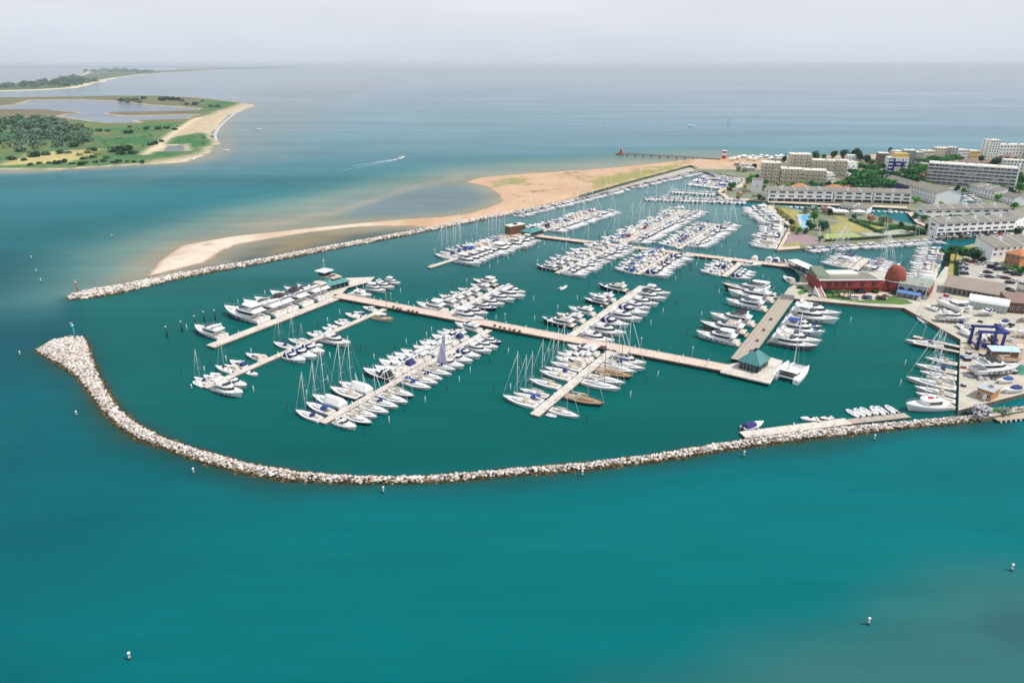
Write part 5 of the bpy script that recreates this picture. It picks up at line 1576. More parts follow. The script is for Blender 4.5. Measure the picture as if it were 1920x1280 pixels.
# terraces along the canals
building('terrace', 'long white canal terrace under grey roofs, section nearest the marina', (1439, 377), (1560, 378.5), 7.5, 8.4, 'mono', 2, 7, win=(4.2, 1.35), base=2.4, arcade=True, rise=1.8)
building('terrace', 'middle section of the long white canal terrace', (1563, 378.5), (1634, 380), 7.5, 8.0, 'mono', 2, 4, win=(4.2, 1.35), base=2.3, arcade=True, rise=1.8)
building('terrace', 'white canal terrace section joining the blue fronted row', (1636, 380), (1706, 383), 7.5, 8.0, 'mono', 2, 4, win=(4.2, 1.35), base=2.3, arcade=True, rise=1.8)
building('terrace', 'row with bright blue fronts and grey roof leading to a white gable', (1655, 352), (1700, 366), 12, 7.6, 'gable', 3, 9, wall=wallb_m, win=(1.5, 1.2), rise=3.0, side_win=False)
building('terrace', 'white gabled row continuing the blue fronted row to the basin', (1701, 366.5), (1752, 383), (1786, 380), 8.4, 'gable', 3, 10, win=(1.3, 1.2), rise=3.0)
building('terrace', 'white terrace with grey roof behind the front canal terrace', (1730, 411), (1891, 408), 7.5, 6.6, 'mono', 2, 9, win=(3.6, 1.25), rise=1.9)
building('terrace', 'white canal terrace with dark arcade facing the marina car park', (1754, 443), (1900, 436), 7.5, 8.0, 'mono', 2, 10, win=(3.6, 1.4), base=2.3, arcade=True, rise=1.9)
building('terrace', 'tall white terrace turning the corner at the right behind the canal', (1899, 434), (1985, 406), 10, 8.6, 'gable', 3, 14, win=(1.4, 1.3), rise=3.0)
building('terrace', 'low white stepped houses below the big white block', (1814, 362), (1862, 375), 10, 6.4, 'mono', 2, 8, win=(1.5, 1.2), rise=2.2)
building('terrace', 'small white house at the end of the stepped row by the basin', (1876, 377), (1899, 384), 9, 5.2, 'gable', 2, 4, win=(1.3, 1.1), rise=2.0)
building('terrace', 'white terrace with blind side wall above the car park', (1856, 489), (1992, 480), 12, 7.6, 'mono', 2, 12, win=(1.7, 1.3), base=2.2, side_win=False, rise=2.6)
building('villa', 'ochre house with orange tiled hip roof beside the car park', (1881, 495), (1909, 502), 9, 6.4, 'hip', 2, 3, wall=wallo_m, roofm=roofo_m, rise=2.4, over=.9, cat='house')
building('house', 'plain white house standing alone on the promenade', (1408, 361), (1428, 362), 9, 10.5, 'flat', 1, 1, win=(1.2, 1.2), roofm=roofg_m, side_win=False, cat='house')
# cream flats
def flats(label, A, B, D, h, fl, bays, **k): return building('apartment_block', label, A, B, D, h, 'flat', fl, bays, wall=k.pop('wall', wallc_m), roofm=roofc_m, win=k.pop('win', (1.6, 1.5)), balcony=True, group='cream apartment blocks', **k)
flats('cream apartment tower at the left front of the estate', (1424, 343), (1459, 344.5), 14, 17.5, 6, 6)
flats('cream front block beside the left tower', (1462, 345), (1501, 346.5), 13, 13.0, 4, 7)
flats('cream front block ending in white balconies', (1503, 346.5), (1546, 348.5), 13, 12.5, 4, 8)
flats('white balconied end of the cream front block', (1548, 348), (1560, 347), 12, 10.5, 4, 3, wall=wallw_m)
flats('cream apartment tower at the back of the estate', (1478, 328), (1517, 329), 14, 19.0, 6, 7)
flats('cream rear block stretching right from the back tower', (1519, 330), (1562, 332), 13, 14.5, 4, 8)
flats('cream rear block ending at the pines', (1564, 332), (1584, 333), 12, 15.0, 4, 4)
flats('white balconied rear corner block by the tall pines', (1586, 333), (1604, 331), 12, 13.5, 4, 4, wall=wallw_m)
r, L, D = building('apartment_tower', 'blue and white apartment tower rising from the pines', (1660, 336), (1696, 337), 12, 19.0, 'flat', 6, 5, wall=wallw_m, roofm=roofc_m, balcony=True, cat='building')
MB().box(-.06, L * .34, -.09, -.004, .3, 18.6).box(L * .34 + .01, L * .9, -.085, -.004, 11.5, 16).build('blue_panel', wallb_m, r)
MB().box(L * .3, L, 1.5, 9, 19.36, 23).build('penthouse', wally_m, r)
r, L, D = building('hotel', 'big white slab of flats with rows of balconies and sloping ends', (1734, 343), (1900, 356), 15, 17.5, 'flat', 6, 16, wall=wallg_m, roofm=roofc_m, win=(3.6, 1.5), skip=.12, cat='building')  # grey front on a white block: facade shade put into the wall colour
for f in range(1, 7):
    MB().box(-.2, L + .2, -1.0, -.07, 17.5 / 6 * f - .5, 17.5 / 6 * f - .16).build('balcony_band', wallw_m, r)
for i in range(14):
    MB().frust([(L * i / 13 - .15, -1.0, 14.8), (L * i / 13 + .15, -1.0, 14.8), (L * i / 13 + .15, 3, 14.8), (L * i / 13 - .15, 3, 14.8)], [(L * i / 13 - .15, 1.2, 19.6), (L * i / 13 + .15, 1.2, 19.6), (L * i / 13 + .15, 3, 19.6), (L * i / 13 - .15, 3, 19.6)]).build('roof_fin', wallw_m, r)
MB().frust([(L + .02, -1, -.3), (L + 1.4, -1, -.3), (L + 1.4, D, -.3), (L + .02, D, -.3)], [(L + .02, 1, 20), (L + .6, 1, 20), (L + .6, D, 20), (L + .02, D, 20)]).build('end_wall', wallw_m, r)
# skyline along the beach
for i, (lab, A, B, D, h, fl, ba, wm) in enumerate([
    ('narrow grey block of flats at the left of the beach row', (1693, 308), (1713, 308.5), 12, 14, 5, 4, wallg_m), ('grey beach flats with vertical fins', (1714, 309), (1728, 309), 12, 12.5, 4, 3, wallg_m),
    ('low pale flats in the beach row', (1730, 301), (1750, 301), 12, 10, 3, 4, wallc_m), ('wide pale beach flats with stepped roof', (1756, 297), (1780, 297), 12, 11, 4, 5, wallc_m),
    ('darker narrow beach tower beside the stepped flats', (1781, 298), (1793, 298), 12, 12, 4, 2, wallg_m), ('long low beach building right of the narrow tower', (1795, 297), (1815, 297), 12, 9, 3, 5, wallw_m),
    ('yellow beach building left of the tall hotel', (1817, 297), (1836, 297), 12, 8, 2, 4, wally_m), ('tall grey hotel tower on the beach at the right', (1850, 296), (1870, 296), 14, 19, 7, 4, wallw_m),
    ('low wing of the tall beach hotel', (1871, 296), (1925, 296), 14, 14, 4, 9, wallw_m), ('brownish block among trees left of the blue tower', (1646, 306), (1664, 306.5), 12, 10, 3, 4, walln_m),
    ('small yellow house beside the big white block', (1727, 320), (1740, 320.5), 9, 6.5, 2, 3, wally_m), ('white villa block behind the big white block', (1878, 317), (1918, 319), 11, 9, 3, 6, wallw_m),
    ('pale beach flats left of the blue tower', (1676, 300), (1692, 300), 12, 9, 3, 3, wallc_m), ('beach pavilion near the tall pines', (1590, 301), (1614, 301), 10, 5, 1, 4, wallw_m),
    ('beach building behind the cream towers', (1488, 300.5), (1502, 300.5), 9, 5, 1, 3, wallw_m), ('distant right hand beach flats', (1930, 300), (1985, 300), 14, 16, 5, 8, wallc_m)]):
    building('apartment_block', lab, A, B, D, h, 'flat', fl, ba, wall=wm, roofm=roofc_m, win=(1.8, 1.6), group='buildings along the beach')
for lab, A, B, rm in (('brown roofed pavilion behind the big white block', (1800, 312), (1835, 314), roofb_m), ('second brown roofed pavilion behind the big white block', (1836, 313), (1862, 315), roofb_m), ('house with faded red roof near the right edge', (1880, 303), (1905, 304), roofb_m)):
    building('house', lab, A, B, 14, 4.5, 'hip', 1, 5, wall=wallc_m, roofm=rm, rise=3.2, over=1.2, cat='house')
for lab, A, B in (('orange roofed house peeping over the canal terrace', (1486, 362), (1512, 363)), ('second orange roofed house behind the canal terrace', (1553, 365), (1585, 366)), ('third orange roofed house behind the canal terrace, furthest right', (1590, 366), (1606, 366.5))):
    building('house', lab, A, B, 12, 5.2, 'hip', 2, 4, wall=wallc_m, roofm=roofo_m, rise=2.2, over=.8, cat='house')
building('clubhouse', 'white clubhouse with grey roof on the pool island', (1573, 394), (1624, 401), 10, 3.4, 'mono', 1, 9, win=(1.8, 1.6), rise=1.2, cat='building')

# brick red clubhouse with the gangway canopy and the dome
def red_club():
    a, b = G((1533, 550), QZ), G((1646, 549), QZ)
    L = (b - a).length; d = (b - a) / L
    root = empty('clubhouse', (a.x, a.y, QZ), math.atan2(d.y, d.x))
    root.scale = (1, 1, .84); tag(root, 'long brick red harbour clubhouse with paired slit windows', 'building')
    D = 13.0
    MB().frust([(1.5, 1.2, -.3), (L - 1.5, 1.2, -.3), (L - 1.5, D, -.3), (1.5, D, -.3)], [(.3, .4, 3.2), (L - .3, .4, 3.2), (L - .3, D, 3.2), (.3, D, 3.2)]).build('ground_floor', wallr_m, root)
    MB().box(-.2, L + .2, -.2, D, 3.204, 7.4).build('upper_floor', wallr_m, root)
    up = MB()
    up.box(-.4, L + .4, -.45, 0.1, 7.404, 7.75); up.box(-.4, L + .4, D - .2, D + .3, 7.404, 7.75); up.box(L - .1, L + .4, .104, D - .204, 7.404, 7.75)
    up.build('parapet', white_m, root)
    MB().box(-.1, L - .15, .104, D - .204, 7.404, 7.55).build('roof', roofg_m, root)
    MB().box(7.0, L - 7.0, 6.0, D - .3, 7.553, 8.9).build('roof_storey', roofc_m, root)
    g = MB().frust([(.2, 3.4, 7.553), (6.2, 3.4, 7.553), (6.2, D - .3, 7.553), (.2, D - .3, 7.553)], [(.2, 4.0, 8.6), (6.2, 4.0, 8.6), (6.2, D - .3, 11.4), (.2, D - .3, 11.4)])
    g.sm = [False] * len(g.f)
    g.build('green_roof_block', mat('dull_green_sheet', lin(112, 124, 104), .8, .15, .5), root)
    me = MB().box(-.28, .28, -.28, -.19, 0, 2.6).mesh('slit_window', shade_m)
    for fx in (.16, .285, .40, .51, .71, .90):
        for dx in (-.55, .55):
            o = bpy.data.objects.new('slit_window', me); o.location = (L * fx + dx, 0, 4.0); link(o, root)
    gd = MB().box(-1.1, 1.1, .62, 1.0, .1, 2.7).mesh('glass_door', dglass_m)
    for fx in (.64, .73):
        o = bpy.data.objects.new('glass_door', gd); o.location = (L * fx, 0, 0); link(o, root)
    # outside stair with white cheeks
    st = MB()
    for i in range(12): st.box(-1.8, .6, -6.5 + i * .52, -6.5 + (i + 1) * .52 - .003, -.2, .25 + i * .27)
    st.build('stair', mat('pink_stone', lin(196, 160, 156), .85, .15, 1.0), root)
    for x in (-2.1, .61):
        MB().frust([(x, -6.6, -.2), (x + .28, -6.6, -.2), (x + .28, -.2, -.2), (x, -.2, -.2)], [(x, -6.6, .7), (x + .28, -6.6, .7), (x + .28, -.2, 4.2), (x, -.2, 4.2)]).build('stair_cheek', white_m, root)
    return root
red_club()
def gangway():
    a, b = G((1488, 511), QZ), G((1529, 529), QZ)
    a = G((1484, 499), 1.4)
    b = G((1527, 520), 4.4)
    L = (b - a).length; d = (b - a) / L
    root = empty('gangway', (a.x, a.y, 1.4), math.atan2(d.y, d.x))
    tag(root, 'covered gangway under a white tensile roof leading to the red clubhouse', 'gangway')
    MB().frust([(0, -1.8, -.25), (L, -1.8, 3.0), (L, 1.8, 3.0), (0, 1.8, -.25)], [(0, -1.8, 0), (L, -1.8, 3.3), (L, 1.8, 3.3), (0, 1.8, 0)]).build('ramp_deck', concrete_m, root)
    n = 5
    for i in range(n):
        x0, x1 = L * i / n, L * (i + 1) / n - .12
        z0, z1 = 3.4 + 3.3 * i / n, 3.4 + 3.3 * (i + 1) / n
        zm = (z0 + z1) / 2 + 1.0; xm = (x0 + x1) / 2
        m = MB()
        for (p, q) in (((x0, -2.6, z0), (x1, -2.6, z1)), ((x1, -2.6, z1), (x1, 3.4, z1)), ((x1, 3.4, z1), (x0, 3.4, z0)), ((x0, 3.4, z0), (x0, -2.6, z0))):
            m.add([p, q, (xm, .4, zm)], [(0, 1, 2)])
            m.add([(p[0], p[1], p[2] - .12), (q[0], q[1], q[2] - .12), q, p], [(0, 1, 2, 3)])
        m.build('roof_panel', mat('tensile_white', (0.82, 0.80, 0.82), .7), root)
    pm = MB().tube((0, 0, 0), (0, 0, 3.3), .1, n=6).mesh('post', white_m)
    for i in range(n + 1):
        for y in (-1.8, 1.8):
            o = bpy.data.objects.new('post', pm); o.location = (L * i / n * .98 + .1, y, 3.3 * i / n); link(o, root)
    for y in (-1.84, 1.84):
        MB().frust([(0, y - .04, .3), (L, y - .04, 3.6), (L, y + .04, 3.6), (0, y + .04, .3)], [(0, y - .04, 1.7), (L, y - .04, 5.0), (L, y + .04, 5.0), (0, y + .04, 1.7)]).build('side_glazing', dglass_m, root)
    for x in (.15, .5, .85):
        MB().tube((L * x, 0, -2.8), (L * x, 0, 3.3 * x - .1), .3, n=8).build('pier_leg', concrete_side, root)
gangway()
def dome():
    c = G((1674, 544), QZ)
    root = empty('domed_tower', (c.x, c.y, QZ)); tag(root, 'round brick red tower capped by a smooth egg shaped dome', 'tower')
    n = 28; r0 = 4.4
    cir = lambda r, z: [(r * math.cos(2 * PI * i / n), r * math.sin(2 * PI * i / n), z) for i in range(n)]
    MB().frust(cir(4.1, -.3), cir(4.1, 5.0), 0, True).build('drum', wallr_m, root)
    MB().frust(cir(4.55, 5.003), cir(4.55, 5.3), 0, True).build('cornice', wallw_m, root)
    m = MB()
    m.loft([cir(r0 * math.cos(a) ** .8 if a < 1.5 else .3, 5.303 + 7.0 * math.sin(a)) for a in np.linspace(0, 1.5, 12)], 0, True, True, True)
    m.build('dome', mat('terracotta_dome', lin(150, 78, 58), .8, .2, .25, col2=lin(128, 58, 48)), root)
    MB().frust(cir(.9, 12.2), cir(.6, 12.8), 0, True).build('skylight', white_m, root)
    MB().box(-8, -4.4, -2, 2, 0, 4.2).build('link_wing', wallr_m, root)
dome()
r, L, D = building('boathouse', 'low pale boathouse with arched windows and blue awning beside the dome', (1680, 552), (1738, 562), (1763, 550), 5.2, 'flat', 1, 1, wall=wallg_m, roofm=mat('green_grey_roof', lin(142, 150, 136), .85, .12, .4), win=(.8, .8), side_win=False, cat='building')
for o in list(r.children):
    if o.name.startswith('window'): bpy.data.objects.remove(o)
arch = MB()
arch.prism([(1.2 * math.cos(t), 1.2 * math.sin(t)) for t in np.linspace(0, PI, 9)] + [(-1.2, -1.2), (1.2, -1.2)], 0, .1)
arch.v = [(x, -z - .005, y) for x, y, z in arch.v]
am = arch.mesh('arched_window', dglass_m)
for fx in (.12, .42, .72, .92):
    o = bpy.data.objects.new('arched_window', am); o.location = (L * fx, 0, 3.0); link(o, r)
MB().frust([(.5, -4.0, 2.2), (L * .8, -4.0, 2.2), (L * .8, -.06, 2.75), (.5, -.06, 2.75)], [(.5, -4.0, 2.35), (L * .8, -4.0, 2.35), (L * .8, -.06, 2.9), (.5, -.06, 2.9)]).build('awning', awn_m, r)
pm = MB().tube((0, 0, 0), (0, 0, 2.25), .09).mesh('awning_post', white_m)
for i in range(5):
    o = bpy.data.objects.new('awning_post', pm); o.location = (.7 + (L * .8 - .9) * i / 4, -3.9, 0); link(o, r)
for i in range(4):
    MB().box(.2 + L * i / 4, .5 + L * i / 4, .2, D - .2, 5.56, 5.85).build('roof_beam', wallg_m, r)
MB().box(L + .01, L + .06, .4, D - .4, .2, 4.9).build('red_side_wall', wallr_m, r)
# open storage shed, store tent, workshop, kiosk
def shed():
    a, b = G((1767, 548), QZ), G((1874, 566), QZ)
    L = (b - a).length; d = (b - a) / L
    root = empty('storage_shed', (a.x, a.y, QZ), math.atan2(d.y, d.x)); tag(root, 'long open fronted boatyard shed with sloping grey brown roof', 'shed')
    D = 12.5
    m = MB().frust([(-.5, -.8, 3.0), (L + .5, -.8, 3.0), (L + .5, D, 5.4), (-.5, D, 5.4)], [(-.5, -.8, 3.2), (L + .5, -.8, 3.2), (L + .5, D, 5.6), (-.5, D, 5.6)])
    m.sm = [False] * len(m.f); m.build('roof', mat('shed_roof', lin(150, 136, 124), .85, .2, .5), root)
    MB().box(0, L, D - .4, D - .1, -.2, 5.2).build('rear_wall', wallg_m, root)
    pm = MB().box(-.12, .12, -.12, .12, -.1, 3.1).mesh('post', steel_m)
    for i in range(13):
        o = bpy.data.objects.new('post', pm); o.location = (L * i / 12, .2, 0); link(o, root)
    for i in range(6):
        k = MB(); x = L * (i + .5) / 6
        for s in range(3): k.box(x - 1.6, x + 1.6, 1.0, 3.0, .4 + s * .85, .55 + s * .85, 0)
        for dx in (-1.6, 1.5): k.box(x + dx, x + dx + .1, 1.0, 3.0, 0, 2.6, 0)
        k.build('storage_rack', steel_m, root)
shed()
def tent():
    a, b = G((1813, 577), QZ), G((1887, 589), QZ)
    L = (b - a).length; d = (b - a) / L
    root = empty('storage_tent', (a.x, a.y, QZ), math.atan2(d.y, d.x)); tag(root, 'white storage tent with curved roof and grey sides in the boatyard', 'tent')
    D = 8.5
    m = MB()
    prof = [(D / 2 - math.cos(t) * (D / 2 + .2), 3.2 + 1.9 * math.sin(t)) for t in np.linspace(0, PI, 9)]
    m.loft([[(x, y, z) for y, z in prof] for x in (-.2, L + .2)], closed=False)
    m.loft([[(x, y, z - .06) for y, z in prof[::-1]] for x in (-.2, L + .2)], closed=False)
    for x in (0, L): m.f.append(tuple(range(len(m.v), len(m.v) + 9))); m.m.append(0); m.sm.append(False); m.v += [(x, y, z - .03) for y, z in prof]
    m.build('roof', cwhite_m, root)
    n = 9
    sm_ = MB().box(0.03, L / n - .08, 0, .08, -.1, 3.2).mesh('side_panel', mat('grey_pvc', lin(176, 186, 178), .7, .12, .5))
    for i in range(n):
        for y in (0, D - .08):
            o = bpy.data.objects.new('side_panel', sm_); o.location = (L * i / n, y, 0); link(o, root)
    for x in (0.02, L - .1): MB().box(x, x + .08, .1, D - .1, -.1, 3.2).build('end_panel', MATS['grey_pvc'], root)
tent()
building('workshop', 'brown workshop at the right edge behind the boatyard', (1889, 586), (1990, 594), 12, 4.6, 'mono', 1, 8, wall=walln_m, roofm=roofb_m, rise=1.0, cat='building')
building('workshop', 'grey cube workshop beside the car park at the right edge', (1903, 563), (1985, 575), 9, 5.0, 'flat', 1, 5, wall=wallg_m, roofm=roofg_m, cat='building')
r, L, D = building('kiosk', 'small orange harbour kiosk with flat grey roof on the boatyard quay', (1829, 744), (1856, 753), (1882, 747), 3.0, 'flat', 1, 3, wall=wallo_m, roofm=roofg_m, win=(1.2, 1.2), over=.4, cat='kiosk')
MB().box(-.5, L + .5, -.5, D + .5, 3.36, 3.5).build('roof_rim', wallg_m, r)
for i in range(3): MB().box(L * .2 + i * 1.8, L * .2 + i * 1.8 + .12, .5, D - .5, 3.503, 3.62).build('roof_rail', steel_m, r)
MB().box(L * .45, L * .45 + 1.0, -.06, -.015, 0, 2.1).build('door', white_m, r)
# pavilions on the walkways
def pavilion(label, A, B, C_, h, rise, z0, name='pavilion'):
    a, b, c = G(A, z0), G(B, z0), G(C_, z0)
    L = (b - a).length; d = (b - a) / L; D = (c - b).length
    root = empty(name, (a.x, a.y, z0), math.atan2(d.y, d.x)); tag(root, label, 'pavilion')
    MB().box(0.6, L - .6, .6, D - .6, 0, h).build('glazed_wall', dglass_m, root)
    me = MB().box(-.12, .12, -.12, .12, 0, h).mesh('column', tealw_m)
    for i in range(6):
        for (x, y) in ((.4 + (L - .8) * i / 5, .4), (.4 + (L - .8) * i / 5, D - .4), (L - .4, .4 + (D - .8) * i / 5), (.4, .4 + (D - .8) * i / 5)):
            o = bpy.data.objects.new('column', me); o.location = (x, y, 0); link(o, root)
    r_ = MB()
    ix, iy = L * .42, D * .36
    r_.frust([(-.3, -.3, h + .004), (L + .3, -.3, h + .004), (L + .3, D + .3, h + .004), (-.3, D + .3, h + .004)], [(ix, iy, h + rise), (L - ix, iy, h + rise), (L - ix, D - iy, h + rise), (ix, D - iy, h + rise)])
    r_.sm = [False] * len(r_.f)
    ro = r_.build('roof', rooft_m, root)
    MB().box(ix + .1, L - ix - .1, iy + .2, D - iy - .2, h + rise + .003, h + rise + .5).build('roof_vent', shade_m, ro)
    sm2 = MB()
    for (p, q) in (((-.3, -.3), (ix, iy)), ((L + .3, -.3), (L - ix, iy)), ((L + .3, D + .3), (L - ix, D - iy)), ((-.3, D + .3), (ix, D - iy))):
        sm2.tube((p[0], p[1], h + .05), (q[0], q[1], h + rise + .02), .09, n=4)
    sm2.build('hip_ridge', tealw_m, ro)
    return root, L, D
pavilion('green roofed pavilion on the head platform of the planked pier', (1383, 690), (1421, 701), (1435, 684), 2.9, 3.5, 1.4)
r, L, D = pavilion('green roofed pavilion under the control tower', (593, 541), (613, 548), (648, 534), 2.6, 2.8, 1.3)
MB().box(1.2, L - 1.2, D * .35, D * .75, 5.0, 5.5).build('roof_terrace', concrete_m, r)
c = G((611, 538), 1.3)
t = empty('control_tower', (c.x, c.y, 1.3), R(59)); tag(t, 'harbour control tower with white slab roof and lattice mast above the green pavilion', 'tower')
for (x, y) in ((-1, -1), (1, -1), (1, 1), (-1, 1)): MB().tube((x, y, 0), (x, y, 5.9), .16, n=6).build('leg', white_m, t)
MB().box(-1.9, 1.9, -1.9, 1.9, 5.9, 8.0).build('lookout_cabin', dglass_m, t)
MB().box(-2.0, 2.0, -2.0, 2.0, 5.6, 5.895).build('cabin_floor', concrete_m, t)
MB().box(-3.1, 3.1, -3.1, 3.1, 8.004, 8.35).build('slab_roof', white_m, t)
m = MB()
for (x, y) in ((.9, .9), (1.5, .9), (1.2, 1.4)): m.tube((x, y, 8.35), (1.2, 1.05, 14.5), .07, .04, 4)
for q in range(5): m.tube((.9 + q * .05, .92, 9.0 + q), (1.5 - q * .05, .92, 9.5 + q), .04, n=4)
m.box(.75, 1.65, .6, 1.5, 12.3, 12.6)
m.build('lattice_mast', steel_m, t)
pavilion('small green roofed hut on the rear walkway by the brown cube', (975, 441), (995, 445), (1005, 436), 2.6, 1.9, 1.35, 'hut')
a, b, c = G((946, 438), 1.3), G((956, 441), 1.3), G((976, 434), 1.3)
r = empty('slatted_cube', (a.x, a.y, 1.3), math.atan2((b - a).y, (b - a).x)); tag(r, 'brown slatted timber cube building at the end of the rear walkway', 'building')
L, D = (b - a).length, (c - b).length
MB().box(.2, L - .2, .2, D - .2, 0, 5.2).build('wall', walln_m, r)
MB().box(-.1, L + .1, -.1, D + .1, 5.203, 5.5).build('roof', roofc_m, r)
MB().box(L * .4, L * .7, D * .4, D * .6, 5.503, 6.1).build('roof_vent', shade_m, r)
sl = MB().box(-.14, .14, -.1, .1, .05, 5.19).mesh('slat', mat('brown_slat', lin(132, 98, 70), .8, .3, 1.5))
for i in range(12):
    for y in (.08, D - .08):
        o = bpy.data.objects.new('slat', sl); o.location = (.2 + (L - .4) * i / 11, y, 0); link(o, r)
for i in range(22):
    for x in (.08, L - .08):
        o = bpy.data.objects.new('slat', sl); o.location = (x, .3 + (D - .6) * i / 21, 0); o.rotation_euler.z = PI / 2; link(o, r)
# ------------------------------------------------------------------ trees, hedges, palms
leaf_m = attr_mat('leaf_clumps', rough=0.9, spec=0.15, var=0.2, scale=0.6)
bark_m = mat('bark', lin(92, 74, 58), 0.95, 0.3, 1.5)
TONES = {'pine': ((34, 78, 44), (48, 98, 50), (24, 60, 36)), 'green': ((46, 96, 44), (66, 118, 52), (34, 76, 36)), 'bright': ((78, 136, 56), (98, 150, 66), (58, 112, 46)),
         'dark': ((26, 54, 36), (36, 70, 42), (18, 42, 28)), 'grey': ((104, 122, 104), (124, 138, 118), (80, 98, 84)), 'olive': ((116, 116, 62), (136, 130, 74), (92, 96, 50)), 'blue': ((34, 84, 66), (44, 100, 76), (24, 62, 50)),
         'silver': ((150, 148, 150), (172, 168, 168), (118, 116, 118)), 'rust': ((150, 110, 84), (166, 128, 100), (118, 88, 66)), 'wood': ((64, 88, 70), (86, 108, 88), (44, 68, 54))}
def leaf_cloud(blobs, n, size, tone, rng, flat=0.0):
    """n leaf-sized faces spread through the volume of ellipsoid blobs (x,y,z,rx,ry,rz)"""
    V = []; F = []; C = []
    wts = [b[3] * b[4] * b[5] for b in blobs]; tw = sum(wts)
    for b, w_ in zip(blobs, wts):
        k = max(6, int(n * w_ / tw))
        cl = TONES[tone][rng.randrange(3)]
        for _ in range(k):
            while True:
                p = Vector((rng.uniform(-1, 1), rng.uniform(-1, 1), rng.uniform(-1, 1)))
                if p.length < 1: break
            p = p.normalized() * (p.length ** .45)
            c = Vector((b[0] + p.x * b[3], b[1] + p.y * b[4], b[2] + p.z * b[5]))
            nn = (p * .6 + Vector((rng.uniform(-.7, .7), rng.uniform(-.7, .7), rng.uniform(.1, 1.2)))).normalized()
            u = nn.orthogonal().normalized(); v = nn.cross(u)
            a = rng.uniform(0, PI); u, v = u * math.cos(a) + v * math.sin(a), v * math.cos(a) - u * math.sin(a)
            s = size * rng.uniform(.6, 1.3)
            i = len(V)
            V += [c + u * s, c + v * s * .7, c - u * s, c - v * s * .7]
            F.append((i, i + 1, i + 2, i + 3))
            q = TONES[tone][rng.randrange(3)]
            j = rng.uniform(.8, 1.2)
            col = [min(.6, x * j * 1.6) for x in lin(*[(x + y) / 2 for x, y in zip(q, cl)])]
            C += [*col, 1] * 4
    me = bpy.data.meshes.new('crown')
    me.from_pydata(V, [], F)
    a = me.color_attributes.new('Col', 'FLOAT_COLOR', 'POINT'); a.data.foreach_set('color', C)
    me.materials.append(leaf_m)
    return me
# crown shapes at radius 1; value: (blobs maker, crown centre height, trunk height)
def blobs_for(kind, rng):
    u = rng.uniform
    if kind == 'umbrella':
        return [(u(-.55, .55), u(-.55, .55), 1.55 + u(-.10, .1), u(.36, .55), u(.36, .55), u(.2, .3)) for _ in range(12)]
    if kind == 'round':
        return [(u(-.5, .5), u(-.5, .5), 1.0 + u(-.45, .45), u(.38, .58), u(.35, .55), u(.3, .5)) for _ in range(9)]
    if kind == 'tall':
        return [(u(-.3, .3), u(-.3, .3), .6 + i * .32, u(.4, .6), u(.4, .6), u(.3, .42)) for i in range(7)]
    return [(u(-.55, .55), u(-.55, .55), .32 + u(-.1, .2), u(.35, .55), u(.35, .55), u(.25, .42)) for _ in range(7)]
CEN = {'umbrella': 1.55, 'round': 1.0, 'tall': 1.5, 'shrub': .35}
TREE = {}
def tree(kind, tone, cx, cy, rpx, label, group=None, gz=QZ, dens=1.0):
    """tree whose crown stands at that spot of the picture with that radius"""
    r = rpx * (G((cx, cy), gz).length ** 2 + CAM_H ** 2) ** .5 / FPX * 1.08
    for _ in range(2):
        g = G((cx, cy), gz + CEN[kind] * r)
        r = rpx * (g.length ** 2 + CAM_H ** 2) ** .5 / FPX * 1.08
    v = random.randrange(3)
    key = (kind, tone, v)
    if key not in TREE:
        rng = random.Random(hash(kind + tone) % 1000 + v) if False else random.Random(sum(map(ord, kind + tone)) * 7 + v)
        bl = blobs_for(kind, rng)
        cm = leaf_cloud(bl, 760 if kind != 'shrub' else 300, .13 if kind != 'shrub' else .16, tone, rng)
        m = MB()
        th = {'umbrella': 1.4, 'round': .7, 'tall': 1.0, 'shrub': .25}[kind]
        m.tube((0, 0, -.1), (rng.uniform(-.08, .08), rng.uniform(-.08, .08), th), .075 if kind != 'shrub' else .04, .045, 6)
        for _ in range(5):
            b = bl[rng.randrange(len(bl))]
            m.tube((0, 0, th * .72), (b[0] * .8, b[1] * .8, b[2]), .035, .015, 4)
        TREE[key] = (cm, m.mesh('trunk', bark_m))
    cm, tm = TREE[key]
    nm = {'umbrella': 'umbrella_pine', 'round': 'broadleaf_tree', 'tall': 'tall_tree', 'shrub': 'shrub'}[kind]
    root = empty(nm, (g.x, g.y, gz), random.uniform(0, 6.28))
    root.scale = (r, r, r * random.uniform(.92, 1.1))
    tag(root, label, 'shrub' if kind == 'shrub' else 'tree', group)
    link(bpy.data.objects.new('crown', cm), root); link(bpy.data.objects.new('trunk', tm), root)
    return root
LOOK = {'pine': 'deep green', 'green': 'mid green', 'bright': 'bright green', 'dark': 'dark', 'grey': 'grey green', 'olive': 'olive brown', 'blue': 'blue green', 'silver': 'silvery', 'rust': 'rusty', 'wood': 'greyish'}
KN = {'umbrella': 'umbrella pine', 'round': 'leafy tree', 'tall': 'tall tree', 'shrub': 'shrub'}
def grove(where, group, items, gz=QZ):
    items = sorted(items, key=lambda t: t[2])
    for i, (kind, tone, cx, cy, r) in enumerate(items):
        tree(kind, tone, cx, cy, r, '%s %s, %s from the left %s' % (LOOK[tone], KN[kind], 'first' if i == 0 else ORD[i], where), group, gz)
grove('along the beach behind the cream flats', 'trees along the beach', [('round', 'dark', 1563, 288, 7), ('round', 'dark', 1582, 288, 8), ('round', 'dark', 1602, 287, 8), ('round', 'dark', 1614, 291, 8), ('round', 'pine', 1529, 292, 8), ('round', 'dark', 1471, 298, 6), ('round', 'dark', 1626, 297, 7), ('shrub', 'rust', 1640, 304, 6), ('round', 'rust', 1634, 308, 6), ('round', 'green', 1545, 294, 5), ('round', 'dark', 1670, 281, 5)])
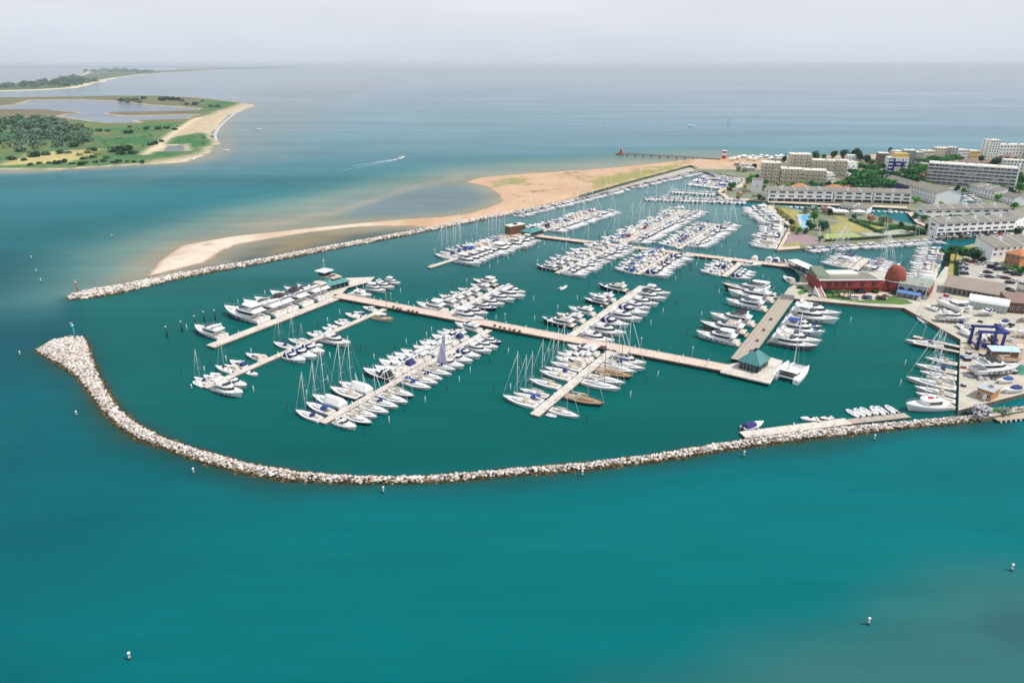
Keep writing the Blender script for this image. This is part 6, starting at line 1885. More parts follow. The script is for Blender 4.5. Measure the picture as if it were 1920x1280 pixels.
grove('between the flats and the long terrace', 'pines behind the long terrace', [('umbrella', 'pine', 1615, 327, 13), ('umbrella', 'green', 1632, 322, 12), ('umbrella', 'pine', 1606, 341, 13), ('umbrella', 'pine', 1630, 341, 14), ('umbrella', 'green', 1642, 333, 10), ('umbrella', 'green', 1588, 342, 9), ('round', 'green', 1526, 346, 8), ('round', 'bright', 1505, 343, 6), ('round', 'olive', 1460, 346, 6), ('round', 'dark', 1553, 345, 6), ('umbrella', 'pine', 1646, 345, 13), ('round', 'green', 1570, 346, 7), ('round', 'bright', 1478, 347, 5), ('umbrella', 'pine', 1620, 350, 12), ('umbrella', 'pine', 1622, 334, 13), ('umbrella', 'green', 1600, 334, 11), ('umbrella', 'pine', 1640, 349, 12), ('umbrella', 'pine', 1648, 337, 10), ('round', 'green', 1597, 350, 8)])
grove('round the blue and white tower', 'pines round the blue tower', [('umbrella', 'pine', 1637, 315, 11), ('umbrella', 'pine', 1650, 313, 10), ('umbrella', 'dark', 1655, 325, 9), ('umbrella', 'pine', 1678, 327, 10), ('umbrella', 'green', 1704, 310, 10), ('umbrella', 'pine', 1714, 323, 12), ('round', 'rust', 1727, 330, 10), ('round', 'dark', 1718, 338, 10), ('umbrella', 'pine', 1701, 322, 9), ('round', 'dark', 1704, 338, 9), ('umbrella', 'dark', 1690, 332, 9), ('round', 'dark', 1735, 330, 7)])
grove('in the belt behind the big white block', 'trees behind the big white block', [('umbrella', 'green', 1761, 297, 12), ('umbrella', 'green', 1777, 296, 10), ('umbrella', 'green', 1789, 296, 9), ('round', 'green', 1736, 304, 7), ('round', 'dark', 1744, 301, 7), ('round', 'dark', 1866, 304, 8), ('round', 'dark', 1876, 301, 7), ('round', 'dark', 1888, 302, 6), ('round', 'pine', 1916, 334, 9), ('round', 'dark', 1905, 303, 6), ('round', 'pine', 1806, 300, 6), ('round', 'dark', 1842, 299, 6), ('umbrella', 'pine', 1722, 300, 6)])
grove('on the promenade point', 'trees on the promenade point', [('round', 'green', 1374, 348, 8), ('round', 'bright', 1409, 330, 6), ('round', 'green', 1403, 337, 6), ('shrub', 'rust', 1387, 362, 6), ('shrub', 'olive', 1384, 369, 6), ('shrub', 'grey', 1416, 367, 5), ('round', 'dark', 1413, 311, 5), ('shrub', 'dark', 1366, 354, 5), ('shrub', 'rust', 1356, 360, 4), ('round', 'olive', 1397, 349, 4), ('shrub', 'olive', 1432, 371, 5), ('round', 'dark', 1424, 369, 5), ('round', 'grey', 1385, 316, 5), ('round', 'grey', 1396, 317, 5), ('round', 'rust', 1398, 358, 4)])
grove('on the pool island', 'trees on the pool island', [('round', 'green', 1527, 404, 9), ('round', 'pine', 1521, 420, 9), ('round', 'blue', 1546, 420, 10), ('round', 'dark', 1484, 416, 6), ('round', 'olive', 1486, 427, 6), ('round', 'green', 1498, 432, 6), ('shrub', 'olive', 1472, 406, 6), ('shrub', 'olive', 1461, 398, 5), ('round', 'grey', 1512, 392, 7), ('round', 'grey', 1529, 392, 6), ('round', 'rust', 1547, 392, 6), ('round', 'dark', 1556, 396, 6), ('round', 'blue', 1601, 405, 5), ('round', 'dark', 1538, 446, 5), ('shrub', 'grey', 1477, 411, 5), ('round', 'rust', 1634, 408, 7), ('round', 'grey', 1656, 411, 8), ('shrub', 'rust', 1668, 414, 6), ('round', 'dark', 1690, 420, 6), ('round', 'pine', 1716, 428, 7), ('round', 'green', 1702, 428, 6), ('round', 'pine', 1728, 432, 6), ('round', 'pine', 1511, 431, 6), ('round', 'dark', 1740, 426, 5), ('shrub', 'pine', 1627, 424, 5), ('shrub', 'olive', 1466, 402, 5)])
grove('among the canal houses', 'trees among the canal houses', [('round', 'bright', 1873, 368, 6), ('round', 'bright', 1719, 373, 6), ('umbrella', 'pine', 1776, 410, 11), ('umbrella', 'pine', 1795, 410, 11), ('round', 'green', 1734, 408, 6), ('tall', 'dark', 1738, 427, 5), ('round', 'olive', 1765, 382, 4), ('round', 'dark', 1910, 433, 8), ('round', 'pine', 1908, 340, 7), ('shrub', 'olive', 1720, 402, 5), ('round', 'dark', 1808, 412, 6)])
grove('beside the car park', 'pines beside the car park', [('umbrella', 'pine', 1780, 470, 11), ('umbrella', 'pine', 1796, 466, 13), ('umbrella', 'dark', 1808, 474, 10), ('round', 'dark', 1829, 476, 12), ('round', 'pine', 1916, 506, 6), ('round', 'dark', 1842, 486, 6), ('shrub', 'green', 1905, 500, 5), ('shrub', 'olive', 1812, 486, 5)])
grove('around the red clubhouse', 'planting around the red clubhouse', [('round', 'pine', 1534, 541, 5), ('shrub', 'pine', 1547, 546, 6), ('shrub', 'pine', 1558, 546, 7), ('shrub', 'dark', 1570, 545, 6), ('shrub', 'dark', 1585, 545, 6), ('shrub', 'dark', 1598, 546, 6), ('shrub', 'pine', 1643, 547, 6), ('shrub', 'pine', 1500, 538, 6), ('shrub', 'dark', 1520, 554, 4), ('shrub', 'dark', 1660, 554, 4), ('shrub', 'pine', 1511, 545, 4), ('shrub', 'pine', 1674, 549, 5), ('round', 'olive', 1661, 541, 4)])
tree('shrub', 'silver', 1838, 768, 17, 'big silvery bush on the shore below the orange kiosk', None)
tree('shrub', 'bright', 1866, 767, 6, 'small bright green bush right of the silvery bush')
tree('shrub', 'grey', 1887, 771, 9, 'grey green scrub at the right edge of the shore')
grove('in the gaps between the canal terraces', 'trees between the terraces', [('round', 'pine', 1716, 404, 5), ('round', 'green', 1745, 395, 5), ('round', 'dark', 1650, 366, 6), ('umbrella', 'pine', 1668, 344, 10), ('umbrella', 'green', 1680, 340, 9), ('round', 'green', 1700, 345, 8), ('umbrella', 'pine', 1716, 346, 9), ('round', 'pine', 1726, 344, 7), ('round', 'dark', 1820, 352, 5), ('round', 'green', 1700, 354, 6), ('round', 'olive', 1822, 405, 5), ('round', 'pine', 1850, 404, 6), ('round', 'green', 1903, 384, 6), ('round', 'dark', 1912, 372, 6), ('round', 'green', 1914, 350, 8), ('round', 'pine', 1906, 330, 8), ('round', 'pine', 1560, 352, 6), ('round', 'green', 1538, 352, 6), ('round', 'dark', 1450, 352, 5), ('round', 'green', 1436, 340, 6), ('round', 'pine', 1419, 332, 6)])
grove('in the belt behind the blue row', 'pine belt behind the blue row', [('umbrella', 'pine', 1650, 322, 11), ('umbrella', 'green', 1662, 340, 9), ('umbrella', 'pine', 1708, 333, 11), ('umbrella', 'green', 1724, 318, 10), ('umbrella', 'pine', 1692, 318, 9), ('umbrella', 'pine', 1718, 312, 9), ('umbrella', 'green', 1730, 311, 8), ('round', 'pine', 1676, 338, 8), ('round', 'green', 1728, 352, 6), ('umbrella', 'pine', 1626, 312, 10), ('umbrella', 'green', 1612, 310, 9), ('umbrella', 'pine', 1636, 304, 8), ('umbrella', 'pine', 1598, 322, 8)])
# palms on the lawn
def palm(px, py, label):
    g = G((px, py), QZ)
    root = empty('palm_tree', (g.x, g.y, QZ), random.uniform(0, 6)); tag(root, label, 'tree', 'small palms on the clubhouse lawn')
    MB().tube((0, 0, 0), (0, 0, 2.6), .22, .16, 7).build('trunk', bark_m, root)
    m = MB()
    for i in range(12):
        a = 2 * PI * i / 12
        p = [Vector((math.cos(a) * r, math.sin(a) * r, 2.6 + z)) for r, z in ((0, 0), (.7, .5), (1.4, .3), (1.9, -.35))]
        s = Vector((-math.sin(a), math.cos(a), 0)) * .22
        for k in range(3):
            w0, w1 = (1, .9, .6, .1)[k], (1, .9, .6, .1)[k + 1]
            m.add([p[k] - s * w0, p[k] + s * w0, p[k + 1] + s * w1, p[k + 1] - s * w1], [(0, 1, 2, 3)])
    m.build('fronds', mat('palm_green', lin(58, 92, 44), .8, .25, 2.0), root)
for i, (px, py) in enumerate([(1561, 557), (1573, 557), (1582, 556), (1589, 560), (1593, 558)]):
    palm(px, py, 'small palm on the clubhouse lawn, %s from the stair' % ['first', 'second', 'third', 'fourth', 'fifth'][i])
# clipped hedges
def hedge(pts, label, hgt=1.8, wid=2.2, tone='pine'):
    P = GP(pts, QZ)
    V = []; rng = random.Random(int(P[0].x * 10))
    bl = []
    for a, b in zip(P[:-1], P[1:]):
        L = (b - a).length
        n = max(2, int(L / (wid * .6)))
        for i in range(n):
            c = a + (b - a) * (i + .5) / n - P[0]
            bl.append((c.x, c.y, hgt * .5, wid * .6, wid * .6, hgt * .55))
    me = leaf_cloud(bl, int(len(bl) * 55), .34, tone, rng); me.name = 'hedge'
    o = bpy.data.objects.new('hedge', me); o.location = (P[0].x, P[0].y, QZ)
    link(o); tag(o, label, 'hedge')
hedge([(1592, 413), (1610, 420), (1640, 433), (1655, 438)], 'dark hedge crossing the lawn of the pool island')
hedge([(1606, 415), (1650, 424), (1700, 427)], 'upper hedge on the pool island near the canal')
hedge([(1640, 436), (1680, 429), (1712, 430)], 'hedge above the grey tennis court')
hedge([(1546, 453), (1620, 449), (1700, 443), (1735, 439)], 'long hedge below the tennis courts by the moored boats', 1.6, 1.8, 'dark')
hedge([(1455, 391), (1475, 406), (1492, 422), (1486, 434)], 'shrubby hedge along the pool promenade', 1.6, 2.2, 'olive')
hedge([(1880, 500), (1920, 514)], 'green hedge between the ochre house and the car park', 1.4, 3.0, 'green')
hedge([(1774, 500), (1779, 470)], 'dark hedge by the pines at the inner quay', 1.6, 2, 'dark')
hedge([(1793, 523), (1794, 494)], 'narrow hedge on the left edge of the car park', 1.6, 1.4, 'dark')

# ------------------------------------------------------------------ the green island and the far spit
IZ = 1.3
grove('on the green island beyond the channel', 'scattered trees on the green island', [('shrub', 'dark', 241, 248, 7), ('shrub', 'dark', 244, 238, 4), ('shrub', 'dark', 216, 281, 10), ('shrub', 'dark', 234, 279, 11), ('shrub', 'dark', 250, 286, 8), ('shrub', 'dark', 226, 287, 8), ('shrub', 'dark', 135, 273, 8), ('shrub', 'wood', 36, 281, 10), ('shrub', 'dark', 67, 290, 10), ('shrub', 'wood', 86, 288, 8), ('shrub', 'dark', 110, 286, 7), ('shrub', 'wood', 127, 286, 6), ('shrub', 'dark', 121, 301, 5), ('shrub', 'dark', 172, 281, 8), ('shrub', 'dark', 158, 297, 6), ('shrub', 'dark', 175, 294, 6), ('shrub', 'dark', 186, 245, 5), ('shrub', 'dark', 201, 246, 4), ('shrub', 'dark', 292, 268, 6), ('shrub', 'dark', 282, 271, 5), ('shrub', 'dark', 302, 265, 5), ('shrub', 'dark', 327, 243, 5)], IZ)
grove('at the tip of the green island', 'trees at the tip of the green island', [('shrub', 'dark', 276, 241, 5), ('shrub', 'dark', 299, 241, 6), ('shrub', 'dark', 312, 240, 5), ('shrub', 'dark', 307, 186, 7), ('shrub', 'dark', 318, 185, 8), ('shrub', 'dark', 330, 186, 7), ('shrub', 'wood', 341, 189, 5), ('shrub', 'dark', 270, 184, 5), ('shrub', 'wood', 252, 187, 7), ('shrub', 'wood', 238, 188, 7), ('shrub', 'wood', 226, 187, 6), ('shrub', 'dark', 367, 195, 6), ('shrub', 'dark', 380, 190, 3), ('shrub', 'wood', 396, 199, 5), ('shrub', 'wood', 408, 199, 5), ('shrub', 'wood', 260, 190, 6), ('shrub', 'wood', 350, 195, 5)], IZ)
grove('along the near shore of the green island', 'bushes along the near shore of the green island', [('shrub', 'dark', 60 + i * 15 + random.uniform(-4, 4), 308 - i * .35 + random.uniform(-3, 1), random.uniform(3.5, 6.5)) if True else 0 for i in range(15)] + [('shrub', 'olive', 165, 285, 7), ('shrub', 'olive', 150, 290, 6), ('shrub', 'dark', 20, 298, 7), ('shrub', 'dark', 45, 300, 5), ('shrub', 'olive', 185, 288, 6), ('shrub', 'green', 200, 296, 6)], IZ)
grove('beside the big white block', 'trees around the big white block', [('round', 'green', 1745, 345, 7), ('round', 'pine', 1728, 340, 8), ('round', 'dark', 1795, 352, 5), ('round', 'green', 1808, 356, 5), ('round', 'pine', 1712, 350, 7), ('round', 'bright', 1866, 350, 5), ('round', 'pine', 1880, 352, 6), ('round', 'dark', 1898, 360, 6)])
grove('at the foot of the flats', 'planting at the foot of the flats', [('shrub', 'green', 1430, 349, 6), ('shrub', 'pine', 1447, 350, 6), ('shrub', 'olive', 1470, 351, 6), ('round', 'green', 1490, 350, 7), ('shrub', 'pine', 1516, 352, 7), ('round', 'pine', 1537, 350, 8), ('shrub', 'green', 1560, 352, 7), ('round', 'green', 1578, 350, 8), ('shrub', 'olive', 1444, 364, 5), ('shrub', 'dark', 1428, 356, 5)])
def wood_mass(name, poly, n, rpx, tone, gz, seed, hfac=1.1):
    """a far wood that reads as one mass: many crowns' leaf clumps in one object"""
    P = GP(poly, gz); rng = random.Random(seed); bl = []
    x0, x1 = min(p.x for p in P), max(p.x for p in P); y0, y1 = min(p.y for p in P), max(p.y for p in P)
    k = 0
    while len(bl) < n and k < n * 60:
        k += 1
        x, y = rng.uniform(x0, x1), rng.uniform(y0, y1)
        if sdist(np.array([x]), np.array([y]), P)[0] < 0: continue
        r = rpx * math.hypot(math.hypot(x, y), CAM_H) / FPX * rng.uniform(.6, 1.3)
        bl.append((x, y, gz + r * hfac * .55, r, r, r * hfac * .62))
        bl.append((x + r * .5, y - r * .3, gz + r * hfac * .95, r * .6, r * .6, r * .4))
    me = leaf_cloud(bl, len(bl) * 45, sum(b[3] for b in bl) / len(bl) * .30, tone, rng); me.name = name
    o = link(bpy.data.objects.new(name, me)); tag(o, kind='stuff')
wood_mass('island_wood', [(-120, 224), (0, 230), (60, 226), (110, 232), (155, 246), (184, 264), (165, 272), (120, 276), (60, 284), (0, 284), (-120, 280)], 520, 7.5, 'wood', IZ, 3)
wood_mass('island_wood', [(-120, 222), (-20, 232), (0, 228), (50, 232), (70, 238), (30, 244), (-120, 244)], 90, 7, 'green', IZ, 5, .8)
wood_mass('far_spit_wood', [(-200, 168), (0, 167), (80, 165), (150, 161), (185, 152), (140, 147), (70, 156), (0, 160), (-200, 161)], 300, 4.2, 'wood', 1.5, 9, .9)
wood_mass('far_spit_wood', [(150, 136), (215, 136), (270, 138), (290, 135), (220, 132), (150, 133)], 120, 3.2, 'wood', 1.5, 11, .7)
wood_mass('island_undergrowth', [(160, 262), (230, 240), (330, 236), (352, 232), (300, 262), (262, 288), (200, 300), (140, 306), (190, 280)], 120, 3.2, 'green', 1.0, 15, .35)
wood_mass('island_undergrowth', [(318, 262), (380, 249), (402, 258), (396, 272), (345, 279)], 50, 2.6, 'green', 1.0, 16, .35)
# ------------------------------------------------------------------ swimming pool
pool_m = mat('pool_water', lin(104, 186, 226), 0.15, 0.06, 0.3)
o = ground('pool_surround', GP([(1494, 402), (1519, 399), (1526, 416), (1518, 432), (1502, 432)], QZ), QZ + .012, quay_m)
o = ground('swimming_pool', GP([(1499, 404), (1517, 402), (1521, 408), (1514, 412), (1513, 427), (1504, 427.5), (1504, 413), (1499, 409)], QZ), QZ + .05, pool_m)
for lab, (px, py), s in (('large white sunshade sail by the clubhouse on the pool island', (1572, 402), 6), ('small white sunshade left of the clubhouse terrace', (1556, 398), 3.6), ('white sunshade right of the clubhouse terrace', (1609, 403), 4.5)):
    g = G((px, py), QZ)
    r = empty('sunshade', (g.x, g.y, QZ), R(-8)); tag(r, lab, 'sunshade', 'white sunshades on the pool island')
    MB().frust([(-s, -s * .6, 2.6), (s, -s * .6, 2.6), (s, s * .6, 2.6), (-s, s * .6, 2.6)], [(-.3, -.2, 3.7), (.3, -.2, 3.7), (.3, .2, 3.7), (-.3, .2, 3.7)]).build('canopy', cwhite_m, r)
    pm = MB().tube((0, 0, 0), (0, 0, 2.6), .08).mesh('post', white_m)
    for x in (-s * .95, s * .95):
        for y in (-s * .55, s * .55):
            o = bpy.data.objects.new('post', pm); o.location = (x, y, 0); link(o, r)

# ------------------------------------------------------------------ cars
tyre_m = mat('tyre', (0.015, 0.015, 0.016), .8, .2, 2.0)
CARP = {n: mat('car_paint_' + n, c, .22, .04, .5) for n, c in {'white': (.76, .76, .76), 'black': (.012, .012, .014), 'grey': (.22, .23, .24), 'silver': (.5, .51, .52), 'red': (.42, .03, .03), 'maroon': (.16, .02, .035), 'navy': (.02, .03, .09), 'cyan': (.12, .38, .48), 'dkgreen': (.03, .07, .06)}.items()}
CARM = {}
def car(px, py, colour, hd, label, van=False, group='cars in the car park'):
    g = G((px, py), QZ)
    L, W, H = (4.9, 1.95, 2.0) if van else (4.4, 1.8, 1.48)
    if van not in CARM:
        n = lambda x, z, w: [(x, -w, z), (x, w, z)]
        prof = [(-L / 2, .35), (-L / 2, .85), (-L * .46, .95), (-L * .18, .98), (L * .22, .92), (L * .46, .78), (L / 2, .6), (L / 2, .3)] if not van else [(-L / 2, .35), (-L / 2, 1.05), (-L * .2, 1.1), (L * .3, 1.08), (L * .47, .9), (L / 2, .7), (L / 2, .3)]
        body = MB()
        b0 = [(x, -W / 2, z) for x, z in prof]; b1 = [(x, W / 2, z) for x, z in prof]
        body.frust(b1, b0); body.sm = [False] * len(body.f)
        zr, zb = H, (.93 if not van else 1.07)
        xb, xf, tb, tf = (-L * .46, L * .24, -L * .33, L * .04) if not van else (-L * .49, L * .33, -L * .46, L * .16)
        lo = [(xb, -W * .46, zb), (xf, -W * .46, zb), (xf, W * .46, zb), (xb, W * .46, zb)]
        hi = [(tb, -W * .38, zr - .06), (tf, -W * .38, zr - .06), (tf, W * .38, zr - .06), (tb, W * .38, zr - .06)]
        gl = MB().frust(lo, hi); gl.sm = [False] * len(gl.f)
        rf = MB().frust([(x, y, zr - .058) for x, y, _ in hi], [(x * .96, y * .94, zr) for x, y, _ in hi]); rf.sm = [False] * len(rf.f)
        wh = MB().tube((0, -.11, 0), (0, .11, 0), .32, n=10)
        hl = MB().box(L / 2 - .12, L / 2 + .01, -.22, .22, .58, .70)
        CARM[van] = (body, gl.mesh('glasshouse', dglass_m), rf, wh.mesh('wheel', tyre_m), hl.mesh('headlight', white_m), {})
    body, gm, rf, wm, hm, by = CARM[van]
    if colour not in by: by[colour] = (body.mesh('body', CARP[colour]), rf.mesh('roof', CARP[colour]))
    root = empty('van' if van else 'car', (g.x, g.y, QZ + .013), hd); tag(root, label, 'van' if van else 'car', group)
    link(bpy.data.objects.new('body', by[colour][0]), root); link(bpy.data.objects.new('roof', by[colour][1]), root); link(bpy.data.objects.new('glasshouse', gm), root)
    for x in (-L * .31, L * .31):
        for y in (-W * .44, W * .44):
            o = bpy.data.objects.new('wheel', wm); o.location = (x, y, .32); link(o, root)
    for y in (-W * .33, W * .33):
        o = bpy.data.objects.new('headlight', hm); o.location = (0, y, 0); link(o, root)
    return root
CL = [(1824, 492.5, 'red', 5, 0, 'low red car parked below the dark round tree'), (1837, 496, 'silver', 3, 0, 'silver car right of the low red car'), (1851, 494, 'white', 60, 0, 'white car near the ochre house, left of a pair'), (1859, 495, 'white', 60, 0, 'white car near the ochre house, right of a pair'), (1867, 496, 'dkgreen', 60, 0, 'dark green car beside the ochre house'),
      (1860, 503, 'black', -4, 1, 'black van in the middle of the car park top row'), (1872, 507, 'navy', -4, 1, 'navy van right of the black van'), (1881, 506, 'black', -4, 0, 'black car behind the navy van'), (1852, 512, 'black', -8, 0, 'black car alone left of the centre line'), (1845, 519, 'white', -8, 0, 'white car left of a black one at the line end'),
      (1855, 520.5, 'navy', -8, 0, 'dark blue car right of the white one at the line end'), (1890, 512.5, 'dkgreen', -10, 0, 'dark green car near the hedge'), (1905, 516.5, 'black', -10, 1, 'black van near the right edge by the hedge'), (1886, 523, 'maroon', -10, 0, 'dark red car beside the centre line'), (1876, 521, 'silver', -10, 0, 'silver car left of the dark red car'), (1893, 531.5, 'black', -5, 0, 'black car under the dark red car'),
      (1905, 529, 'white', -5, 0, 'white car right of the black car near the edge'), (1861, 535, 'grey', -6, 0, 'grey car near the shed'), (1875.5, 539, 'white', -6, 0, 'white car in the lower row'), (1891, 544, 'black', -6, 0, 'black car in the lower row'), (1899, 549, 'dkgreen', -6, 0, 'dark green car at the end of the lower row'), (1919, 536, 'black', -6, 0, 'dark car cut by the right edge'),
      (1806.5, 497.5, 'black', 4, 0, 'black car topmost in the left column'), (1807, 501, 'white', 4, 0, 'white car second in the left column'), (1807, 505, 'navy', 4, 0, 'navy car third in the left column'), (1807, 510, 'white', 4, 0, 'white car fourth in the left column'), (1808, 514.5, 'black', 4, 0, 'black car lowest in the left column'),
      (1818, 532, 'white', -12, 1, 'white van at the back of the shed'), (1851, 543.5, 'white', -15, 0, 'white car behind the shed'), (1869, 548.5, 'silver', -15, 0, 'silver car behind the shed towards the workshop')]
for px, py, c, a, v, lab in CL: car(px, py, c, R(a), lab, bool(v))
for px, py, c, a, lab in ((1614, 549.8, 'black', 0, 'black car close to the red clubhouse wall'), (1597, 559, 'white', 70, 'white car leftmost in front of the red clubhouse'), (1605, 559.5, 'silver', 70, 'silver car beside the leftmost white car'), (1621, 559, 'navy', 70, 'dark purple car in front of the red clubhouse'), (1630, 559, 'cyan', 70, 'light blue car in front of the red clubhouse'), (1647, 559.5, 'black', 70, 'black car near the boathouse, left of a pair'), (1656, 560, 'maroon', 70, 'dark car near the boathouse, right of a pair')):
    car(px, py, c, R(a), lab, False, 'cars in front of the red clubhouse')

# ------------------------------------------------------------------ boatyard
blue_m = mat('lift_blue', lin(34, 50, 134), .5, .15, .6)
def travel_lift():
    a, b = G((1831, 655), QZ), G((1876, 657.5), QZ)
    W = (b - a).length; d = (b - a) / W
    r = empty('travel_lift', (a.x, a.y, QZ), math.atan2(d.y, d.x)); tag(r, 'blue wheeled travel lift gantry on the boatyard', 'travel lift')
    D, H = 6.0, 6.7
    for x in (0, W):
        for y in (0, D):
            MB().frust([(x - .45, y - .45, .9), (x + .45, y - .45, .9), (x + .45, y + .45, .9), (x - .45, y + .45, .9)], [(x - .35, y - .35, H), (x + .35, y - .35, H), (x + .35, y + .35, H), (x - .35, y + .35, H)]).build('leg', blue_m, r)
            for s in (-.55, .55): MB().tube((x - .3, y + s, .65), (x + .3, y + s, .65), .65, n=12).build('wheel', tyre_m, r)
        MB().box(x - .3, x + .3, -.2, D + .2, .95, 1.5).build('side_beam', blue_m, r)
    for y in (0, D): MB().box(-1.0, W + 1.2, y - .4, y + .4, H + .003, H + .85).build('cross_beam', blue_m, r)
    MB().box(W - .5, W + 1.2, .5, D - .5, H - .4, H + .9).build('engine_house', blue_m, r)
    for x in (W * .25, W * .75):
        for y in (0, D): MB().tube((x, y, H), (x, y + (1.5 if y == 0 else -1.5), 3.2), .06, n=4).build('lifting_sling', wire_m, r)
    MB().box(W * .35, W * .6, D * .3, D * .55, 0, 1.6, 0, .2, .2).build('winch_unit', blue_m, r)
    MB().box(.5, W - .5, D * .40, D * .44, 1.6, 1.8).build('spreader_bar', rub_m, r)
travel_lift()
def ashore(kind, s, e, ln, label, z=2.6, stands=True):
    a, b = G(s, z), G(e, z)
    hd = math.atan2((b - a).y, (b - a).x)
    boat(kind, a.x, a.y, hd, ln, label, 'boats standing ashore in the boatyard', z=z)
    if stands:
        st = empty('boat_cradle', (a.x, a.y, QZ), hd); tag(st, 'steel cradle under the %s' % label.split(' standing')[0].split(' ashore')[0], 'cradle', 'cradles in the boatyard')
        for x in (.2, .5, .75):
            MB().box(ln * x - .1, ln * x + .1, -1.6, 1.6, 0, .22).build('crosspiece', steel_m, st)
            for s_ in (-1, 1): MB().tube((ln * x, s_ * 1.5, .2), (ln * x, s_ * 1.1, 1.25), .07, n=5).build('prop', steel_m, st)
ashore('catm', (1812, 583), (1774, 570), 13, 'white motor catamaran standing ashore by the storage tent')
ashore('fb', (1757, 597), (1804, 600), 13, 'white flybridge yacht standing ashore behind the slanting quay')
ashore('scn', (1861, 586), (1838, 588), 8, 'small cruiser with navy cover ashore in front of the tent')
ashore('mbn', (1886, 604), (1876, 612), 7, 'small white motorboat ashore above the travel lift', 2.1)
ashore('fbd', (1824, 698), (1903, 695), 16.5, 'long white yacht with black canopy ashore below the travel lift', 2.9)
ashore('slw', (1945, 590), (1906, 604), 13, 'sailing yacht ashore cut by the right edge', 2.9)
ashore('sc', (1960, 627), (1908, 628), 12, 'white cruiser ashore at the right edge beside the travel lift', 2.6)
ashore('mbw', (1801, 622), (1824, 634), 7, 'white covered boat on the ground left of the travel lift', 1.9)
ashore('sld', (1858, 676), (1902, 678), 10, 'dark red hull ashore behind the long white yacht', 2.4)
for i, (k, s_, e_, ln, lab) in enumerate((('mb', (1898, 617), (1886, 622), 6, 'small white open boat on the ground right of the travel lift'), ('mbt', (1916, 652), (1900, 656), 7, 'small boat with beige cover ashore right of the travel lift legs'), ('mbw', (1845, 640), (1838, 628), 6, 'small boat with white cover under the travel lift'), ('mbd', (1866, 640), (1858, 634), 6, 'small charcoal covered boat under the travel lift'),
        ('mb', (1758, 583), (1744, 578), 6, 'small white boat ashore near the slanting quay'), ('mbb', (1896, 713), (1880, 716), 6, 'small boat with blue cover ashore right of the kiosk'), ('rib', (1808, 617), (1798, 611), 5, 'white dinghy on the ground by the slanting quay, upper'), ('rib', (1816, 625), (1806, 619), 5, 'white dinghy on the ground by the slanting quay, lower'), ('mbn', (1912, 730), (1896, 733), 7, 'small boat with navy cover ashore at the right edge'))):
    ashore(k, s_, e_, ln, lab, 1.95, False)
for i in range(11):
    car(1764 + i * 12.4, 445.2 - i * .50, ['white', 'silver', 'white', 'black', 'white', 'cyan', 'white', 'navy', 'white', 'red', 'white'][i], R(70), '%s %s under the arcade of the front canal terrace, %s from the left' % (['white', 'silver', 'white', 'black', 'white', 'light blue', 'white', 'navy', 'white', 'red', 'white'][i], 'van' if i % 4 == 0 else 'car', (['first'] + ORD[1:])[i]), i % 4 == 0, 'cars along the canal terrace')
g = G((1878, 668), QZ)
r = empty('work_shelter', (g.x, g.y, QZ), R(-6)); tag(r, 'work shelter with pale blue tarpaulin roof beside the travel lift', 'shelter')
MB().frust([(-5, -2, 2.6), (5, -2, 2.6), (5, 2, 3.3), (-5, 2, 3.3)], [(-5, -2, 2.7), (5, -2, 2.7), (5, 2, 3.4), (-5, 2, 3.4)]).build('tarpaulin_roof', mat('pale_blue_tarp', lin(180, 208, 236), .7, .12, .6), r)
MB().box(-4.6, 4.6, -1.6, 1.6, 0, 2.55).build('wall', walln_m, r)
for x in (-4.9, 4.9): MB().tube((x, -1.9, 0), (x, -1.9, 2.6), .08).build('post', steel_m, r)
g = G((1912, 697), QZ)
r = empty('tarpaulin_heap', (g.x, g.y, QZ), 0.3); tag(r, 'heap under a green tarpaulin at the right edge of the boatyard', 'tarpaulin')
rr = random.Random(4); m = MB()
m.loft([[(math.cos(a) * (3.4 - k * .9) * rr.uniform(.85, 1.1), math.sin(a) * (2.4 - k * .6) * rr.uniform(.85, 1.1), k * .85 + rr.uniform(-.1, .15)) for a in np.linspace(0, 2 * PI, 11)[:-1]] for k in range(4)], cap=True, smooth=False)
m.build('tarpaulin', mat('green_tarp', lin(60, 140, 110), .7, .2, .6), r)
# yard clutter: drums, crates, trailers
CLUT = [(1803, 606, 'crate', 'blue'), (1838, 604, 'crate', 'dark'), (1812, 612, 'crate', 'white'), (1820, 618, 'crate', 'dark'), (1808, 672, 'crate', 'blue'), (1813, 676, 'crate', 'dark'), (1828, 672, 'crate', 'white'), (1841, 668, 'crate', 'dark'), (1806, 690, 'crate', 'red'), (1818, 706, 'crate', 'grey'), (1806, 724, 'crate', 'dark'), (1832, 628, 'crate', 'grey'), (1895, 640, 'crate', 'white'), (1902, 700, 'crate', 'dark'), (1816, 664, 'crate', 'dark'), (1870, 612, 'crate', 'dark'), (1896, 610, 'crate', 'dark'), (1722, 563, 'crate', 'white'), (1765, 560, 'crate', 'white'), (1775, 556, 'crate', 'red'), (1782, 560, 'crate', 'white'), (1838, 712, 'crate', 'white'), (1850, 712, 'crate', 'white'), (1864, 711, 'crate', 'grey')]
CC_ = {'blue': cblue_m, 'dark': rub_m, 'white': cwhite_m, 'red': ribr_m, 'grey': steel_m}
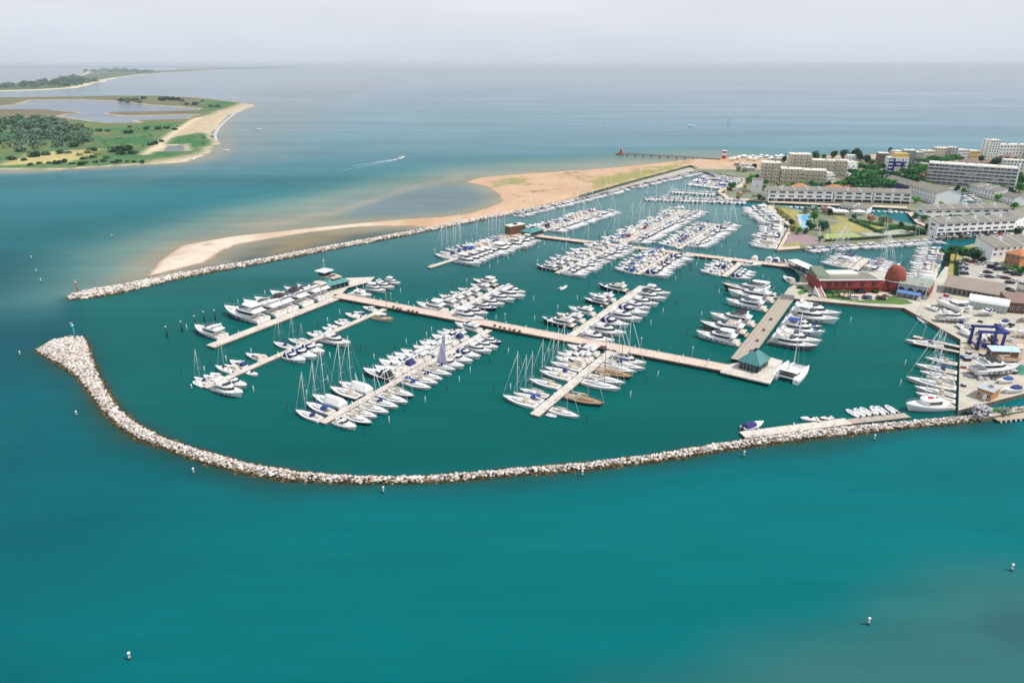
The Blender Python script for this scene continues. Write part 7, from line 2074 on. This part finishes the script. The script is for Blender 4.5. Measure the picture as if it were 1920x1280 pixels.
for i, (px, py, k, c) in enumerate(CLUT):
    g = G((px, py), QZ); s = random.uniform(.7, 1.3)
    r = empty('crate', (g.x, g.y, QZ), random.uniform(0, 3)); tag(r, '%s equipment crate on the boatyard, %s counted from the dome side' % ({'dark': 'black', 'blue': 'blue', 'white': 'white', 'red': 'red', 'grey': 'grey'}[c], (['first'] + ORD[1:])[sorted(range(len(CLUT)), key=lambda q: CLUT[q][1] * 2 + CLUT[q][0] * .01).index(i)]), 'crate', 'equipment on the boatyard')
    MB().box(-s, s, -s * .7, s * .7, .1, s * 1.1, 0, .05, .05).build('box', CC_[c], r)
    MB().box(-s * 1.03, s * 1.03, -s * .73, s * .73, s * 1.1 + .003, s * 1.1 + .1).build('lid', steel_m if c != 'grey' else rub_m, r)
    MB().box(-s * .9, s * .9, -s * .6, s * .6, 0, .098).build('pallet', walln_m, r)
# wooden work barge at the right edge
a = G((1872, 789), .8); b = G((1990, 778), .8)
d = (b - a).normalized(); r = empty('barge', (a.x, a.y, 0), math.atan2(d.y, d.x)); tag(r, 'brown wooden work barge with white fenders at the right edge of the shore', 'barge')
L = (b - a).length
MB().box(0, L, 0, 4.6, -.3, .75).build('hull', dark_m, r)
pk = MB().box(.05, L - .05, 0, .42, .753, .86).mesh('plank', teak_m)
for i in range(10):
    o = bpy.data.objects.new('plank', pk); o.location = (0, .1 + i * .45, 0); link(o, r)
for i in range(12): MB().tube((.8 + i * 1.7, -.2, .1), (.8 + i * 1.7, -.2, .7), .22, n=7).build('fender', cwhite_m, r)

# ------------------------------------------------------------------ lights, buoys, piles, lamp posts
def beacon(px, py, top, colour, label):
    g = G((px, py), 1.6)
    r = empty('harbour_light', (g.x, g.y, 1.4)); tag(r, label, 'beacon')
    MB().tube((0, 0, 0), (0, 0, top), .3, .22, 8).build('column', colour, r)
    MB().tube((0, 0, top), (0, 0, top + .15), .75, n=10).build('gallery', colour, r)
    MB().tube((0, 0, top + .153), (0, 0, top + .8), .28, .22, 8).build('lantern', white_m, r)
    MB().box(-.9, .2, -.06, .06, top + .9, top + 1.5).build('solar_panel', steel_m, r)
    MB().tube((0, 0, top + .8), (0, 0, top + 1.6), .05, n=5).build('pole', steel_m, r)
beacon(141, 631, 4.6, mat('beacon_green', lin(40, 168, 150), .5, .1, 1.0), 'green harbour light at the head of the curved breakwater')
beacon(146, 547, 4.4, mat('beacon_red', lin(186, 70, 52), .5, .1, 1.0), 'red harbour light at the tip of the straight breakwater')
bm_ = MB(); bm_.tube((0, 0, -.6), (0, 0, .55), .55, .42, 9)
BUO = {}
def buoy(px, py, label, s=1.0):
    g = G((px, py), 0)
    r = empty('marker_buoy', (g.x, g.y, 0), random.uniform(0, 6)); s *= .8; r.scale = (s, s, s); tag(r, label, 'buoy', 'white marker buoys')
    r.rotation_euler.y = random.uniform(-.12, .12)
    if not BUO:
        ball = lambda z, q: [[(q * math.sin(t) * math.cos(a), q * math.sin(t) * math.sin(a), z - q * math.cos(t)) for a in np.linspace(0, 2 * PI, 10)[:-1]] for t in np.linspace(.05, PI - .05, 7)]
        b1 = MB().tube((0, 0, -.5), (0, 0, .45), .34, .3, 9); BUO['float'] = b1.mesh('float', rub_m)
        b2 = MB().tube((0, 0, .45), (0, 0, 1.7), .17, .15, 9); BUO['body'] = b2.mesh('body', steel_m)
        b3 = MB(); b3.loft(ball(2.05, .36), cap=True); BUO['top_mark'] = b3.mesh('top_mark', white_m)
        b4 = MB().tube((0, 0, .75), (0, 0, 1.0), .30, n=9); BUO['collar'] = b4.mesh('collar', steel_m)
    for k in ('float', 'body', 'top_mark', 'collar'): link(bpy.data.objects.new(k, BUO[k]), r)
for i, (px, py, lab) in enumerate([(38, 667, 'left of the breakwater head'), (145, 780, 'off the bend of the curved breakwater'), (364, 888, 'outside the curved breakwater, left part'), (719, 924, 'outside the lowest bend of the curved breakwater'), (1092, 893, 'outside the curved breakwater right of its lowest bend'), (1394, 856, 'outside the breakwater below the breakwater pontoon tip'), (1639, 825, 'outside the breakwater below the white dinghies'), (243, 1236, 'alone in the open water at the lower left'), (1628, 1170, 'alone in the open water at the lower right'), (1896, 1070, 'near the right edge in the open water'), (211, 445, 'far out in the channel off the sandbar'), (60, 486, 'in the channel, first of three in line'), (69, 511, 'in the channel, second of three in line'), (77, 529, 'in the channel, third of three in line'), (360, 730, 'just off the end of the second front pontoon')]):
    buoy(px, py, 'white marker buoy ' + lab)
pile_mesh = MB().tube((0, 0, -1), (0, 0, 4.2), .3, n=8).mesh('shaft', navy_pile_m)
cap_mesh = MB().tube((0, 0, 4.203), (0, 0, 4.7), .33, .12, 8).mesh('cap', white_m)
for i, (px, py) in enumerate([(314, 632), (342, 622), (367, 611), (384, 603), (404, 600)]):
    g = G((px, py), 0)
    r = empty('mooring_pile', (g.x, g.y, 0)); tag(r, 'stout navy mooring pile with white cap, %s from the left by the large yachts' % ['first', 'second', 'third', 'fourth', 'fifth'][i], 'pile', 'navy mooring piles')
    link(bpy.data.objects.new('shaft', pile_mesh), r); link(bpy.data.objects.new('cap', cap_mesh), r)
pole_w = MB().tube((0, 0, -1), (0, 0, 2.3), .10, n=5).mesh('mooring_pole', white_m)
pole_d = MB().tube((0, 0, -1), (0, 0, 2.6), .12, n=5).mesh('mooring_pole', dark_m)
random.seed(5)
sel = [p for p in PLACED if p[0].length < 430]
POLE_N = {}
for i, (p, n, d, where, _k) in enumerate(sel):
    if i % 2: continue
    q = p + n * random.uniform(2.5, 5) + d * random.uniform(-1.5, 1.5)
    dark = random.random() < .45
    o = bpy.data.objects.new('mooring_pole', pole_d if dark else pole_w); o.location = (q.x, q.y, 0); o.rotation_euler = (random.uniform(-.05, .05), random.uniform(-.05, .05), 0)
    k_ = POLE_N[(where, dark)] = POLE_N.get((where, dark), -1) + 1
    link(o); tag(o, '%s mooring pole off the bows, %s, %s' % ('dark' if dark else 'white', 'outermost' if k_ == 0 else ORD[k_] + ' from outer end', where), 'mooring pole', 'thin dark mooring poles' if dark else 'thin white mooring poles')
lamp_post = MB().tube((0, 0, 0), (0, 0, 4.0), .07, n=6).mesh('post', steel_m)
gl_ = MB(); gl_.loft([[(.26 * math.sin(t) * math.cos(a), .26 * math.sin(t) * math.sin(a), 4.22 - .26 * math.cos(t)) for a in np.linspace(0, 2 * PI, 9)[:-1]] for t in np.linspace(.05, PI - .05, 6)], cap=True)
lamp_globe = gl_.mesh('lamp_globe', white_m)
def lamps(pk, side, z, n, where, off=.35):
    a, d, L, w_ = PIER[pk]
    nn = Vector((-d.y, d.x)) * side
    for i in range(n):
        p = a + d * (L * (i + .5) / n) + nn * (w_ / 2 - off)
        r = empty('street_lamp', (p.x, p.y, z)); tag(r, 'globe lamp on the %s, %s from its tower end' % (where, (['first'] + ORD[1:])[i]), 'lamp', 'globe lamps on the walkways')
        link(bpy.data.objects.new('post', lamp_post), r); link(bpy.data.objects.new('lamp_globe', lamp_globe), r)
lamps('main', 1, 1.44, 10, 'front walkway'); lamps('main2', 1, 1.44, 7, 'rear walkway'); lamps('P0', -1, 1.09, 4, 'control tower pontoon')
tro = MB().box(-.55, .55, -.35, .35, .35, .8, 0, -.08, -.05).mesh('tub', walln_m)
trh = MB().tube((-.5, -.3, .5), (-1.0, -.3, 1.05), .03, n=4).tube((-.5, .3, .5), (-1.0, .3, 1.05), .03, n=4).mesh('handle', steel_m)
trw = MB().tube((.1, -.42, .22), (.1, -.32, .22), .22, n=8).tube((.1, .32, .22), (.1, .42, .22), .22, n=8).mesh('wheel', tyre_m)
for i, (px, py) in enumerate([(738, 577), (745, 580), (751, 581), (766, 584), (774, 585), (782, 587), (928, 612), (938, 615), (946, 617), (956, 619), (964, 621), (974, 623), (1128, 652), (1134, 653), (1432, 620), (1420, 640), (1445, 600), (1408, 660)]):
    g = G((px, py), 1.38)
    r = empty('hand_cart', (g.x, g.y, 1.41), random.uniform(0, 6)); tag(r, 'small brown hand cart on the %s, %s from the tower end' % ('planked pier' if i > 13 else 'front walkway', (['first'] + ORD[1:])[i if i < 14 else i - 14]), 'hand cart', 'brown hand carts')
    for n_, me in (('tub', tro), ('handle', trh), ('wheel', trw)): link(bpy.data.objects.new(n_, me), r)

# ------------------------------------------------------------------ beach end: light jetty, quay road, green fence, huts
def jetty():
    a, b = G((1176, 289), 2.0), G((1350, 299), 2.0)
    L = (b - a).length; d = (b - a) / L
    r = empty('jetty', (a.x, a.y, 0), math.atan2(d.y, d.x)); tag(r, 'long trestle jetty reaching from the beach out to the red lighthouse', 'jetty')
    MB().box(0, L, -1.2, 1.2, 1.9, 2.4).build('deck', concrete_side, r)
    tm = MB()
    for y in (-1, 1): tm.box(-.35, .35, y - .3, y + .3, -1, 1.9)
    tm.box(-.4, .4, -1.4, 1.4, 1.4, 1.897)
    me = tm.mesh('trestle', concrete_side)
    n = int(L / 9)
    for i in range(n + 1):
        o = bpy.data.objects.new('trestle', me); o.location = (L * i / n, 0, 0); link(o, r)
    for y in (-1.15, 1.15): MB().box(0, L, y - .05, y + .05, 2.403, 3.3).build('railing', steel_m, r)
    g = G((1164, 290), 0)
    q = empty('lighthouse', (g.x, g.y, 0)); q.scale = (.72, .72, .62); tag(q, 'small red lighthouse on a round base at the seaward end of the jetty', 'lighthouse')
    c = lambda rr, z: [(rr * math.cos(2 * PI * i / 12), rr * math.sin(2 * PI * i / 12), z) for i in range(12)]
    MB().frust(c(9, -1), c(8.5, 2.2), 0).build('base', concrete_side, q)
    rm = mat('lighthouse_red', lin(176, 62, 54), .6, .12, .5)
    MB().frust(c(3.6, 2.203), c(3.2, 5.2), 0, True).build('house', rm, q)
    MB().frust(c(1.7, 5.203), c(1.3, 11.5), 0, True).build('tower', rm, q)
    MB().frust(c(2.0, 11.503), c(2.0, 11.9), 0).build('gallery', white_m, q)
    MB().frust(c(1.1, 11.903), c(.3, 14), 0).build('lantern', rm, q)
jetty()
qr = slab('quay_road', None, None, [(1088, 372), (1180, 345), (1292, 314.5), (1308, 319), (1180, 349), (1100, 369)], 1.9, asphalt_m, quay_side_m, 2.6, kind='structure')
def green_fence():
    P = GP([(1086, 371.5), (1180, 344.5), (1292, 314.2), (1300, 315)], 1.9)
    r = empty('fence', (P[0].x, P[0].y, 1.9)); tag(r, 'long dark green fence between the beach and the inner quay', 'fence')
    fm = mat('fence_green', lin(64, 92, 78), .7, .2, .6)
    for a, b in zip(P[:-1], P[1:]):
        L = (b - a).length; n = max(1, int(L / 12)); d = (b - a) / n
        for i in range(n):
            s = a + d * i - P[0]
            m = MB().box(.05, d.length - .05, -.05, .05, .1, 2.2)
            for x in (0, d.length / 2): m.box(x - .08, x + .08, -.08, .08, 0, 2.3)
            m.build('fence_panel', fm, r, (s.x, s.y, 0), math.atan2(d.y, d.x))
green_fence()
g = G((1357, 298), QZ)
r = empty('lookout_tower', (g.x, g.y, QZ)); tag(r, 'red and white beach lookout tower where the jetty meets the beach', 'tower')
MB().box(-1.8, 1.8, -1.8, 1.8, 0, 4).build('lower_stage', ribr_m, r); MB().box(-1.9, 1.9, -1.9, 1.9, 4.003, 6.5).build('middle_stage', white_m, r)
MB().box(-1.7, 1.7, -1.7, 1.7, 6.503, 8.6).build('upper_stage', ribr_m, r); MB().box(-2.4, 2.4, -2.4, 2.4, 8.603, 9.2).build('roof', white_m, r)
um = MB().frust([(1.6 * math.cos(2 * PI * i / 8), 1.6 * math.sin(2 * PI * i / 8), 2.0) for i in range(8)], [(.1 * math.cos(2 * PI * i / 8), .1 * math.sin(2 * PI * i / 8), 2.9) for i in range(8)])
um_w = um.mesh('canopy', cwhite_m); um_p = MB().tube((0, 0, 0), (0, 0, 2.0), .05, n=5).mesh('pole', steel_m)
random.seed(21)
for i in range(36):
    g = G((1372 + i * 3.2 + random.uniform(-4, 4), 298.5 + random.uniform(-2.5, 5) - i * .06), QZ)
    r = empty('beach_umbrella', (g.x, g.y, QZ)); r.scale = (1.5, 1.5, 1.3); tag(r, 'white beach umbrella, %s from the left in the band behind the marina' % (['first'] + ORD[1:])[i], 'umbrella', 'white beach umbrellas')
    link(bpy.data.objects.new('canopy', um_w), r); link(bpy.data.objects.new('pole', um_p), r)
for i, (px, py, w_, h_) in enumerate([(1391, 313, 9, 3), (1408, 316, 8, 3), (1398, 322, 12, 3.5), (1430, 312, 10, 4), (1378, 311, 6, 3), (1448, 306, 12, 4)]):
    building('beach_hut', '%s beach hut from the left behind the far end of the marina' % ['first', 'second', 'third', 'fourth', 'fifth', 'sixth'][sorted([1391, 1408, 1398, 1430, 1378, 1448]).index(px)], (px, py), (px + w_ * 1.4, py + .2), 7, h_, 'flat', 1, 3, wall=random.choice([wallw_m, wallg_m, wallc_m]), roofm=random.choice([roofc_m, roofg_m]), group='beach huts', cat='hut')

# ------------------------------------------------------------------ sailing boats, speedboat, breaking waves
def under_sail(px, py, hd, s, label, sm_):
    g = G((px, py), 0)
    r = empty('sailing_dinghy', (g.x, g.y, 0), hd); r.scale = (s, s, s); tag(r, label, 'sailing boat')
    H, D, b, z = hull(9, 2.8, .9, 1.2, 1.9, .8)
    H.build('hull', gel_m, r); D.build('deck', deck_m, r)
    MB().tube((5, 0, 1), (4.8, 0, 13), .12, .07, 5).build('mast', alu_m, r)
    MB().frust([(4.8, -.05, 2), (.6, .6, 2.1), (.6, .7, 2.1), (4.8, .05, 2)], [(4.75, -.04, 12.7), (4.5, .03, 12.7), (4.5, .09, 12.7), (4.75, .04, 12.7)]).build('mainsail', sm_, r)
    MB().frust([(8.7, -.03, 1.5), (4.6, .9, 1.7), (4.6, .97, 1.7), (8.7, .03, 1.5)], [(5.0, -.03, 11), (4.9, .0, 11), (4.9, .06, 11), (5.0, .03, 11)]).build('jib', sm_, r)
under_sail(1372, 231, R(160), 1.0, 'white sailing boat under full sail out at sea', cwhite_m)
under_sail(1137, 237, R(100), .75, 'small sailing boat with dark sails out at sea', cdark_m)
foam_m = bpy.data.materials.new('sea_foam'); foam_m.use_nodes = True
t = foam_m.node_tree; p = t.nodes['Principled BSDF']; p.inputs['Base Color'].default_value = (.78, .82, .84, 1); p.inputs['Roughness'].default_value = .9
tc = t.nodes.new('ShaderNodeTexCoord'); nz = t.nodes.new('ShaderNodeTexNoise'); nz.inputs['Scale'].default_value = .45; nz.inputs['Detail'].default_value = 5
mr = t.nodes.new('ShaderNodeMapRange'); mr.inputs[1].default_value = .42; mr.inputs[2].default_value = .6
t.links.new(tc.outputs['Object'], nz.inputs['Vector']); t.links.new(nz.outputs['Fac'], mr.inputs[0]); t.links.new(mr.outputs[0], p.inputs['Alpha'])
def foam(name, pts, widths, z=.05, gappy=False):
    P = GP(pts, 0); m = MB(); rings = []
    for i, q in enumerate(P):
        a, b = P[max(0, i - 1)], P[min(len(P) - 1, i + 1)]
        d = (b - a).normalized(); n = Vector((-d.y, d.x)) * widths[i] / 2
        rings.append([(q.x + n.x, q.y + n.y, z), (q.x - n.x, q.y - n.y, z)])
    m.loft(rings, closed=False)
    o = m.build(name, foam_m); tag(o, kind='stuff')
c = G((748, 298), 0); e = G((757, 296.4), 0)
boat('sc', c.x, c.y, math.atan2((e - c).y, (e - c).x), 11, 'white speedboat planing across the channel with a long wake')
foam('boat_wake', [(752, 297.2), (740, 299.4), (715, 303), (690, 306.8), (660, 311.5)], [4.5, 4, 3, 2.2, 1.0])
foam('boat_wake', [(748, 298.4), (730, 302.5), (700, 308.8), (640, 320)], [1.5, 1.3, .9, .5])
random.seed(8)
for i in range(7):
    x, y = random.uniform(545, 605), random.uniform(178, 208)
    w_ = random.uniform(5, 16)
    foam('breaking_wave', [(x, y), (x + w_ * .5, y - .4), (x + w_, y - .2)], [.5, random.uniform(5, 9), .5])
for (x, y, w_) in ((480, 198, 0), ):
    foam('beach_surf', [(480, 198.5), (462, 204), (440, 213), (424, 226), (410, 240), (403, 252), (406, 264), (411, 271)], [1, 4, 5, 4, 5, 4, 3, 1])

# gate at the root of the planked pier
a, b = G((1463, 560), 1.4), G((1488, 563), 1.4)
d = (b - a).normalized(); r = empty('pier_gate', (a.x, a.y, 1.405), math.atan2(d.y, d.x)); tag(r, 'tall steel gate with pale posts closing the root of the planked pier', 'gate')
L = (b - a).length
pm = MB().box(-.12, .12, -.12, .12, 0, 2.6).mesh('gate_post', steel_m)
for i in range(5):
    o = bpy.data.objects.new('gate_post', pm); o.location = (L * i / 4, 0, 0); link(o, r)
MB().box(0, L, -.06, .06, 2.45, 2.6).build('top_rail', steel_m, r)
for i in range(4): MB().box(L * i / 4 + .14, L * (i + 1) / 4 - .14, -.03, .03, .1, 2.2).build('gate_leaf', wire_m, r)
